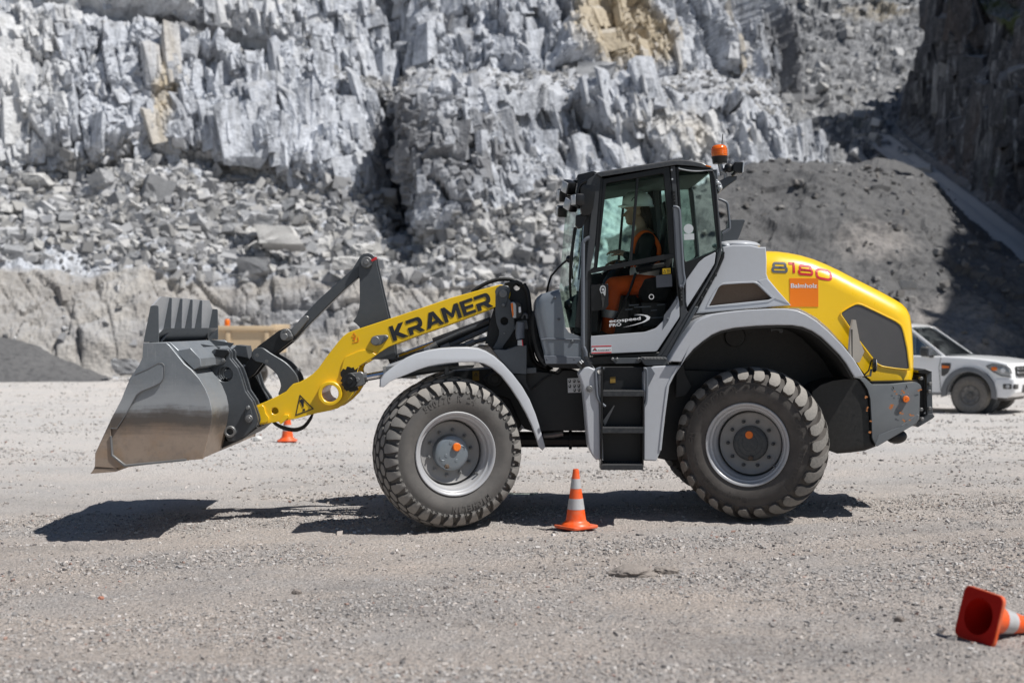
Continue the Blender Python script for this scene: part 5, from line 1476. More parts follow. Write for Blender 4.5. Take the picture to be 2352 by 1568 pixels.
# vest: bands that run over the shoulder and down the chest and back, waist band
band_ = []
for sg in (-1, 1):
    pf_ = [D(11, 1045, 1210, sg * .12), D(11, 1050, 1090, sg * .155), D(11, 1085, 990, sg * .175), D(11, 1150, 935, sg * .175), D(11, 1215, 940, sg * .18), D(11, 1285, 1010, sg * .185), D(11, 1320, 1090, sg * .185), D(11, 1318, 1170, sg * .18)]
    band_.append(tube_mesh(pf_, .024, 2, 5))
band_.append(limb(D(12, 1205, 160), D(12, 1195, 330), .165, .155, 20))
remesh('vest', band_, .009, HV, person, 2)
REF = pbr('reflective_band', (.62, .60, .56), .4, .2, .05, .05)
put('vest_band', limb(D(12, 1205, 205), D(12, 1203, 245), .172, .168, 24), REF, person, 40)
tr_ = [limb(hip + Vector((0, -.1, 0)), kn_n, .105, .085), limb(kn_n, an_n, .080, .066), limb(hip + Vector((0, .1, 0)), kn_f, .105, .085), limb(kn_f, an_f, .080, .066), sph(hip, (.14, .19, .12))]
remesh('trousers', tr_, .010, HV, person, 4)
kk = []
for a, b in ((kn_n, an_n), (kn_f, an_f)):
    p, q = a.lerp(b, .56), a.lerp(b, .74)
    d = (q - p)
    me_ = lathe_mesh([(.082, 0), (.084, .005), (.080, d.length - .005), (.078, d.length)], 20)
    me_.transform(Matrix.Translation(p) @ Vector((0, 0, 1)).rotation_difference(d.normalized()).to_matrix().to_4x4())
    kk.append(me_)
put('trouser_band', join(*kk), REF, person, 40)
bt = []
for a in (an_n, an_f):
    bt += [limb(a, a + Vector((-.02, 0, -.05)), .055, .05), limb(a + Vector((0, 0, -.06)), a + Vector((-.16, 0, -.075)), .048, .042)]
remesh('boots', bt, .009, cloth('boot_leather', (.02, .017, .014)), person, 3)
# ================================================================ numpy noise
NPR = np.random.RandomState(11)
_perm = NPR.permutation(4096).astype(np.int64)
def _h(ix, iy, iz, s=0):
    return _perm[(_perm[(_perm[(ix + s * 131) & 4095] + iy) & 4095] + iz) & 4095]
_gr = NPR.normal(size=(4096, 3)); _gr /= np.linalg.norm(_gr, axis=1)[:, None]
_rv = NPR.rand(4096, 4)
def perlin(P, s=0):
    i = np.floor(P).astype(np.int64); f = P - i
    u = f * f * f * (f * (f * 6 - 15) + 10)
    out = 0
    for dx in (0, 1):
        for dy in (0, 1):
            for dz in (0, 1):
                g = _gr[_h(i[:, 0] + dx, i[:, 1] + dy, i[:, 2] + dz, s)]
                d = (g * (f - np.array((dx, dy, dz)))).sum(1)
                w = (u[:, 0] if dx else 1 - u[:, 0]) * (u[:, 1] if dy else 1 - u[:, 1]) * (u[:, 2] if dz else 1 - u[:, 2])
                out = out + d * w
    return out
def fbm(P, octv=4, gain=.5, lac=2.03, s=0):
    a, tot = 1., 0.
    for k in range(octv):
        tot = tot + a * perlin(P, s + k); P = P * lac; a *= gain
    return tot
def ridged(P, octv=4, s=0):
    a, tot = 1., 0.
    for k in range(octv):
        tot = tot + a * (1 - np.abs(perlin(P, s + k)) * 2); P = P * 2.03; a *= .5
    return tot / 2
def worley(P, s=0):
    """returns F1, F2, and 3 random values of the nearest cell"""
    i = np.floor(P).astype(np.int64); f = P - i
    n = len(P)
    f1 = np.full(n, 9.); f2 = np.full(n, 9.); idx = np.zeros(n, np.int64)
    for dx in (-1, 0, 1):
        for dy in (-1, 0, 1):
            for dz in (-1, 0, 1):
                hh = _h(i[:, 0] + dx, i[:, 1] + dy, i[:, 2] + dz, s)
                r = _rv[hh, :3]
                d = np.sqrt((((np.array((dx, dy, dz)) + r) - f) ** 2).sum(1))
                m = d < f1
                f2 = np.where(m, f1, np.minimum(f2, d))
                idx = np.where(m, hh, idx)
                f1 = np.where(m, d, f1)
    return f1, f2, _rv[(idx * 7 + 13) & 4095]
def grid_mesh(name, P, nu, nv):
    """P: (nu*nv, 3) row-major in u"""
    me = bpy.data.meshes.new(name)
    a = (np.arange(nu - 1)[:, None] * nv + np.arange(nv - 1)[None, :]).ravel()
    q = np.stack([a, a + nv, a + nv + 1, a + 1], 1).astype(np.int32)
    me.vertices.add(len(P)); me.vertices.foreach_set('co', P.astype(np.float32).ravel())
    me.loops.add(q.size); me.loops.foreach_set('vertex_index', q.ravel())
    me.polygons.add(len(q)); me.polygons.foreach_set('loop_start', np.arange(0, q.size, 4, dtype=np.int32))
    me.update(calc_edges=True)
    return me
def soup_mesh(name, V, T, col=None):
    me = bpy.data.meshes.new(name)
    me.vertices.add(len(V)); me.vertices.foreach_set('co', V.astype(np.float32).ravel())
    me.loops.add(T.size); me.loops.foreach_set('vertex_index', T.astype(np.int32).ravel())
    me.polygons.add(len(T)); me.polygons.foreach_set('loop_start', np.arange(0, T.size, 3, dtype=np.int32))
    me.update(calc_edges=True)
    me.polygons.foreach_set('use_smooth', np.zeros(len(T), dtype=bool))
    if col is not None:
        at = me.color_attributes.new('tone', 'FLOAT_COLOR', 'POINT')
        c4 = np.concatenate([col, np.ones((len(col), 1))], 1).astype(np.float32)
        at.data.foreach_set('color', c4.ravel())
    return me
def smooth_all(me, on=True):
    me.polygons.foreach_set('use_smooth', np.full(len(me.polygons), on))

def blocky(rr, pts):
    """corner points of a broken block: a skewed box with some corners knocked off"""
    sk = [rr.uniform(-.35, .35) for _ in range(3)]
    out = []
    for x in (-1, 1):
        for y in (-1, 1):
            for z in (-1, 1):
                j = lambda: rr.uniform(.70, 1.0)
                p = Vector((x * j(), y * j(), z * j()))
                if rr.random() < .3:
                    for k in range(3):
                        q = p.copy(); q[k] *= rr.uniform(.3, .7); out.append(q)
                else:
                    out.append(p)
    out = [Vector((p.x + sk[0] * p.z, p.y + sk[1] * p.x, p.z + sk[2] * p.y)) for p in out]
    return out[:max(pts, 12)] if len(out) > pts else out

def stone_variants(n, pts, seed, flat=.7):
    """angular stones: hulls of random points, returned as (V, T) arrays of unit size"""
    rr = random.Random(seed); out = []
    for k in range(n):
        bm = bmesh.new()
        for v in blocky(rr, pts):
            bm.verts.new((v.x, v.y * .8, v.z * flat))
        r = bmesh.ops.convex_hull(bm, input=bm.verts)
        bmesh.ops.delete(bm, geom=[g for g in r['geom_interior'] if isinstance(g, bmesh.types.BMVert)], context='VERTS')
        bmesh.ops.triangulate(bm, faces=bm.faces)
        bm.verts.ensure_lookup_table(); bm.verts.index_update()
        V = np.array([v.co[:] for v in bm.verts]); T = np.array([[v.index for v in f.verts] for f in bm.faces])
        out.append((V, T)); bm.free()
    return out
def scatter_stones(variants, pos, size, seed, tilt=.5):
    rs = np.random.RandomState(seed)
    Vs, Ts, Cs, off = [], [], [], 0
    which = rs.randint(0, len(variants), len(pos))
    for k, (V, T) in enumerate(variants):
        m = np.where(which == k)[0]
        if not len(m): continue
        n = len(m)
        az = rs.rand(n) * 2 * np.pi; tx = rs.normal(0, tilt, n)
        ca, sa, ct, st = np.cos(az), np.sin(az), np.cos(tx), np.sin(tx)
        Rm = np.zeros((n, 3, 3))
        Rm[:, 0, 0] = ca; Rm[:, 0, 1] = -sa * ct; Rm[:, 0, 2] = sa * st
        Rm[:, 1, 0] = sa; Rm[:, 1, 1] = ca * ct; Rm[:, 1, 2] = -ca * st
        Rm[:, 2, 1] = st; Rm[:, 2, 2] = ct
        an = .45 + 1.0 * rs.rand(n, 1, 3)
        A = np.einsum('nij,nvj->nvi', Rm, V[None] * an) * size[m][:, None, None] + pos[m][:, None, :]
        Vs.append(A.reshape(-1, 3))
        Ts.append((T[None] + (np.arange(n) * len(V))[:, None, None] + off).reshape(-1, 3))
        g = rs.rand(n)
        Cs.append(np.repeat(np.stack([g, rs.rand(n), rs.rand(n)], 1), len(V), 0))
        off += n * len(V)
    return np.concatenate(Vs), np.concatenate(Ts), np.concatenate(Cs)

def worley3(P, s=0):
    i = np.floor(P).astype(np.int64); f = P - i
    n = len(P)
    f1 = np.full(n, 9.); f2 = np.full(n, 9.); idx = np.zeros(n, np.int64); dv = np.zeros((n, 3))
    for dx in (-1, 0, 1):
        for dy in (-1, 0, 1):
            for dz in (-1, 0, 1):
                hh = _h(i[:, 0] + dx, i[:, 1] + dy, i[:, 2] + dz, s)
                v = f - (np.array((dx, dy, dz)) + _rv[hh, :3])
                d = np.sqrt((v * v).sum(1))
                m = d < f1
                f2 = np.where(m, f1, np.minimum(f2, d))
                idx = np.where(m, hh, idx); dv = np.where(m[:, None], v, dv)
                f1 = np.where(m, d, f1)
    return f1, f2, _rv[(idx * 7 + 13) & 4095], dv

# ================================================================ ground
def sstep(a, b, x):
    t = np.clip((x - a) / (b - a), 0, 1); return t * t * (3 - 2 * t)
def ground_z(x, y):
    """a gently sloping quarry floor, lower on the left where the loader stands"""
    x = np.asarray(x, float); y = np.asarray(y, float)
    sl = np.clip((x - 2.05) * .025, -.16, .06) * (1 - sstep(16, 26, y)) * sstep(5, 9, y)
    return sl
def lanes(x, y):
    """wheel lanes worn into the floor: 0 outside, 1 on the worn strip; second value: distance along"""
    out = np.zeros_like(x)
    for c0, c1, c2, wd in ((8.6, .16, .010, .30), (10.5, .16, .010, .30), (7.3, -.22, .012, .26), (9.1, -.22, .012, .26), (15.5, .05, .004, .42), (17.6, .05, .004, .42), (21.5, -.12, .002, .5), (12.35, .01, .0, .30), (14.4, .01, 0., .30)):
        yc = c0 + c1 * x + c2 * x * x + .12 * np.sin(x * .7 + c0)
        out = np.maximum(out, 1 - sstep(wd * .65, wd * 1.25, np.abs(y - yc)))
    brk = fbm(np.stack([x * .3, y * .3, 0 * x], 1), 3, s=77)
    return out * sstep(-.25, .15, brk)
def bumps(x, y):
    P = np.stack([x, y, np.zeros_like(x)], 1)
    amp = 1 - .5 * sstep(12, 20, y) + 2.2 * sstep(20, 40, y)
    ln = lanes(x, y)
    tread = .007 * np.sin(x * 2 * np.pi / .16 + 3 * y) * ln
    return amp * (.020 * fbm(P * .9, 3, s=3) + .015 * fbm(P * 3.1, 3, s=9) * (1 - .6 * ln) + .010 * fbm(P * 8., 2, s=13) * (1 - ln)) - .022 * ln + tread 
def ground_hit(p):
    y = 12.
    for k in range(30):
        x = (p[0] - CX) / F * y
        z = float(ground_z(x, y))
        y = (CH - z) * F / (p[1] - HY)
    return Vector(((p[0] - CX) / F * y, y, float(ground_z((p[0] - CX) / F * y, y))))
xs = np.concatenate([np.linspace(-90, -12, 40)[:-1], np.linspace(-12, 14, 420), np.linspace(14, 90, 40)[1:]])
ys = np.concatenate([np.linspace(-40, 5, 24)[:-1], np.linspace(5, 16, 280)[:-1], np.linspace(16, 40, 220)[:-1], np.linspace(40, 130, 60)])
GX, GY = np.meshgrid(xs, ys, indexing='ij')
gx_, gy_ = GX.ravel(), GY.ravel()
P = np.stack([gx_, gy_, ground_z(gx_, gy_) + bumps(gx_, gy_)], 1)
gme = grid_mesh('ground', P, len(xs), len(ys)); smooth_all(gme)
at_ = gme.color_attributes.new('tone', 'FLOAT_COLOR', 'POINT')
la_ = lanes(gx_, gy_)
at_.data.foreach_set('color', np.stack([la_, la_, la_, np.ones_like(la_)], 1).astype(np.float32).ravel())

def ground_material():
    t = NT('gravel_ground')
    v = t.coord()
    big = t.noise(.32, 5, .6, v)
    mid = t.noise(1.7, 6, .62, v)
    fine = t.noise(38, 5, .75, v)
    finer = t.noise(120, 3, .7, v)
    sp = t.coord('Object', (.7, 1.0, 1))
    streak = t.noise(1.3, 5, .6, sp)
    vo = t.n('ShaderNodeTexVoronoi', Scale=52.); t.l(v, vo.inputs['Vector'])
    vo2 = t.n('ShaderNodeTexVoronoi', Scale=120.); t.l(v, vo2.inputs['Vector'])
    tan = t.mix(mid, (.54, .452, .385), (.73, .635, .56))
    gry = t.mix(mid, (.37, .342, .326), (.59, .555, .53))
    f = t.ramp(t.math('ADD', t.math('MULTIPLY', big, .6), t.math('MULTIPLY', streak, .5)), [(.42, 0.), (.66, 1.)])
    c = t.mix(f, gry, tan)
    patch = t.noise(.75, 4, .6, sp)
    c = t.mix(t.math('MULTIPLY', t.ramp(patch, [(.52, 0.), (.68, 1.)]), .45), c, (.22, .205, .195))
    la = t.n('ShaderNodeVertexColor', _layer_name='tone')
    c = t.mix(t.math('MULTIPLY', la.outputs[0], .55), c, (.60, .515, .45))
    c = t.mix(t.ramp(fine, [(.30, .8), (.56, 0.)]), c, (.12, .108, .10))
    c = t.mix(t.ramp(finer, [(.52, 0.), (.72, .55)]), c, (.60, .57, .54))
    hs = t.n('ShaderNodeSeparateColor'); t.l(vo.outputs['Color'], hs.inputs[0])
    c = t.mix(t.math('MULTIPLY', t.ramp(hs.outputs[0], [(.55, 0.), (1., 1.)]), .35), c, (.16, .15, .15))
    c = t.mix(t.math('MULTIPLY', t.ramp(hs.outputs[1], [(.7, 0.), (1., 1.)]), .4), c, (.55, .53, .52))
    # hue shift toward the far floor: paler, more trodden dust
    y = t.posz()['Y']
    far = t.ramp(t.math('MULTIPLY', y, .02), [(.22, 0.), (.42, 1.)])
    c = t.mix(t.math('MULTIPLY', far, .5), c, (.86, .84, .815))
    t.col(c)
    t.b.inputs['Roughness'].default_value = .95
    t.b.inputs['Specular IOR Level'].default_value = .15
    h = t.math('ADD', t.math('ADD', t.math('MULTIPLY', fine, 1.), t.math('MULTIPLY', finer, .35)), t.math('MULTIPLY', vo.outputs['Distance'], -.6))
    h = t.math('ADD', h, t.math('MULTIPLY', vo2.outputs['Distance'], -.25))
    t.bump(h, 1., .022)
    return t.m
ground = put('ground', gme, ground_material(), None, 0)
tag(ground, 'pale grey brown gravel floor of the quarry', kind='structure')

def stone_material(name, lo, hi, warm=(.38, .32, .27), red=.012):
    t = NT(name)
    a = t.n('ShaderNodeVertexColor', _layer_name='tone')
    s = t.n('ShaderNodeSeparateColor'); t.l(a.outputs[0], s.inputs[0])
    c = t.mix(s.outputs[0], lo, hi)
    c = t.mix(t.math('MULTIPLY', t.ramp(s.outputs[1], [(.4, 0.), (1., 1.)]), .6), c, warm)
    if red > 0: c = t.mix(t.ramp(s.outputs[2], [(1 - red - .01, 0.), (1 - red, .7)]), c, (.40, .19, .13))
    n = t.noise(45, 4, .65)
    c = t.mix(t.math('MULTIPLY', n, .5), c, (.2, .19, .185))
    t.col(c)
    t.b.inputs['Roughness'].default_value = .9
    t.b.inputs['Specular IOR Level'].default_value = .2
    t.bump(n, .3, .004)
    return t.m
GRAV = stone_material('gravel_stones', (.19, .18, .175), (.70, .665, .635), (.64, .54, .46))
var_s = stone_variants(10, 8, 4, .62)
rs = np.random.RandomState(21)
def gravel_field(n, y0, y1, smin, smax, thr, seed, half=.40):
    r = np.random.RandomState(seed)
    y = y0 + (y1 - y0) * r.rand(n) ** 1.0
    x = (r.rand(n) * 2 - 1) * half * y
    Q = np.stack([x, y, np.zeros(n)], 1)
    dens = fbm(Q * np.array((.35, .8, 1)), 4, s=17) + .35 * fbm(Q * 2.2, 2, s=23)
    keep = r.rand(n) < np.clip(.30 + (dens - thr) * 1.7, .06, 1) * (1 - .75 * lanes(x, y))
    x, y = x[keep], y[keep]; n = len(x)
    sz = smin + (smax - smin) * r.rand(n) ** 3
    z = ground_z(x, y) + bumps(x, y) + sz * (.10 + .25 * r.rand(n))
    return np.stack([x, y, z], 1), sz
fields = [gravel_field(70000, 5.6, 9.5, .0035, .0125, -.06, 1), gravel_field(70000, 9.5, 14, .0045, .0145, -.06, 2), gravel_field(30000, 14, 24, .007, .022, .0, 3)]
far_ = [gravel_field(26000, 24, 47, .007, .030, .0, 5)]
fields += far_
big = gravel_field(500, 5.8, 14, .012, .028, .0, 4)
pos = np.concatenate([f[0] for f in fields] + [big[0]]); siz = np.concatenate([f[1] for f in fields] + [big[1]])
V, T, C_ = scatter_stones(var_s, pos, siz, 8, .5)
gm = soup_mesh('gravel', V, T, C_)
gravel = put('gravel', gm, GRAV, None, 0)
tag(gravel, 'loose grey gravel stones scattered over the quarry floor', 'gravel', kind='stuff')

# single stones one can pick out on the floor
ROCKM = {}
def rock_mat(name, lo, hi):
    t = NT(name)
    n1 = t.noise(2.2, 6, .65); n2 = t.noise(18, 5, .7)
    c = t.mix(n1, lo, hi)
    c = t.mix(t.math('MULTIPLY', t.ramp(n2, [(.35, 1.), (.6, 0.)]), .5), c, tuple(x * .45 for x in lo))
    c = t.mix(t.ramp(t.up(), [(.3, 0.), (1., .45)]), c, tuple(min(1, x * 1.15) for x in hi))
    t.col(c); t.b.inputs['Roughness'].default_value = .92; t.b.inputs['Specular IOR Level'].default_value = .2
    t.bump(t.math('ADD', n2, t.math('MULTIPLY', n1, 1.5)), .5, .03)
    return t.m
RGREY = rock_mat('floor_rock', (.20, .175, .155), (.33, .29, .26))
RWHITE = rock_mat('white_stone', (.62, .62, .60), (.75, .74, .72))
RRED = rock_mat('red_stone', (.42, .17, .11), (.55, .27, .19))
def hull(seed, pts=26, sx=1, sy=1, sz=.6, sub=1):
    rr = random.Random(seed)
    bm = bmesh.new()
    for v in blocky(rr, 40):
        bm.verts.new((v.x * sx, v.y * sy, v.z * sz))
    r = bmesh.ops.convex_hull(bm, input=bm.verts)
    bmesh.ops.delete(bm, geom=[g for g in r['geom_interior'] if isinstance(g, bmesh.types.BMVert)], context='VERTS')
    bmesh.ops.triangulate(bm, faces=bm.faces)
    if sub:
        bmesh.ops.subdivide_edges(bm, edges=bm.edges[:], cuts=4, use_grid_fill=True)
        bmesh.ops.triangulate(bm, faces=bm.faces)
        bm.normal_update()
        A = np.array([v.co[:] for v in bm.verts]) + seed * 1.7
        f1, f2, r_, dv = worley3(A * 2.1, seed)
        k_ = .14 * (r_[:, 0] - .5) + .18 * (r_[:, 1] - .5) * dv[:, 0] + .08 * fbm(A * 2., 3, s=seed) - .05
        for v, q, n_ in zip(bm.verts, k_, [v.normal.copy() for v in bm.verts]): v.co += n_ * float(q)
    me = bpy.data.meshes.new('rock'); bm.to_mesh(me); bm.free()
    return me
def floor_rock(px, w, h, seed, mat, label, cat='rock', d=.7):
    g = ground_hit(px)
    bm = bmesh.new(); bmesh.ops.create_icosphere(bm, subdivisions=4, radius=1)
    A = np.array([v.co[:] for v in bm.verts])
    f1, f2, r_, dv = worley3(A * 1.3 + seed * 3.7, seed)
    k_ = 1 + .28 * (r_[:, 0] - .5) + .35 * (r_[:, 1] - .5) * dv[:, 0] + .22 * fbm(A * 1.6 + seed, 3, s=seed) + .05 * fbm(A * 6 + seed, 2, s=seed)
    for v, q in zip(bm.verts, k_): v.co = v.co * float(q); v.co.y *= d
    me = bpy.data.meshes.new('rock'); bm.to_mesh(me); bm.free()
    me.transform(Matrix.Diagonal((w, w, h, 1)))
    o = put('rock', me, mat, None, 25, g + Vector((0, 0, h * .35)))
    tag(o, label, cat)
floor_rock((1452, 1322), .16, .055, 31, RGREY, 'large flat grey rock half sunk in the gravel in front of the upright cone')
floor_rock((1528, 1314), .09, .035, 32, RGREY, 'smaller flat rock just right of the large flat grey rock on the gravel')
floor_rock((232, 1376), .022, .018, 33, RRED, 'small reddish stone on the gravel at the lower left')
floor_rock((911, 1558), .020, .016, 34, RWHITE, 'small white stone at the bottom edge of the gravel')
floor_rock((2066, 1425), .030, .024, 35, RGREY, 'fist sized grey stone on the gravel left of the fallen cone')
floor_rock((682, 1362), .034, .022, 36, RGREY, 'pale rounded stone on the gravel in the foreground left of centre')
floor_rock((592, 1011), .07, .05, 37, RWHITE, 'pale chunk of rock on the floor left of the distant cone')

# ================================================================ traffic cones
CONE = NT('cone_orange')
n = CONE.noise(14, 5, .65)
CONE.col(CONE.mix(CONE.ramp(n, [(.40, 0.), (.72, .5)]), (.92, .105, .008), (.62, .26, .15)))
CONE.b.inputs['Roughness'].default_value = .42
CONEB = NT('cone_foot')
n = CONEB.noise(9, 5, .65)
CONEB.col(CONEB.mix(CONEB.ramp(n, [(.35, 0.), (.7, .55)]), (.80, .10, .015), (.62, .25, .16)))
CONEB.b.inputs['Roughness'].default_value = .5
CONEI = NT('cone_inside'); CONEI.col((.46, .008, .003)); CONEI.b.inputs['Specular IOR Level'].default_value = .15; CONEI.b.inputs['Roughness'].default_value = .6
BAND = NT('reflective_sleeve')
n = BAND.noise(16, 5, .65)
BAND.col(BAND.mix(BAND.ramp(n, [(.35, 0.), (.75, .6)]), (.50, .51, .52), (.40, .375, .355)))
BAND.b.inputs['Roughness'].default_value = .35
def cone_r(z): return .092 - .068 * (z / .47)
def make_cone():
    root = empty('traffic_cone')
    prof = [(.128, .020), (.122, .030), (.112, .040), (.104, .047), (cone_r(.03) + .003, .055)] + [(cone_r(z - .02), z) for z in (.07, .12, .2, .3, .4, .485)] + [(.021, .495), (.016, .495), (.014, .485)]
    b = put('cone_body', lathe_mesh(prof, 48), CONE.m, root, 40, local=True)
    ins = put('cone_inside', lathe_mesh([(.0135, .47), (.084, .045), (.0965, .020), (.0972, .0)], 40), CONEI.m, root, 40, local=True)
    foot = fillet([(-.142, -.142), (.142, -.142), (.142, .142), (-.142, .142)], .045, 6)
    fm = shape2d([foot, circ((0, 0), .098, 40)], .022, .007, 2); fm.transform(Matrix.Translation((0, 0, .013)))
    rim = lathe_mesh([(.098, .016), (.099, .024), (.128, .024), (.130, .016)], 40)
    put('foot', join(fm, rim), CONEB.m, root, 40, local=True)
    under = shape2d([fillet([(-.136, -.136), (.136, -.136), (.136, .136), (-.136, .136)], .042, 6), circ((0, 0), .0975, 40)], .003, 0); under.transform(Matrix.Translation((0, 0, .0005)))
    put('foot_underside', under, CONEI.m, root, 0, local=True)
    ribs = join(*[tube_mesh([Vector((.098 * math.cos(a), .098 * math.sin(a), .002)), Vector((.168 * math.cos(a), .168 * math.sin(a), .002))], .004, 1) for a in [R(45 + 90 * i) for i in range(4)]])
    put('foot_ribs', ribs, CONEI.m, root, 40, local=True)
    for z0, z1 in ((.158, .248), (.332, .414)):
        r0, r1 = cone_r(z0 - .02) + .0015, cone_r(z1 - .02) + .0015
        put('reflective_band', lathe_mesh([(r0 - .002, z0), (r0, z0), (r1, z1), (r1 - .002, z1)], 48), BAND.m, root, 40, local=True)
    return root
cone1 = make_cone()
g = ground_hit((1323, 1211)); cone1.location = g; cone1.rotation_euler = (R(.5), R(-.6), R(38)); cone1.scale = (1.02, 1.02, 1.02)
tag(cone1, 'orange traffic cone with two grey bands standing upright between the loader wheels', 'traffic cone', 'traffic cones on the quarry floor')
def dup_thing(root, label):
    r = dup_tree(root, root.location, 0); r['label'] = label; return r
cone2 = dup_thing(cone1, 'small distant traffic cone partly hidden behind the tip of the yellow boom')
g = ground_hit((660, 1013)); cone2.location = g; cone2.rotation_euler = (0, 0, R(4))
cone3 = dup_thing(cone1, 'fallen traffic cone lying on its side showing the dark red underside of its foot')
g = ground_hit((2250, 1476))
phi = R(28)
ax = Vector((math.cos(phi) * math.cos(R(13)), math.sin(phi) * math.cos(R(13)), -math.sin(R(13))))
q = Vector((0, 0, 1)).rotation_difference(ax)
ee = (q @ Euler((0, 0, 0)).to_quaternion())
# roll so that one edge of the foot lies on the ground
sidev = Vector((0, 0, 1)).cross(ax).normalized(); upv = ax.cross(sidev).normalized()
Mx = Matrix((sidev, upv, ax)).transposed()
roll = Matrix.Rotation(R(5), 3, ax)
cone3.rotation_euler = (roll @ Mx).to_euler()
cone3.scale = (1, 1, 1)
cone3.location = g + Vector((0, .02, .138))
# ================================================================ white pickup (local: x forward from the front axle, y to its left, z up)
TW = pbr('pickup_white', (.96, .96, .96), .22, 0, .0, .02, 2., .5, low=.12)
TBK = pbr('pickup_black_plastic', (.035, .038, .042), .5, 0, .15, .1, 3., low=.3)
TFL = pbr('pickup_flare_grey', (.15, .165, .185), .5, 0, .15, .1, 3., low=.3)
TGL = glass('pickup_glass', (.72, .82, .86), .9)
TTY = pbr('pickup_tyre', (.045, .043, .04), .8, 0, .5, .1, 5., low=.5)
TRM = pbr('pickup_wheel_steel', (.16, .16, .16), .5, .2, .25, .2, 5., low=.3)
TIN = pbr('pickup_interior', (.06, .065, .07), .8, 0, .02, .1)
PY = 27.6
pfc = W((2228, 910), PY)
truck = empty('pickup_truck', (pfc.x, pfc.y, 0), R(-38))
# the root sits under the near front wheel; local y = 0 is the near wheel face
tag(truck, 'white double cab pickup truck parked behind the rear of the loader', 'pickup truck')
def tput(nm, me, mat, par=truck, sm=35):
    return put(nm, me, mat, par, sm, local=True)
def arcpts(c, r, a0, a1, n=12):
    return [(c[0] + r * math.cos(R(a0 + (a1 - a0) * i / n)), c[1] + r * math.sin(R(a0 + (a1 - a0) * i / n))) for i in range(n + 1)]
WR_ = .365
lo_ = [(-.44, .40)] + arcpts((0, .37), .45, 176, 4, 14) + [(.50, .34), (.72, .33), (.80, .38), (.84, .48), (.85, .62), (.83, .74), (.80, .90), (.74, .985), (.55, 1.03), (.20, 1.075), (-.20, 1.10), (-.46, 1.11), (-.9, 1.115), (-2.75, 1.12), (-2.80, 1.08), (-4.18, 1.08), (-4.22, .55), (-3.48, .50)] + arcpts((-3.0, .37), .45, 10, 170, 14) + [(-3.44, .40)][:0] + [(-2.56 + .0, .40)][:0]
rear = arcpts((-3.0, .37), .45, 176, 4, 14)
lo_ = [(-.44, .40)] + arcpts((0, .37), .45, 176, 4, 14) + [(.50, .34), (.72, .33), (.80, .38), (.84, .48), (.85, .62), (.83, .74), (.80, .90), (.74, .985), (.55, 1.03), (.20, 1.075), (-.20, 1.10), (-.46, 1.11), (-.9, 1.115), (-2.75, 1.12), (-2.80, 1.08), (-4.18, 1.08), (-4.22, .55), (-3.48, .50)] + rear + [(-2.52, .40)]
TW_ = 1.72
bodym = prism_mesh(lo_, -.05, TW_ - .05, bev=list(range(19, 31)), boff=.09, seg=4)
tput('body', bodym, TW)
# cabin: lofted between belt line and roof
belt = [(-.50, 1.10), (-2.78, 1.12)]
def cab_side(k):
    """k 0 at the belt, 1 at the roof: front x, rear x, half inset"""
    return (-.50 - .84 * k, -2.78 + .30 * k, .05 + .14 * k, 1.10 + .60 * k)
def cabin_frame():
    parts = []
    # roof
    rv = [(-1.30, 1.685), (-1.45, 1.725), (-1.75, 1.75), (-2.2, 1.745), (-2.45, 1.70), (-2.50, 1.66), (-1.30, 1.655)]
    parts.append(prism_mesh(rv, .10, TW_ - .20, bev=[0, 1, 2, 3, 4], boff=.05, seg=3))
    for y0, y1 in ((.0, .145), (TW_ - .10, TW_ - .245)):
        for p in ([(-.47, 1.09), (-.58, 1.09), (-1.40, 1.68), (-1.29, 1.68)], [(-1.60, 1.09), (-1.72, 1.09), (-1.73, 1.68), (-1.62, 1.68)], [(-2.70, 1.09), (-2.82, 1.09), (-2.52, 1.68), (-2.38, 1.68)]):
            bm = bmesh.new()
            def yy(z): return y0 + (y1 - y0) * (z - 1.09) / .6
            s = 1 if y1 > y0 else -1
            a = [bm.verts.new((x, yy(z), z)) for x, z in p]; b = [bm.verts.new((x, yy(z) + .05 * s, z)) for x, z in p]
            bm.faces.new(a); bm.faces.new(b[::-1])
            for i in range(4): bm.faces.new((a[i], b[i], b[(i + 1) % 4], a[(i + 1) % 4]))
            bmesh.ops.recalc_face_normals(bm, faces=bm.faces)
            m_ = bpy.data.meshes.new('p'); bm.to_mesh(m_); bm.free(); parts.append(m_)
    return join(*parts)
tput('cabin', cabin_frame(), TW)
def quad(pts):
    me_ = bpy.data.meshes.new('q'); me_.from_pydata(pts, [], [tuple(range(len(pts)))]); return me_
def yb(z, off=0): return .012 + off + .145 * (z - 1.09) / .6
wsn = []
# windscreen, slightly bowed
gv, gf = [], []
for i in range(5):
    k = i / 4
    x, z = -.50 - .84 * k, 1.10 + .585 * k
    for j in range(9):
        u = -1 + 2 * j / 8
        hw = (TW_ - .10) / 2 - .02 - .14 * k
        gv.append((x + .10 * (1 - u * u) * (1 - .4 * k), .81 + u * hw, z))
for i in range(4):
    for j in range(8):
        a = i * 9 + j; gf.append((a, a + 1, a + 10, a + 9))
me = bpy.data.meshes.new('w'); me.from_pydata(gv, [], gf)
tput('windscreen', me, TGL, truck, 180)
tput('side_window', quad([(-.60, yb(1.11), 1.11), (-1.62, yb(1.11), 1.11), (-1.63, yb(1.66), 1.66), (-1.36, yb(1.66), 1.66)]), TGL, truck, 0)
tput('side_window', quad([(-1.70, yb(1.11), 1.11), (-2.72, yb(1.11), 1.11), (-2.46, yb(1.66), 1.66), (-1.72, yb(1.66), 1.66)]), TGL, truck, 0)
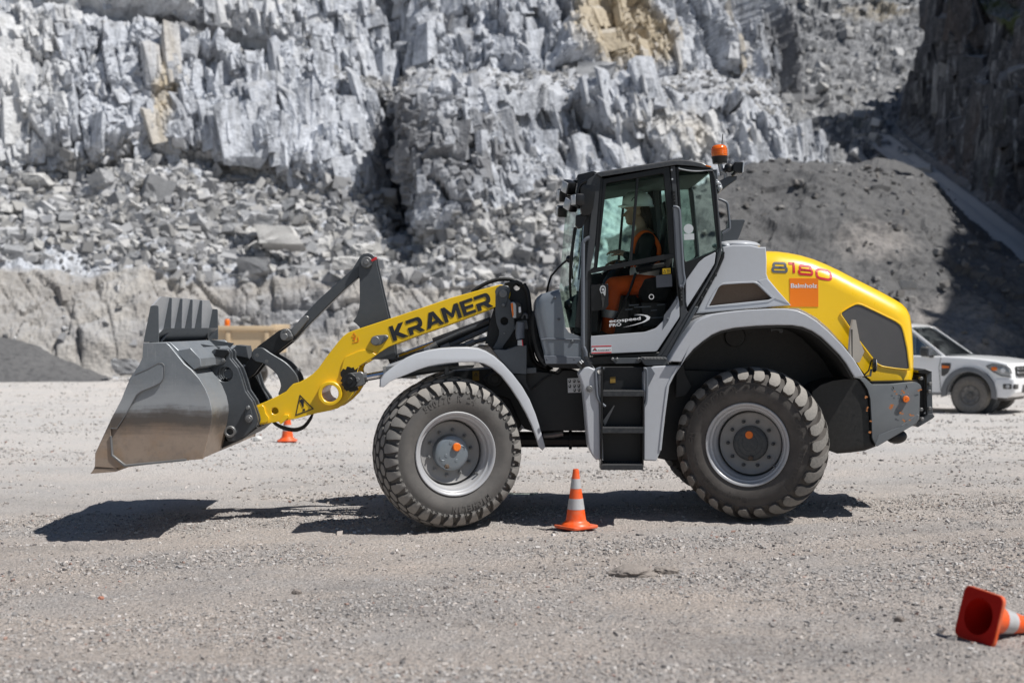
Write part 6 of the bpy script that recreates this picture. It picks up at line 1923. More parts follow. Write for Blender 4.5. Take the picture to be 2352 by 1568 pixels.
tput('window_seal', join(*[tube_mesh([Vector((x, yb(z) - .004, z)) for x, z in ps], .014, 1) for ps in ([(-.56, 1.10), (-1.62, 1.10)], [(-.58, 1.11), (-1.36, 1.665)], [(-1.36, 1.665), (-1.63, 1.665)], [(-1.70, 1.10), (-2.72, 1.10)])]), TBK)
tput('interior', join(box_mesh(-2.6, -.7, .1, 1.5, .6, 1.12), box_mesh(-1.5, -1.35, .2, .65, 1.0, 1.5, .05), box_mesh(-1.5, -1.35, .95, 1.4, 1.0, 1.5, .05), box_mesh(-2.6, -2.5, .2, 1.4, 1.0, 1.45, .05)), TIN)
tput('dashboard', box_mesh(-.85, -.42, .12, 1.5, 1.0, 1.14, .04), TIN)
# bonnet crease panel and shut lines
sh = [tube_mesh([Vector(p) for p in ps], .006, 1) for ps in (
    [(-.56, -.052, 1.08), (-.60, -.052, .9), (-.56, -.052, .42)], [(-1.66, -.052, 1.10), (-1.66, -.052, .45)], [(-2.70, -.052, 1.1), (-2.72, -.052, .8), (-2.55, -.052, .6)],
    [(-.50, -.02, 1.105), (.2, -.02, 1.068), (.55, .0, 1.025), (.78, .06, .93)])]
tput('shut_line', join(*sh), TBK)
tput('sill', box_mesh(-2.52, -.46, -.045, .02, .36, .47, .01), TFL)
# flares over the wheels
for cx_ in (0, -3.0):
    o_ = arcpts((cx_, .37), .545, 186, -8, 20); i_ = arcpts((cx_, .37), .445, -6, 184, 20)
    f_ = shape2d([o_ + i_], .09, .02, 2); f_.transform(Matrix.Translation((0, -.055, 0)) @ M_XZ)
    tput('wheel_flare', f_, TFL)
    w_ = shape2d([arcpts((cx_, .37), .45, 0, 360, 28)[:-1]], .3, 0); w_.transform(Matrix.Translation((0, .32, 0)) @ M_XZ)
    tput('wheel_arch', w_, TIN)
def twheel(x, y, s):
    prof = [(.215, .10), (.23, .115), (.30, .12), (.345, .105), (.362, .07), (.365, 0), (.362, -.07), (.345, -.105), (.30, -.12), (.23, -.115), (.215, -.10), (.20, -.085)]
    w = put('wheel', lathe_mesh([(0, -.05), (.05, -.055), (.06, -.035), (.10, -.035), (.12, -.06), (.17, -.075), (.19, -.06), (.20, -.085), (.205, -.09), (.205, .06), (0, .06)], 36, 'Y'), TRM, truck, 40, (x, y, .365), (0, 0, 0 if s > 0 else math.pi), local=True)
    put('tyre', lathe_mesh(prof, 40, 'Y'), TTY, w, 45, local=True)
    put('wheel_holes', join(*[cyl_y((.152 * math.cos(R(51 * k)), .152 * math.sin(R(51 * k))), .021, -.079, -.06, 10, .002) for k in range(7)]), TBK, w, 30, local=True)
    put('hub', join(cyl_y((0, 0), .045, -.075, -.03, 16), *[cyl_y((.075 * math.cos(R(60 * k)), .075 * math.sin(R(60 * k))), .011, -.055, -.03, 6, .002) for k in range(6)]), TBK, w, 30, local=True)
    return w
for x in (0, -3.0):
    twheel(x, .07, 1); twheel(x, 1.55, -1)
tput('underbody', join(box_mesh(-4.0, .6, .25, 1.38, .42, .58, .02), box_mesh(.1, .62, .3, 1.32, .26, .42, .03), tube_mesh([Vector((0, .1, .36)), Vector((0, 1.5, .36))], .05)), TBK)
# lamps, grille, bumper
hl_ = [(.30, .93), (.40, .97), (.60, .955), (.78, .90), (.82, .82), (.80, .745), (.66, .74), (.44, .82)]
HLM = pbr('headlamp_clear', (.34, .36, .37), .08, .3, .02, .1, 8., .6)
hm2 = prism_mesh([(.36, .93), (.46, .965), (.62, .945), (.77, .89), (.81, .80), (.79, .755), (.64, .765), (.47, .84)], -.058, .16, bev=[0, 1, 2, 3, 4, 5, 6, 7], boff=.02, seg=2)
hdl = tput('headlight', hm2, HLM)
m_ = hm2.copy(); m_.transform(Matrix(((1, 0, 0, 0), (0, -1, 0, 1.62), (0, 0, 1, 0), (0, 0, 0, 1)))); m_.flip_normals()
tput('headlight', m_, HLM)
tput('lamp_rim', join(tube_mesh([Vector((x, -.06, z)) for x, z in ((.34, .93), (.46, .975), (.63, .955), (.79, .895), (.83, .80))], .010, 1), tube_mesh([Vector((x, -.06, z)) for x, z in ((.34, .93), (.47, .83), (.64, .752), (.80, .74))], .010, 1)), TBK, hdl)
tput('turn_signal', box_mesh(.43, .55, -.066, -.04, .845, .925, .02), ORANGE, hdl)
tput('reflector', lathe_mesh([(0, 0), (.045, .0), (.05, .015), (0, .02)], 20, 'Y'), WHITE, hdl).location = (.66, -.068, .855)
gr_ = box_mesh(.80, .87, .18, 1.44, .74, .93, .02)
gl_ = tput('grille', gr_, TBK)
tput('grille_bar', join(box_mesh(.86, .895, .16, 1.46, .80, .835, .01), box_mesh(.86, .89, .16, 1.46, .875, .90, .008), box_mesh(.85, .88, .14, 1.48, .72, .745, .008)), CHROME, gl_)
bp_ = [(.46, .36), (.80, .36), (.88, .44), (.895, .58), (.88, .70), (.80, .73), (.52, .73), (.50, .55)]
bu_ = tput('front_bumper', prism_mesh(bp_, -.065, 1.685, bev=list(range(1, 6)), boff=.06, seg=3), TW)
tput('lower_intake', box_mesh(.87, .905, .35, 1.27, .42, .58, .02), TBK, bu_)
fg = tput('fog_lamp', join(box_mesh(.66, .83, -.075, -.05, .50, .60, .02), box_mesh(.80, .90, -.06, .12, .50, .60, .02)), TBK, bu_)
tput('lens', lathe_mesh([(0, 0), (.035, .0), (.04, .012)], 16, 'Y'), LENS, fg).location = (.755, -.082, .55)
# wing vent with indicator, mirror, handle, wording, aerial
tput('wing_vent', join(shape2d([fillet([(-.55, .98), (-.36, .98), (-.36, .90), (-.42, .78), (-.50, .72), (-.55, .73)], .02)], .012, .003)), TBK)
vo_ = [o for o in truck.children if o.name.startswith('wing_vent')][0]
vo_.data.transform(Matrix.Translation((0, -.057, 0)) @ M_XZ)
ti = shape2d([fillet([(-.535, .935), (-.39, .92), (-.39, .885), (-.535, .875)], .012)], .012, .003); ti.transform(Matrix.Translation((0, -.066, 0)) @ M_XZ)
tput('side_indicator', ti, ORANGE, vo_)
mi = tput('side_mirror', box_mesh(-.92, -.74, -.26, -.04, 1.10, 1.30, .05, 3), TBK)
tput('mirror_cap', box_mesh(-.76, -.72, -.25, -.05, 1.12, 1.28, .018), pbr('mirror_shell', (.12, .13, .145), .25, .2), mi)
tput('mirror_foot', box_mesh(-.80, -.70, -.08, .06, 1.08, 1.14, .02), TBK, mi)
tput('door_handle', box_mesh(-1.58, -1.40, -.075, -.05, .96, 1.0, .01), TW)
tx = text_mesh('Kies und Baustoffe', .075, .001); tx.transform(Matrix.Translation((-1.52, -.0535, .80)) @ M_XZ)
tput('lettering', tx, GREYP, truck, 0)
tput('red_line', box_mesh(-1.5, -.9, -.0545, -.0525, .765, .773), RED)
tput('aerial', tube_mesh([Vector((-1.5, .3, 1.74)), Vector((-2.3, .3, 1.98))], .006, 1), TBK)
bpy.context.view_layer.update()

# ================================================================ beige tipper body behind the bucket
TB = pbr('beige_paint', (.62, .47, .30), .5, 0, .12, .08, 1.5)
TY_ = 38.
def TX(px): return (px - CX) / F * TY_
def TZ(py): return CH - (py - HY) / F * TY_
tip = empty('dump_truck', (TX(490), TY_ + 1.2, 0))
tag(tip, 'beige tipper truck body with a rim rail half hidden behind the loader bucket', 'dump truck')
x0, x1, zt, zb = TX(372), TX(632), TZ(748), TZ(812)
hull_ = [(x0, zb), (x1 - .30, zb), (x1 - .02, zt), (x0, zt)]
body_t = put('tipper_body', wplate_mesh([[(x0, zb), (x1 - .06, zb), (x1 - .02, zt - .02), (x0, zt - .02)]], TY_, 2.3, .01), TB, tip)
put('rim_rail', join(box_mesh(x0 - .02, x1, TY_ - .07, TY_ + .02, zt - .13, zt, .015), box_mesh(x1 - .10, x1 + .02, TY_ - .05, TY_ + 2.4, zt - .12, zt + .04, .01)), TB, body_t)
put('stake', join(*[box_mesh(x - .06, x + .06, TY_ - .05, TY_ + .02, zb, zt - .131, .012) for x in (x1 - .22, x1 - 1.25, x1 - 2.2)]), TB, body_t)
put('lower_rail', box_mesh(x0, x1 - .08, TY_ - .04, TY_ + .02, zb - .08, zb, .01), TB, body_t)
bcx = TX(508)
bn = put('beacon', lathe_mesh([(0, 0), (.07, 0), (.07, .05), (.075, .06), (.075, .16), (.05, .20), (0, .21)], 20), ORANGE, tip, 40, None)
bn.data.transform(Matrix.Translation((bcx, TY_ + .8, zt - .02)))
put('chassis', box_mesh(TX(385), TX(585), TY_ + .5, TY_ + 1.8, .45, zb - .081, .02), BLK2, tip)
put('cab', box_mesh(TX(345), TX(371), TY_ + .2, TY_ + 2.1, .6, zt - .05, .06), TB, tip)
for px in (400, 520, 552):
    for yy_ in (TY_ + .22, TY_ + 1.9):
        c = cyl_y((TX(px), .38), .38, yy_, yy_ + .26, 28, .04)
        w = put('wheel', c, TTY, tip)
        put('rim', cyl_y((TX(px), .38), .2, yy_ - .01, yy_ + .05, 20, .01), TRM, w)
# ================================================================ quarry walls and heaps
def cat(K, u):
    """Catmull-Rom along axis 0"""
    n = len(K)
    i = np.clip(np.floor(u).astype(int), 0, n - 2); t = (u - i)
    def g(j): return K[np.clip(j, 0, n - 1)]
    sh = (-1,) + (1,) * (K.ndim - 1)
    t = t.reshape(sh)
    p0, p1, p2, p3 = g(i - 1), g(i), g(i + 1), g(i + 2)
    p0 = np.where((i == 0).reshape(sh), 2 * p1 - p2, p0); p3 = np.where((i == n - 2).reshape(sh), 2 * p2 - p1, p3)
    return .5 * ((2 * p1) + (p2 - p0) * t + (2 * p0 - 5 * p1 + 4 * p2 - p3) * t ** 2 + (3 * p1 - p0 - 3 * p2 + p3) * t ** 3)
def lin(K, u):
    n = len(K); i = np.clip(np.floor(u).astype(int), 0, n - 2); t = (u - i).reshape((-1,) + (1,) * (K.ndim - 1))
    return K[i] * (1 - t) + K[i + 1] * t
def net(cols, du, seg, smooth_t=False):
    """control net: cols[c][r] = sight line and distance (px, py, Y); -> points (nu, nv, 3), row coordinate per v"""
    K = np.array([[W((p[0], p[1]), p[2])[:] for p in c] for c in cols])
    u = np.concatenate([np.linspace(i, i + 1, n, endpoint=False) for i, n in enumerate(du)] + [[len(cols) - 1.]])
    v = np.concatenate([np.linspace(i, i + 1, n, endpoint=False) for i, n in enumerate(seg)] + [[K.shape[1] - 1.]])
    A = cat(K, u)
    B = (cat if smooth_t else lin)(A.transpose(1, 0, 2), v).transpose(1, 0, 2)
    return B, u, v
def normals(B):
    du = np.gradient(B, axis=0); dv = np.gradient(B, axis=1)
    n = np.cross(du, dv); n /= np.linalg.norm(n, axis=2)[:, :, None] + 1e-9
    n = np.where((n[:, :, 1] > 0)[:, :, None] & (np.abs(n[:, :, 2]) < .98)[:, :, None], -n, n)
    return n

def rock_disp(P, k=1.):
    Q = P.copy()
    Q[:, 0] += .20 * P[:, 2] + .25 * fbm(P * .15, 2, s=31); Q[:, 2] += .4 * fbm(P * .2, 2, s=37)
    d = 1.8 * fbm(P * np.array((.12, .12, .05)), 2, s=1)
    f1, f2, r, dv = worley3(Q * np.array((.33, .33, .09)), 5)
    d = d + 1.9 * (r[:, 0] - .5) + 1.2 * (r[:, 1] - .5) * dv[:, 0] + .8 * (r[:, 2] - .5) * dv[:, 2] - .5 * np.clip(1 - (f2 - f1) / .05, 0, 1)
    f1, f2, r, dv = worley3(Q * np.array((1.0, 1.0, .26)), 6)
    d = d + .60 * (r[:, 0] - .5) + .75 * (r[:, 1] - .5) * dv[:, 0] + .5 * (r[:, 2] - .5) * dv[:, 2] - .22 * np.clip(1 - (f2 - f1) / .06, 0, 1)
    f1, f2, r, dv = worley3(Q * np.array((3.0, 3.0, 1.6)), 8)
    d = d + .22 * (r[:, 0] - .5) + .34 * (r[:, 1] - .5) * dv[:, 0] + .28 * (r[:, 2] - .5) * dv[:, 2]
    f1, f2, r, dv = worley3(Q * np.array((5.5, 5.5, 3.4)), 9)
    d = d + .10 * (r[:, 0] - .5) + .16 * (r[:, 1] - .5) * dv[:, 0] + .14 * (r[:, 2] - .5) * dv[:, 2]
    return d * k
def joint_blocks(P, N, tone, n, smin, smax, seed, stretch=2.1, out=.30):
    """broken blocks bounded by the joint sets of the rock, seated in the wall: gives true flat faces and sharp edges"""
    r = np.random.RandomState(seed)
    var = stone_variants(10, 12, seed, 1.)
    idx = r.randint(0, len(P), n)
    p, nn = P[idx], N[idx].copy()
    nn[:, 2] *= .4; nn /= np.linalg.norm(nn, axis=1)[:, None]
    yaw = np.where(r.rand(n) < .6, r.normal(.38, .20, n), r.normal(-.50, .22, n))
    cy, sy = np.cos(yaw), np.sin(yaw)
    nx = nn[:, 0] * cy - nn[:, 1] * sy; ny = nn[:, 0] * sy + nn[:, 1] * cy
    nn[:, 0], nn[:, 1] = nx, ny
    up = np.stack([r.normal(-.16, .10, n), r.normal(0, .10, n), np.ones(n)], 1); up -= nn * (up * nn).sum(1)[:, None]; up /= np.linalg.norm(up, axis=1)[:, None]
    tg = np.cross(up, nn)
    s = smin + (smax - smin) * r.rand(n) ** 2.2
    st, sv, sn = s * (.45 + .5 * r.rand(n)), s * (.7 + (stretch - .7) * r.rand(n) ** 1.5), s * (.16 + .16 * r.rand(n))
    p = p + nn * (s * (out * r.rand(n) - .11))[:, None]
    Vs, Ts, Cs, off = [], [], [], 0
    w = r.randint(0, len(var), n)
    for k, (V, T) in enumerate(var):
        m = np.where(w == k)[0]
        if not len(m): continue
        L = V / np.abs(V).max(0)
        A = p[m][:, None] + L[None, :, 0:1] * (tg[m] * st[m][:, None])[:, None] + L[None, :, 1:2] * (nn[m] * sn[m][:, None])[:, None] + L[None, :, 2:3] * (up[m] * sv[m][:, None])[:, None]
        Vs.append(A.reshape(-1, 3)); Ts.append((T[None] + (np.arange(len(m)) * len(V))[:, None, None] + off).reshape(-1, 3)); off += len(m) * len(V)
        t_ = tone[idx[m]].copy(); j = r.normal(0, 1, (len(m), 4)) * np.array((.10, .22, .20, .0)); t_ = np.clip(t_ + j, 0, 1)
        Cs.append(np.repeat(t_, len(V), 0))
    return np.concatenate(Vs), np.concatenate(Ts), np.concatenate(Cs)
def quad_tri_mesh(name, GP, nu, nv, gcol, soups):
    a = (np.arange(nu - 1)[:, None] * nv + np.arange(nv - 1)[None, :]).ravel()
    q = np.stack([a, a + nv, a + nv + 1, a + 1], 1)
    V = [GP]; C = [gcol]; T = []; off = len(GP)
    for v_, t_, c_ in soups:
        V.append(v_); C.append(c_); T.append(t_ + off); off += len(v_)
    V = np.concatenate(V); C = np.concatenate(C); T = np.concatenate(T)
    loops = np.concatenate([q.ravel(), T.ravel()]).astype(np.int32)
    start = np.concatenate([np.arange(0, q.size, 4), q.size + np.arange(0, T.size, 3)]).astype(np.int32)
    me = bpy.data.meshes.new(name)
    me.vertices.add(len(V)); me.vertices.foreach_set('co', V.astype(np.float32).ravel())
    me.loops.add(len(loops)); me.loops.foreach_set('vertex_index', loops)
    me.polygons.add(len(start)); me.polygons.foreach_set('loop_start', start)
    me.update(calc_edges=True); smooth_all(me, False)
    tone_attr(me, C)
    return me
def rubble_disp(P, k=1.):
    d = .55 * fbm(P * .35, 3, s=51)
    f1, f2, r, dv = worley3(P * 1.3, 15)
    d = d + .34 * (r[:, 0] - .4) * np.clip((f2 - f1) * 3, 0, 1) + .3 * (r[:, 1] - .5) * dv[:, 0]
    f1, f2, r, dv = worley3(P * 3.2, 16)
    d = d + .14 * (r[:, 0] - .3) * np.clip((f2 - f1) * 3, 0, 1)
    return (d + .05 * fbm(P * 5, 2, s=57)) * k
def soil_disp(P, k=1.):
    d = .70 * fbm(P * .22, 4, s=61) + .16 * fbm(P * 1.3, 4, s=65)
    rill = ridged(P * np.array((.8, .25, .2)), 3, s=71)
    return (d + .12 * (rill - .6)) * k

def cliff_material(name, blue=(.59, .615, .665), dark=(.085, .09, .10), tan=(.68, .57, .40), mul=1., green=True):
    t = NT(name)
    v = t.coord()
    a = t.n('ShaderNodeVertexColor', _layer_name='tone')
    s = t.n('ShaderNodeSeparateColor'); t.l(a.outputs[0], s.inputs[0])
    vz = t.coord('Object', (1, 1, .22))
    n1 = t.noise(.55, 6, .65, vz); n2 = t.noise(3.2, 6, .7, v); n3 = t.noise(2.2, 5, .65, vz)
    vo = t.n('ShaderNodeTexVoronoi', Scale=1.4); t.l(vz, vo.inputs['Vector'])
    hs = t.n('ShaderNodeSeparateColor'); t.l(vo.outputs['Color'], hs.inputs[0])
    c = t.mix(n1, tuple(x * .80 for x in blue), tuple(min(1, x * 1.28) for x in blue))
    c = t.mix(t.math('MULTIPLY', hs.outputs[0], .30), c, tuple(x * .55 for x in blue))
    c = t.mix(t.ramp(n3, [(.33, .55), (.5, 0.)]), c, dark)
    st_ = t.noise(2.6, 5, .7, t.coord('Object', (1, 1, .07)))
    c = t.mix(t.ramp(st_, [(.34, .6), (.47, 0.)]), c, dark)
    c = t.mix(t.ramp(st_, [(.56, 0.), (.72, .55)]), c, (.86, .87, .89))
    c = t.mix(t.math('MULTIPLY', t.ramp(n2, [(.30, 1.), (.50, 0.)]), .65), c, dark)
    c = t.mix(t.math('MULTIPLY', t.ramp(n2, [(.58, 0.), (.78, 1.)]), .45), c, (.74, .745, .76))
    # ochre and pale seams where the wall carries them
    tm = t.ramp(t.math('ADD', s.outputs[0], t.math('MULTIPLY', t.math('SUBTRACT', n1, .5), .9)), [(.30, 0.), (.70, 1.)])
    tc = t.mix(n2, tuple(x * .62 for x in tan), tan)
    c = t.mix(t.math('MULTIPLY', tm, .85), c, tc)
    pm = t.ramp(t.math('ADD', s.outputs[1], t.math('MULTIPLY', t.math('SUBTRACT', n3, .5), .8)), [(.3, 0.), (.8, 1.)])
    c = t.mix(t.math('MULTIPLY', pm, .6), c, (.76, .75, .73))
    # green growth; on the cliff a dark tone with painted-in shade instead
    gm_ = t.ramp(t.math('ADD', s.outputs[2], t.math('MULTIPLY', t.math('SUBTRACT', n2, .5), .8)), [(.4, 0.), (.75, 1.)])
    c = t.mix(t.math('MULTIPLY', gm_, .8), c, (.055, .078, .022) if green else (.16, .16, .167))
    em = t.ramp(t.math('ADD', a.outputs[1], t.math('MULTIPLY', t.math('SUBTRACT', n1, .5), .5)), [(.3, 0.), (.7, 1.)])
    ec_ = t.mix(n2, (.19, .18, .172), (.43, .405, .38))
    ec_ = t.mix(t.ramp(n1, [(.4, 0.), (.62, .7)]), ec_, (.50, .475, .44))
    c = t.mix(em, c, ec_)
    # broken stone dust lying on ledges
    c = t.mix(t.math('MULTIPLY', t.ramp(t.up(), [(.45, 0.), (.9, 1.)]), .55), c, (.38, .38, .385))
    if mul != 1: c = t.mix(1., c, (mul, mul, mul), 'MULTIPLY')
    t.col(c)
    t.b.inputs['Roughness'].default_value = .9
    t.b.inputs['Specular IOR Level'].default_value = .2
    vb = t.n('ShaderNodeTexVoronoi', Scale=3.6); t.l(t.coord('Object', (1, 1, .6)), vb.inputs['Vector'])
    vc = t.n('ShaderNodeTexVoronoi', Scale=8.5); t.l(v, vc.inputs['Vector'])
    t.bump(t.math('ADD', t.math('MULTIPLY', vb.outputs['Distance'], 1.), t.math('ADD', t.math('MULTIPLY', t.noise(9, 5, .75, v), .35), t.math('MULTIPLY', vc.outputs['Distance'], .5))), .55, .10)
    return t.m
def tone_attr(me, col):
    at = me.color_attributes.new('tone', 'FLOAT_COLOR', 'POINT')
    if col.shape[1] == 3: col = np.concatenate([col, np.zeros((len(col), 1))], 1)
    at.data.foreach_set('color', col.astype(np.float32).ravel())
def blob(P, px, py, Y, rx, rz):
    c = W((px, py), Y)
    return np.exp(-((P[:, 0] - c.x) / (rx / F * Y)) ** 2 - ((P[:, 2] - c.z) / (rz / F * Y)) ** 2)

def build(name, cols, du, seg, fn, mat, label, smooth_t=False, tone=None, lift=None):
    B, u, v = net(cols, du, seg, smooth_t)
    N = normals(B)
    P = B.reshape(-1, 3); Nn = N.reshape(-1, 3)
    uu, vv = np.meshgrid(u, v, indexing='ij')
    d = fn(P, uu.ravel(), vv.ravel())
    P2 = P + Nn * d[:, None]
    if lift is not None: P2 = P2 + lift(P, uu.ravel(), vv.ravel())
    me = grid_mesh(name, P2, len(u), len(v)); smooth_all(me, False)
    tone_attr(me, tone(P) if tone else np.zeros((len(P), 3)))
    o = put(name, me, mat, None, 0)
    tag(o, label, kind='structure')
    return P2.reshape(len(u), len(v), 3), Nn.reshape(len(u), len(v), 3), u, v, o

CLIFF = cliff_material('cliff_rock', green=False)
cc = [
 [(-1500, 876, 38), (-1500, 620, 40), (-1500, 570, 42), (-1500, 400, 48), (-1500, 40, 52), (-1500, 15, 53), (-1500, -130, 55)],
 [(-800, 876, 42), (-800, 612, 44), (-800, 570, 46), (-800, 395, 52), (-800, 45, 55), (-800, 18, 56), (-800, -130, 58)],
 [(-330, 876, 45), (-330, 610, 46.5), (-330, 570, 48), (-330, 400, 54), (-330, 40, 57.5), (-330, 15, 58.2), (-330, -130, 59.8)],
 [(-60, 876, 45.5), (-60, 612, 47.5), (-60, 570, 49), (-60, 395, 54.5), (-40, 50, 57.5), (-40, 25, 58.5), (-50, -130, 60.3)],
 [(140, 872, 46), (140, 622, 48.5), (140, 575, 50), (140, 395, 55.5), (180, 60, 58), (180, 32, 59.3), (170, -130, 61.3)],
 [(330, 870, 47), (330, 625, 49), (330, 590, 50), (330, 378, 56), (350, 80, 58.5), (350, 55, 61), (340, -130, 63.3)],
 [(500, 868, 48), (500, 640, 50), (500, 615, 51), (500, 388, 57), (475, 118, 59.5), (485, 92, 63.5), (475, -130, 66.3)],
 [(690, 866, 48.5), (690, 652, 50.5), (690, 632, 51.5), (685, 412, 57), (660, 165, 60), (670, 128, 65), (660, -130, 67.8)],
 [(840, 864, 49), (840, 656, 50.5), (840, 642, 51.5), (860, 440, 57), (835, 200, 60), (845, 163, 66), (840, -130, 68.8)],
 [(925, 864, 49), (925, 658, 50.5), (925, 644, 51.5), (930, 490, 61.5), (893, 222, 64.5), (910, 172, 68), (910, -130, 69.8)],
 [(985, 864, 49), (985, 660, 50.5), (985, 646, 51.5), (1000, 545, 53.6), (930, 220, 55.8), (965, 172, 66), (975, -130, 69.8)],
 [(1130, 864, 49), (1130, 660, 50.5), (1130, 646, 51.5), (1135, 500, 53.6), (1125, 203, 56.0), (1130, 174, 66), (1130, -130, 69.8)],
 [(1280, 864, 49), (1280, 660, 51), (1280, 640, 52), (1280, 440, 55.5), (1275, 200, 58), (1280, 170, 67), (1280, -130, 70.8)],
 [(1450, 864, 49.5), (1450, 660, 51.5), (1450, 640, 52.5), (1450, 430, 57), (1450, 205, 60), (1450, 170, 70), (1450, -130, 74.8)],
 [(1650, 862, 50), (1650, 660, 52), (1650, 640, 53), (1650, 420, 59), (1650, 215, 62), (1660, 186, 74), (1650, -130, 80.8)],
 [(1850, 862, 52), (1850, 660, 54), (1850, 640, 55), (1830, 410, 63), (1836, 285, 65), (1745, 205, 80), (1690, -130, 90.8)],
 [(1960, 862, 60), (1960, 660, 62), (1950, 640, 63), (1868, 430, 71), (1858, 330, 73), (1765, 222, 88), (1720, -130, 96.8)],
]
def cliff_fn(P, u, v):
    rock = rock_disp(P, 1.)
    rub = rubble_disp(P, 1.)
    soil = soil_disp(P, 1.) * .8 + .22 * rock
    w_rock = np.clip(sstep(2.95, 3.1, v) - sstep(3.98, 4.05, v), 0, 1) + sstep(4.97, 5.05, v) * 1.25
    w_bank = sstep(.05, .3, v) * (1 - sstep(.95, 1.05, v))
    w_rub = sstep(1.0, 1.15, v) * (1 - sstep(2.95, 3.1, v)) + .6 * (sstep(3.98, 4.05, v) - sstep(4.95, 5.05, v))
    return np.clip(rock * w_rock, -3., 3.) + rub * w_rub + soil * w_bank
def cliff_lift(P, u, v):
    """uneven crest lines: the benches and the rubble line wander up and down"""
    X = np.stack([P[:, 0] * .30, P[:, 1] * .05, 0 * P[:, 0]], 1)
    a = 1.0 * fbm(X, 4, s=131) * np.clip(sstep(3.2, 4, v) - sstep(4.3, 5.2, v), 0, 1) + .9 * fbm(X * 1.2, 4, s=137) * np.clip(sstep(4.3, 5, v) - sstep(5, 5.6, v), 0, 1) + 1.1 * fbm(X, 3, s=141) * np.clip(sstep(2.2, 3, v) - sstep(3, 3.6, v), 0, 1) + .5 * fbm(X * 1.5, 3, s=147) * np.clip(sstep(.4, 1, v) - sstep(1.2, 2, v), 0, 1)
    return np.stack([0 * a, 0 * a, a * 1.3], 1)
def cliff_tone(P):
    g = fbm(P * .25, 3, s=81)
    tan_ = 1.3 * blob(P, 1400, 50, 72, 95, 130) + .7 * blob(P, 1500, 110, 74, 70, 60) + .5 * blob(P, 385, 210, 57.5, 24, 130) + .5 * blob(P, 260, 60, 58, 80, 26) + .45 * blob(P, 1560, 300, 60, 170, 70) + .5 * blob(P, 1680, 90, 78, 30, 120) + .35 * blob(P, 400, 260, 57, 30, 160) + .42 * blob(P, 60, 720, 48, 200, 90) + .3 * blob(P, 480, 640, 50, 200, 40)
    pale = .9 * blob(P, 60, 200, 57, 130, 260) + .55 * blob(P, 560, 60, 66, 330, 110) + .6 * blob(P, 1580, 300, 60, 200, 90) + .3 * blob(P, 120, 700, 48, 300, 100)
    dk = .9 * blob(P, 925, 340, 61, 60, 150) + .75 * blob(P, 1060, 360, 57, 190, 150) + .8 * blob(P, 700, 720, 49, 190, 60) + .5 * blob(P, 1100, 720, 49, 260, 80) + .5 * blob(P, 300, 760, 48, 160, 50) + .45 * blob(P, 900, 180, 64, 330, 26) + .7 * blob(P, 1320, 300, 59, 60, 100) + .55 * blob(P, 1050, 70, 70, 60, 90) + .9 * blob(P, 1790, 140, 90, 110, 140) + .7 * blob(P, 1900, 330, 72, 70, 60) + .4 * blob(P, 500, 500, 54, 520, 90)  # shade of hollow and buttress painted in, along with darker rock and soil
    return np.clip(np.stack([tan_ + .12 * g, pale + .1 * g, dk + .12 * g, 0 * g], 1), 0, 1)
CP, CN, cu, cv, cliff = build('cliff', cc, [50, 60, 44, 46, 52, 48, 50, 52, 44, 34, 34, 46, 46, 54, 80, 100], [36, 6, 52, 96, 26, 130], cliff_fn, CLIFF, 'blasted grey rock wall of the quarry with a rubble shelf and an upper bench', tone=cliff_tone, lift=cliff_lift)

nu_, nv_ = len(cu), len(cv)
VV = np.meshgrid(cu, cv, indexing='ij')[1].ravel()
CPf, CNf = CP.reshape(-1, 3), CN.reshape(-1, 3)
CT = cliff_tone(CPf)
bankm = (1 - sstep(.92, 1.15, VV))
CT[:, 3] = bankm * np.clip(.95 - .75 * CT[:, 2], 0, 1); CT[:, 2] = np.clip(CT[:, 2] + .25 * bankm * CT[:, 2], 0, 1)
vis = (np.abs(CPf[:, 0] / CPf[:, 1] + .06) < .52)
shat = fbm(CPf * np.array((.16, .16, .10)), 3, s=171) + .25 * NPR.normal(size=len(CPf)) > -.12
zone = np.where((((VV > 3.02) & (VV < 3.97)) | (VV > 5.0)) & vis & shat)[0]
lowz = np.where((VV > .08) & (VV < .9) & vis)[0]
soups = [joint_blocks(CPf[zone], CNf[zone], CT[zone], 1700, .22, 1.0, 201, 1.6, .08), joint_blocks(CPf[zone], CNf[zone], CT[zone], 14000, .07, .38, 202, 1.4, .28), joint_blocks(CPf[lowz], CNf[lowz], CT[lowz], 70, .12, .55, 203, 1.2, .10)]
cme = quad_tri_mesh('cliff', CPf, nu_, nv_, CT, soups)
cme.materials.append(CLIFF)
old_ = cliff.data; cliff.data = cme; bpy.data.meshes.remove(old_)

# slope of broken rock climbing at the back right
SLOPE = cliff_material('back_slope_rock', (.20, .205, .215), (.045, .047, .05), (.40, .35, .27), 1.)
sc_ = [[(px - 60, 470, 66), (px - 30, 330, 78), (px, 215, 92), (px + 15, 100, 102), (px + 40, -60, 112), (px + 60, -330, 125)] for px in (1500, 1650, 1800, 1950, 2100, 2260, 2420)]
SP, SN, su, sv, slope = build('back_slope', sc_, [40] * 6, [26, 26, 26, 30, 24], lambda P, u, v: rubble_disp(P, 1.7) + .35 * rock_disp(P, 1.) * sstep(2.5, 4, v), SLOPE, 'steep slope of broken grey rock at the back right of the quarry', tone=lambda P: np.stack([.7 * blob(P, 2000, 40, 108, 120, 40) + .4 * blob(P, 1720, 60, 100, 40, 90), 1.2 * blob(P, 1735, 180, 92, 70, 14) + .2 * blob(P, 1800, 160, 95, 200, 40), .55 * blob(P, 1960, 300, 84, 120, 30) + .5 * blob(P, 1840, 120, 98, 60, 14)], 1))

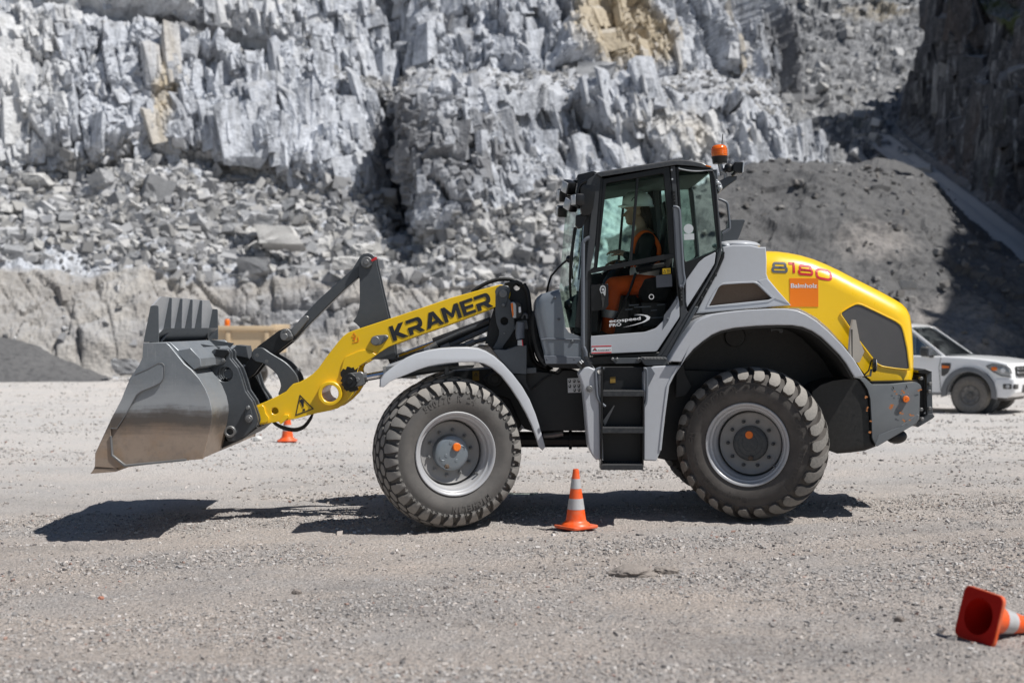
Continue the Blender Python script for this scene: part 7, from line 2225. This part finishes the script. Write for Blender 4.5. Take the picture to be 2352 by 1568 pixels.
# dark gravel heap and the slope behind the pickup
def heap_material():
    t = NT('dark_gravel_heap')
    v = t.coord()
    n1 = t.noise(.35, 5, .6, v); n2 = t.noise(5, 6, .7, v); n3 = t.noise(30, 3, .7, v)
    c = t.mix(n1, (.105, .105, .108), (.180, .178, .178))
    a = t.n('ShaderNodeVertexColor', _layer_name='tone'); s = t.n('ShaderNodeSeparateColor'); t.l(a.outputs[0], s.inputs[0])
    c = t.mix(t.ramp(t.math('ADD', s.outputs[0], t.math('MULTIPLY', t.math('SUBTRACT', n2, .5), .7)), [(.3, 0.), (.7, .9)]), c, (.31, .29, .275))
    c = t.mix(t.math('MULTIPLY', t.ramp(n2, [(.33, 1.), (.52, 0.)]), .55), c, (.055, .055, .057))
    c = t.mix(t.math('MULTIPLY', t.ramp(n3, [(.62, 0.), (.8, 1.)]), .5), c, (.33, .32, .31))
    t.col(c); t.b.inputs['Roughness'].default_value = .95; t.b.inputs['Specular IOR Level'].default_value = .15
    t.bump(t.math('ADD', n2, t.math('MULTIPLY', n3, .4)), .8, .06)
    return t.m
HEAP = heap_material()
hc_ = [
 [(1380, 935, 33), (1380, 800, 36), (1390, 640, 38.5), (1400, 560, 41), (1410, 600, 44), (1420, 760, 47)],
 [(1560, 935, 33), (1560, 780, 36), (1570, 560, 39), (1590, 440, 42), (1600, 470, 46), (1600, 640, 52)],
 [(1690, 935, 33), (1690, 760, 36.5), (1690, 500, 40), (1700, 403, 43), (1700, 430, 47), (1700, 560, 56)],
 [(1780, 935, 33.5), (1780, 720, 37.5), (1770, 490, 41), (1790, 396, 44), (1800, 420, 48), (1790, 520, 58)],
 [(1910, 932, 34), (1910, 690, 38), (1900, 470, 41.5), (1900, 391, 44), (1910, 394, 48), (1890, 420, 62)],
 [(2040, 930, 34.5), (2040, 700, 38.5), (2040, 490, 42), (2040, 388, 45), (2050, 394, 49), (2010, 395, 64)],
 [(2150, 928, 35), (2140, 690, 39), (2150, 560, 42), (2150, 428, 46), (2160, 430, 50), (2110, 430, 62)],
 [(2270, 926, 35), (2270, 700, 39), (2270, 620, 42.5), (2280, 600, 46), (2290, 575, 50), (2270, 545, 56)],
 [(2400, 926, 35), (2400, 760, 39), (2400, 690, 42), (2420, 660, 46), (2430, 640, 49), (2430, 640, 53)],
 [(2620, 926, 35), (2620, 800, 39), (2620, 760, 42), (2640, 730, 46), (2650, 710, 48), (2650, 700, 51)],
]
def heap_fn(P, u, v):
    f1, f2, r, dv = worley3(P * np.array((.9, .9, .6)), 25)
    w = sstep(.3, 1.2, v) * (1 - sstep(2.4, 3.2, v)) * sstep(.2, .9, fbm(P * .3, 2, s=90) + .45)
    return soil_disp(P, 1.0) + w * (.28 * (r[:, 0] - .5) + .22 * (r[:, 1] - .5) * dv[:, 0]) + .06 * fbm(P * 4, 2, s=93)
HP_, HN_, hu_, hv_, heap_o = build('gravel_heap', hc_, [22, 24, 22, 26, 26, 24, 24, 22, 22], [30, 34, 30, 22, 24], heap_fn, HEAP, 'big dark grey gravel heap behind the rear of the loader', True, tone=lambda P: np.stack([.95 * blob(P, 2200, 760, 38, 150, 90) + .7 * blob(P, 2000, 560, 41, 130, 60) + .35 * blob(P, 1760, 640, 39, 60, 60), 0 * P[:, 0], 0 * P[:, 0]], 1))

# haul road on its embankment and the shaded wall on the right
def zr(y): return float(np.interp(y, [30, 38, 44, 52, 56, 64, 71, 78, 84, 95], [-.3, .4, 1.3, 3.4, 4.5, 7.2, 9.5, 11.8, 13.4, 15.0]))
wall_c, K_ = [], []
for y in (27, 34, 40, 46, 52, 58, 64, 70, 76, 82, 88):
    z = zr(y)
    dx = 0 if y < 80 else (y - 80) * .9
    sk = 1 + .12 * math.sin(y * .7)
    K_.append([(13.5 if y < 60 else 13.5 + (y - 60) * .15, y, z - 4.5), (19.3, y, z - .05), (21.0 + dx * .2, y, z), (21.5 + dx * .4, y, z + .4), (24.3 + dx, y + .5, z + 8.5 * sk), (25.6 + dx, y + 1, z + 9.3 * sk), (28.0 + dx, y + 1.5, max(z + 15, 28.5) + 1.5 * math.sin(y * .45)), (44 + dx, y + 2, max(z + 15, 29))])
K_ = np.array(K_)
u = np.linspace(0, len(K_) - 1, 300); seg = [14, 10, 6, 52, 10, 70, 10]
v = np.concatenate([np.linspace(i, i + 1, n, endpoint=False) for i, n in enumerate(seg)] + [[7.]])
Bw = lin(cat(K_, u).transpose(1, 0, 2), v).transpose(1, 0, 2)
Nw = np.cross(np.gradient(Bw, axis=0), np.gradient(Bw, axis=1)); Nw /= np.linalg.norm(Nw, axis=2)[:, :, None] + 1e-9
Nw = np.where((Nw[:, :, 0] > 0)[:, :, None], -Nw, Nw)
Pw = Bw.reshape(-1, 3); uu, vv = np.meshgrid(u, v, indexing='ij'); vv = vv.ravel()
wr = (sstep(2.9, 3.2, vv) - sstep(3.95, 4.05, vv)) + (sstep(4.95, 5.1, vv))
wr = np.clip(wr, 0, 1)
dd = np.clip(rock_disp(Pw, .8), -1.6, 1.6) * wr + rubble_disp(Pw, .7) * (1 - sstep(.8, 1.0, vv)) + rubble_disp(Pw, .8) * np.clip(sstep(4, 4.1, vv) - sstep(4.95, 5.05, vv), 0, 1) + .06 * fbm(Pw * 1.2, 3, s=95)
Pw2 = Pw + Nw.reshape(-1, 3) * dd[:, None]
gw = np.clip(sstep(3.8, 4.1, vv) - sstep(4.9, 5.2, vv), 0, 1) * (.8 + fbm(Pw * .4, 2, s=99))
wt_ = np.clip(np.stack([.25 + .5 * fbm(Pw * .12, 2, s=101), 0 * vv, gw, 0 * vv], 1), 0, 1)
wz = np.where(((vv > 3.1) & (vv < 3.95)) | ((vv > 5.02) & (vv < 6)))[0]
wme = quad_tri_mesh('quarry_wall', Pw2, len(u), len(v), wt_, [joint_blocks(Pw2[wz], Nw.reshape(-1, 3)[wz], wt_[wz], 3400, .3, 1.2, 211, 2.2, .12)])
WALL = cliff_material('shaded_wall_rock', (.115, .115, .122), (.028, .029, .032), (.16, .12, .10), 1.)  # rock colour darkened to deepen the shadow on this wall
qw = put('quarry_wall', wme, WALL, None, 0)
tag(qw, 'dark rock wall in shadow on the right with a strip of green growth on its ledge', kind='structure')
# the road surface: a sheet just above the embankment shelf
ry = np.linspace(34, 87, 120); rx = np.linspace(0, 1, 9)
RP = []
for y in ry:
    for k in rx:
        c_ = cat(K_, np.array([np.interp(y, [27, 34, 40, 46, 52, 58, 64, 70, 76, 82, 88], range(11))]))[0]
        a_, b_ = c_[1], c_[2]
        p = a_ * (1 - k) + b_ * k
        RP.append((p[0], p[1], p[2] + .16 - .05 * (abs(k - .3) < .1) - .05 * (abs(k - .7) < .1)))
RP = np.array(RP); RP[:, 2] += .03 * fbm(RP * .8, 2, s=111)
rme = grid_mesh('haul_road', RP, len(ry), len(rx)); smooth_all(rme)
ROAD = NT('road_dust'); nr = ROAD.noise(.8, 5, .6, ROAD.coord('Object', (2.5, .25, 1)))
ROAD.col(ROAD.mix(nr, (.50, .47, .44), (.64, .61, .58))); ROAD.b.inputs['Roughness'].default_value = .95
ROAD.bump(ROAD.noise(6, 5, .7), .6, .05)
tag(put('haul_road', rme, ROAD.m, None, 0), 'pale dirt haul road climbing along the shaded wall on the right', kind='structure')
# low dark heap at the foot of the wall on the left
hl_ = [[(px, 882, 43), (px, h1, 44.5), (px, h2, 46), (px, h1 + 10, 47.5), (px, 880, 50)] for px, h1, h2 in ((-300, 800, 745), (-120, 795, 750), (0, 815, 778), (90, 832, 800), (170, 850, 838), (240, 872, 866), (300, 890, 886))]
build('dark_heap', hl_, [20] * 6, [16, 16, 12, 10], lambda P, u, v: soil_disp(P, .35) + .05 * fbm(P * 3, 3, s=121), HEAP, 'low dark grey gravel heap at the far left', True)

# ---------------------------------------------------------------- rubble
RUB = stone_material('rubble_stones', (.15, .155, .165), (.68, .685, .70), (.62, .60, .56), .0)
var_r = stone_variants(14, 12, 9, .70)
rr_ = np.random.RandomState(5)
def pick(n, ulo, uhi, vlo, vhi, seed, pw=1.):
    r = np.random.RandomState(seed)
    ui = np.where((cu >= ulo) & (cu <= uhi))[0]; vi = np.where((cv >= vlo) & (cv <= vhi))[0]
    a = r.choice(ui, n); b = vi[(r.rand(n) ** pw * len(vi)).astype(int)]
    j = r.normal(0, .12, (n, 3)) * np.array((1, .5, .5))
    return CP[a, b] + j
ps = pick(18500, 1.0, 12.5, 1.05, 3.05, 1)
sz = .03 + .26 * rr_.rand(len(ps)) ** 3.4
ps2 = pick(2600, 5, 15.5, 4.02, 4.98, 2); sz2 = .05 + .16 * rr_.rand(len(ps2)) ** 3
ps3 = pick(350, 2, 15, .02, .9, 3); sz3 = .04 + .14 * rr_.rand(len(ps3)) ** 3
rs4 = np.random.RandomState(9)
ps4 = np.stack([rs4.uniform(-18, 10, 1200), 44 + 5 * rs4.rand(1200) ** .5, np.zeros(1200)], 1); sz4 = .03 + .12 * rs4.rand(1200) ** 3
a_ = rs4.randint(0, SP.shape[0], 2600); b_ = rs4.randint(0, SP.shape[1], 2600)
ps5 = SP[a_, b_]; sz5 = .10 + .38 * rs4.rand(2600) ** 3
V, T, C_ = scatter_stones(var_r, np.concatenate([ps, ps2, ps3, ps4, ps5]), np.concatenate([sz, sz2, sz3, sz4, sz5]), 18, .9)
rub = put('rubble', soup_mesh('rubble', V, T, C_), RUB, None, 0)
tag(rub, 'small broken stones covering the rubble shelf and benches of the quarry wall', 'rubble', kind='stuff')
ah, bh = rs4.randint(0, HP_.shape[0], 2600), rs4.randint(0, HP_.shape[1], 2600)
hs_ = .015 + .13 * rs4.rand(2600) ** 6
V, T, C_ = scatter_stones(var_r, HP_[ah, bh] + rs4.normal(0, .15, (2600, 3)) * np.array((1, 1, .1)), hs_, 28, .9)
tag(put('heap_stones', soup_mesh('heap_stones', V, T, C_), stone_material('heap_stone', (.09, .09, .092), (.30, .295, .29), (.26, .24, .22), .0), None, 0), 'loose stones lying on the dark gravel heap behind the loader', 'rubble', kind='stuff')
# boulders one can tell apart
BM = [rock_mat('boulder_grey', (.36, .365, .375), (.62, .622, .63)), rock_mat('boulder_pale', (.44, .435, .425), (.66, .65, .63)), rock_mat('boulder_dark', (.22, .225, .235), (.38, .385, .395))]
hulls = [hull(100 + k, 16, 1, .8, .75) for k in range(9)]
for k, h in enumerate(hulls):
    h.materials.append(BM[k % 3])
    finish(h, 20)
bl_lab = ['grey angular boulder lying among the rubble heaped below the cliff', 'pale angular boulder lying among the rubble heaped below the cliff', 'dark angular boulder lying among the rubble heaped below the cliff']
bp_ = pick(258, 2.6, 11.8, 1.2, 2.7, 7, .85)
rb = random.Random(8)
for i, p in enumerate(bp_):
    k = rb.randrange(9)
    o = bpy.data.objects.new('boulder', hulls[k]); COL.objects.link(o)
    s_ = .16 + .32 * rb.random() ** 2.4
    o.location = Vector(p) + Vector((0, -.06, .12 * s_)); o.scale = (s_ * rb.uniform(.8, 1.3), s_, s_ * rb.uniform(.7, 1.1)); o.rotation_euler = (rb.uniform(-.6, .6), rb.uniform(-.6, .6), rb.uniform(0, 6.3))
    tag(o, bl_lab[k % 3], 'boulder', ['grey', 'pale', 'dark'][k % 3] + ' boulders in the rubble below the cliff')
def one_boulder(px, Y, s, seed, mat, label, rot=(0, 0, 0)):
    me_ = hull(seed, 18, 1, .8, .8)
    o = put('boulder', me_, mat, None, 20, W(px, Y), rot)
    o.scale = s; tag(o, label, 'boulder')
one_boulder((362, 440), 53.2, (.66, .5, .72), 301, BM[2], 'tall dark slab at the top of the rubble, on the left', (0, .3, .4))
one_boulder((595, 505), 52.0, (.60, .5, .34), 302, BM[0], 'wide grey block with a flat top in the middle of the rubble slope', (.1, .1, .3))
one_boulder((640, 545), 51.2, (.8, .6, .55), 303, BM[1], 'big pale boulder near the foot of the rubble left of the tilt lever')
one_boulder((85, 412), 54.2, (.52, .4, .30), 304, BM[1], 'pale block at the upper left edge of the rubble')
one_boulder((95, 475), 53.0, (.58, .45, .32), 305, BM[1], 'pale flat boulder below the pale block on the far left')
one_boulder((585, 615), 50.4, (.62, .5, .5), 306, BM[2], 'dark boulder overhanging the bank left of the tilt lever')
one_boulder((800, 605), 50.5, (.62, .5, .34), 307, BM[1], 'pale boulder behind the top of the tilt lever')
one_boulder((292, 842), 44.5, (.40, .4, .36), 308, BM[2], 'dark boulder standing on the quarry floor left of the bucket')
one_boulder((2085, 655), 38.0, (.22, .2, .16), 309, BM[1], 'pale stone resting on the slope above the pickup')
one_boulder((2022, 665), 38.0, (.10, .1, .09), 310, BM[1], 'small pale stone left of the pickup on the dark slope')
one_boulder((1360, 178), 63.0, (1.0, .8, .8), 311, BM[0], 'grey block perched on the bench edge above the cab')
# ================================================================ light, sky, camera
w = bpy.data.worlds.new('World'); S.world = w; w.use_nodes = True
sd = Vector((.60, -.26, 1.0)).normalized()
el = math.asin(sd.z); az = math.atan2(sd.x, sd.y)
nt = w.node_tree
bg = nt.nodes['Background']
sky = nt.nodes.new('ShaderNodeTexSky'); sky.sky_type = 'NISHITA'; sky.sun_disc = False
sky.sun_elevation = el; sky.sun_rotation = az
sky.altitude = 600; sky.air_density = 1.0; sky.dust_density = .6; sky.ozone_density = 1.2
nt.links.new(sky.outputs[0], bg.inputs[0]); bg.inputs[1].default_value = .056
sun = bpy.data.lights.new('sun', 'SUN'); sun.energy = 5.0; sun.angle = R(.53); sun.color = (1., .975, .935)
so_ = bpy.data.objects.new('sun', sun); COL.objects.link(so_)
so_.rotation_euler = sd.to_track_quat('Z', 'Y').to_euler()
so_.location = sd * 60
cam = bpy.data.cameras.new('camera'); co_ = bpy.data.objects.new('camera', cam); COL.objects.link(co_)
co_.location = (0, 0, CH); co_.rotation_euler = (R(90), 0, 0)
cam.sensor_width = 36; cam.lens = 36 * F / 2352
cam.shift_y = (HY - 784) / 2352 
cam.clip_start = .1; cam.clip_end = 600
cam.dof.use_dof = True; cam.dof.focus_distance = 12.45; cam.dof.aperture_fstop = 1.55
S.camera = co_
S.view_settings.view_transform = 'Standard'; S.view_settings.look = 'None'; S.view_settings.exposure = 0; S.view_settings.gamma = 1
S.render.engine = 'CYCLES'
S.cycles.use_denoising = True
S.cycles.max_bounces = 8; S.cycles.transparent_max_bounces = 24; S.cycles.caustics_reflective = False; S.cycles.caustics_refractive = False
S.cycles.sample_clamp_indirect = 6
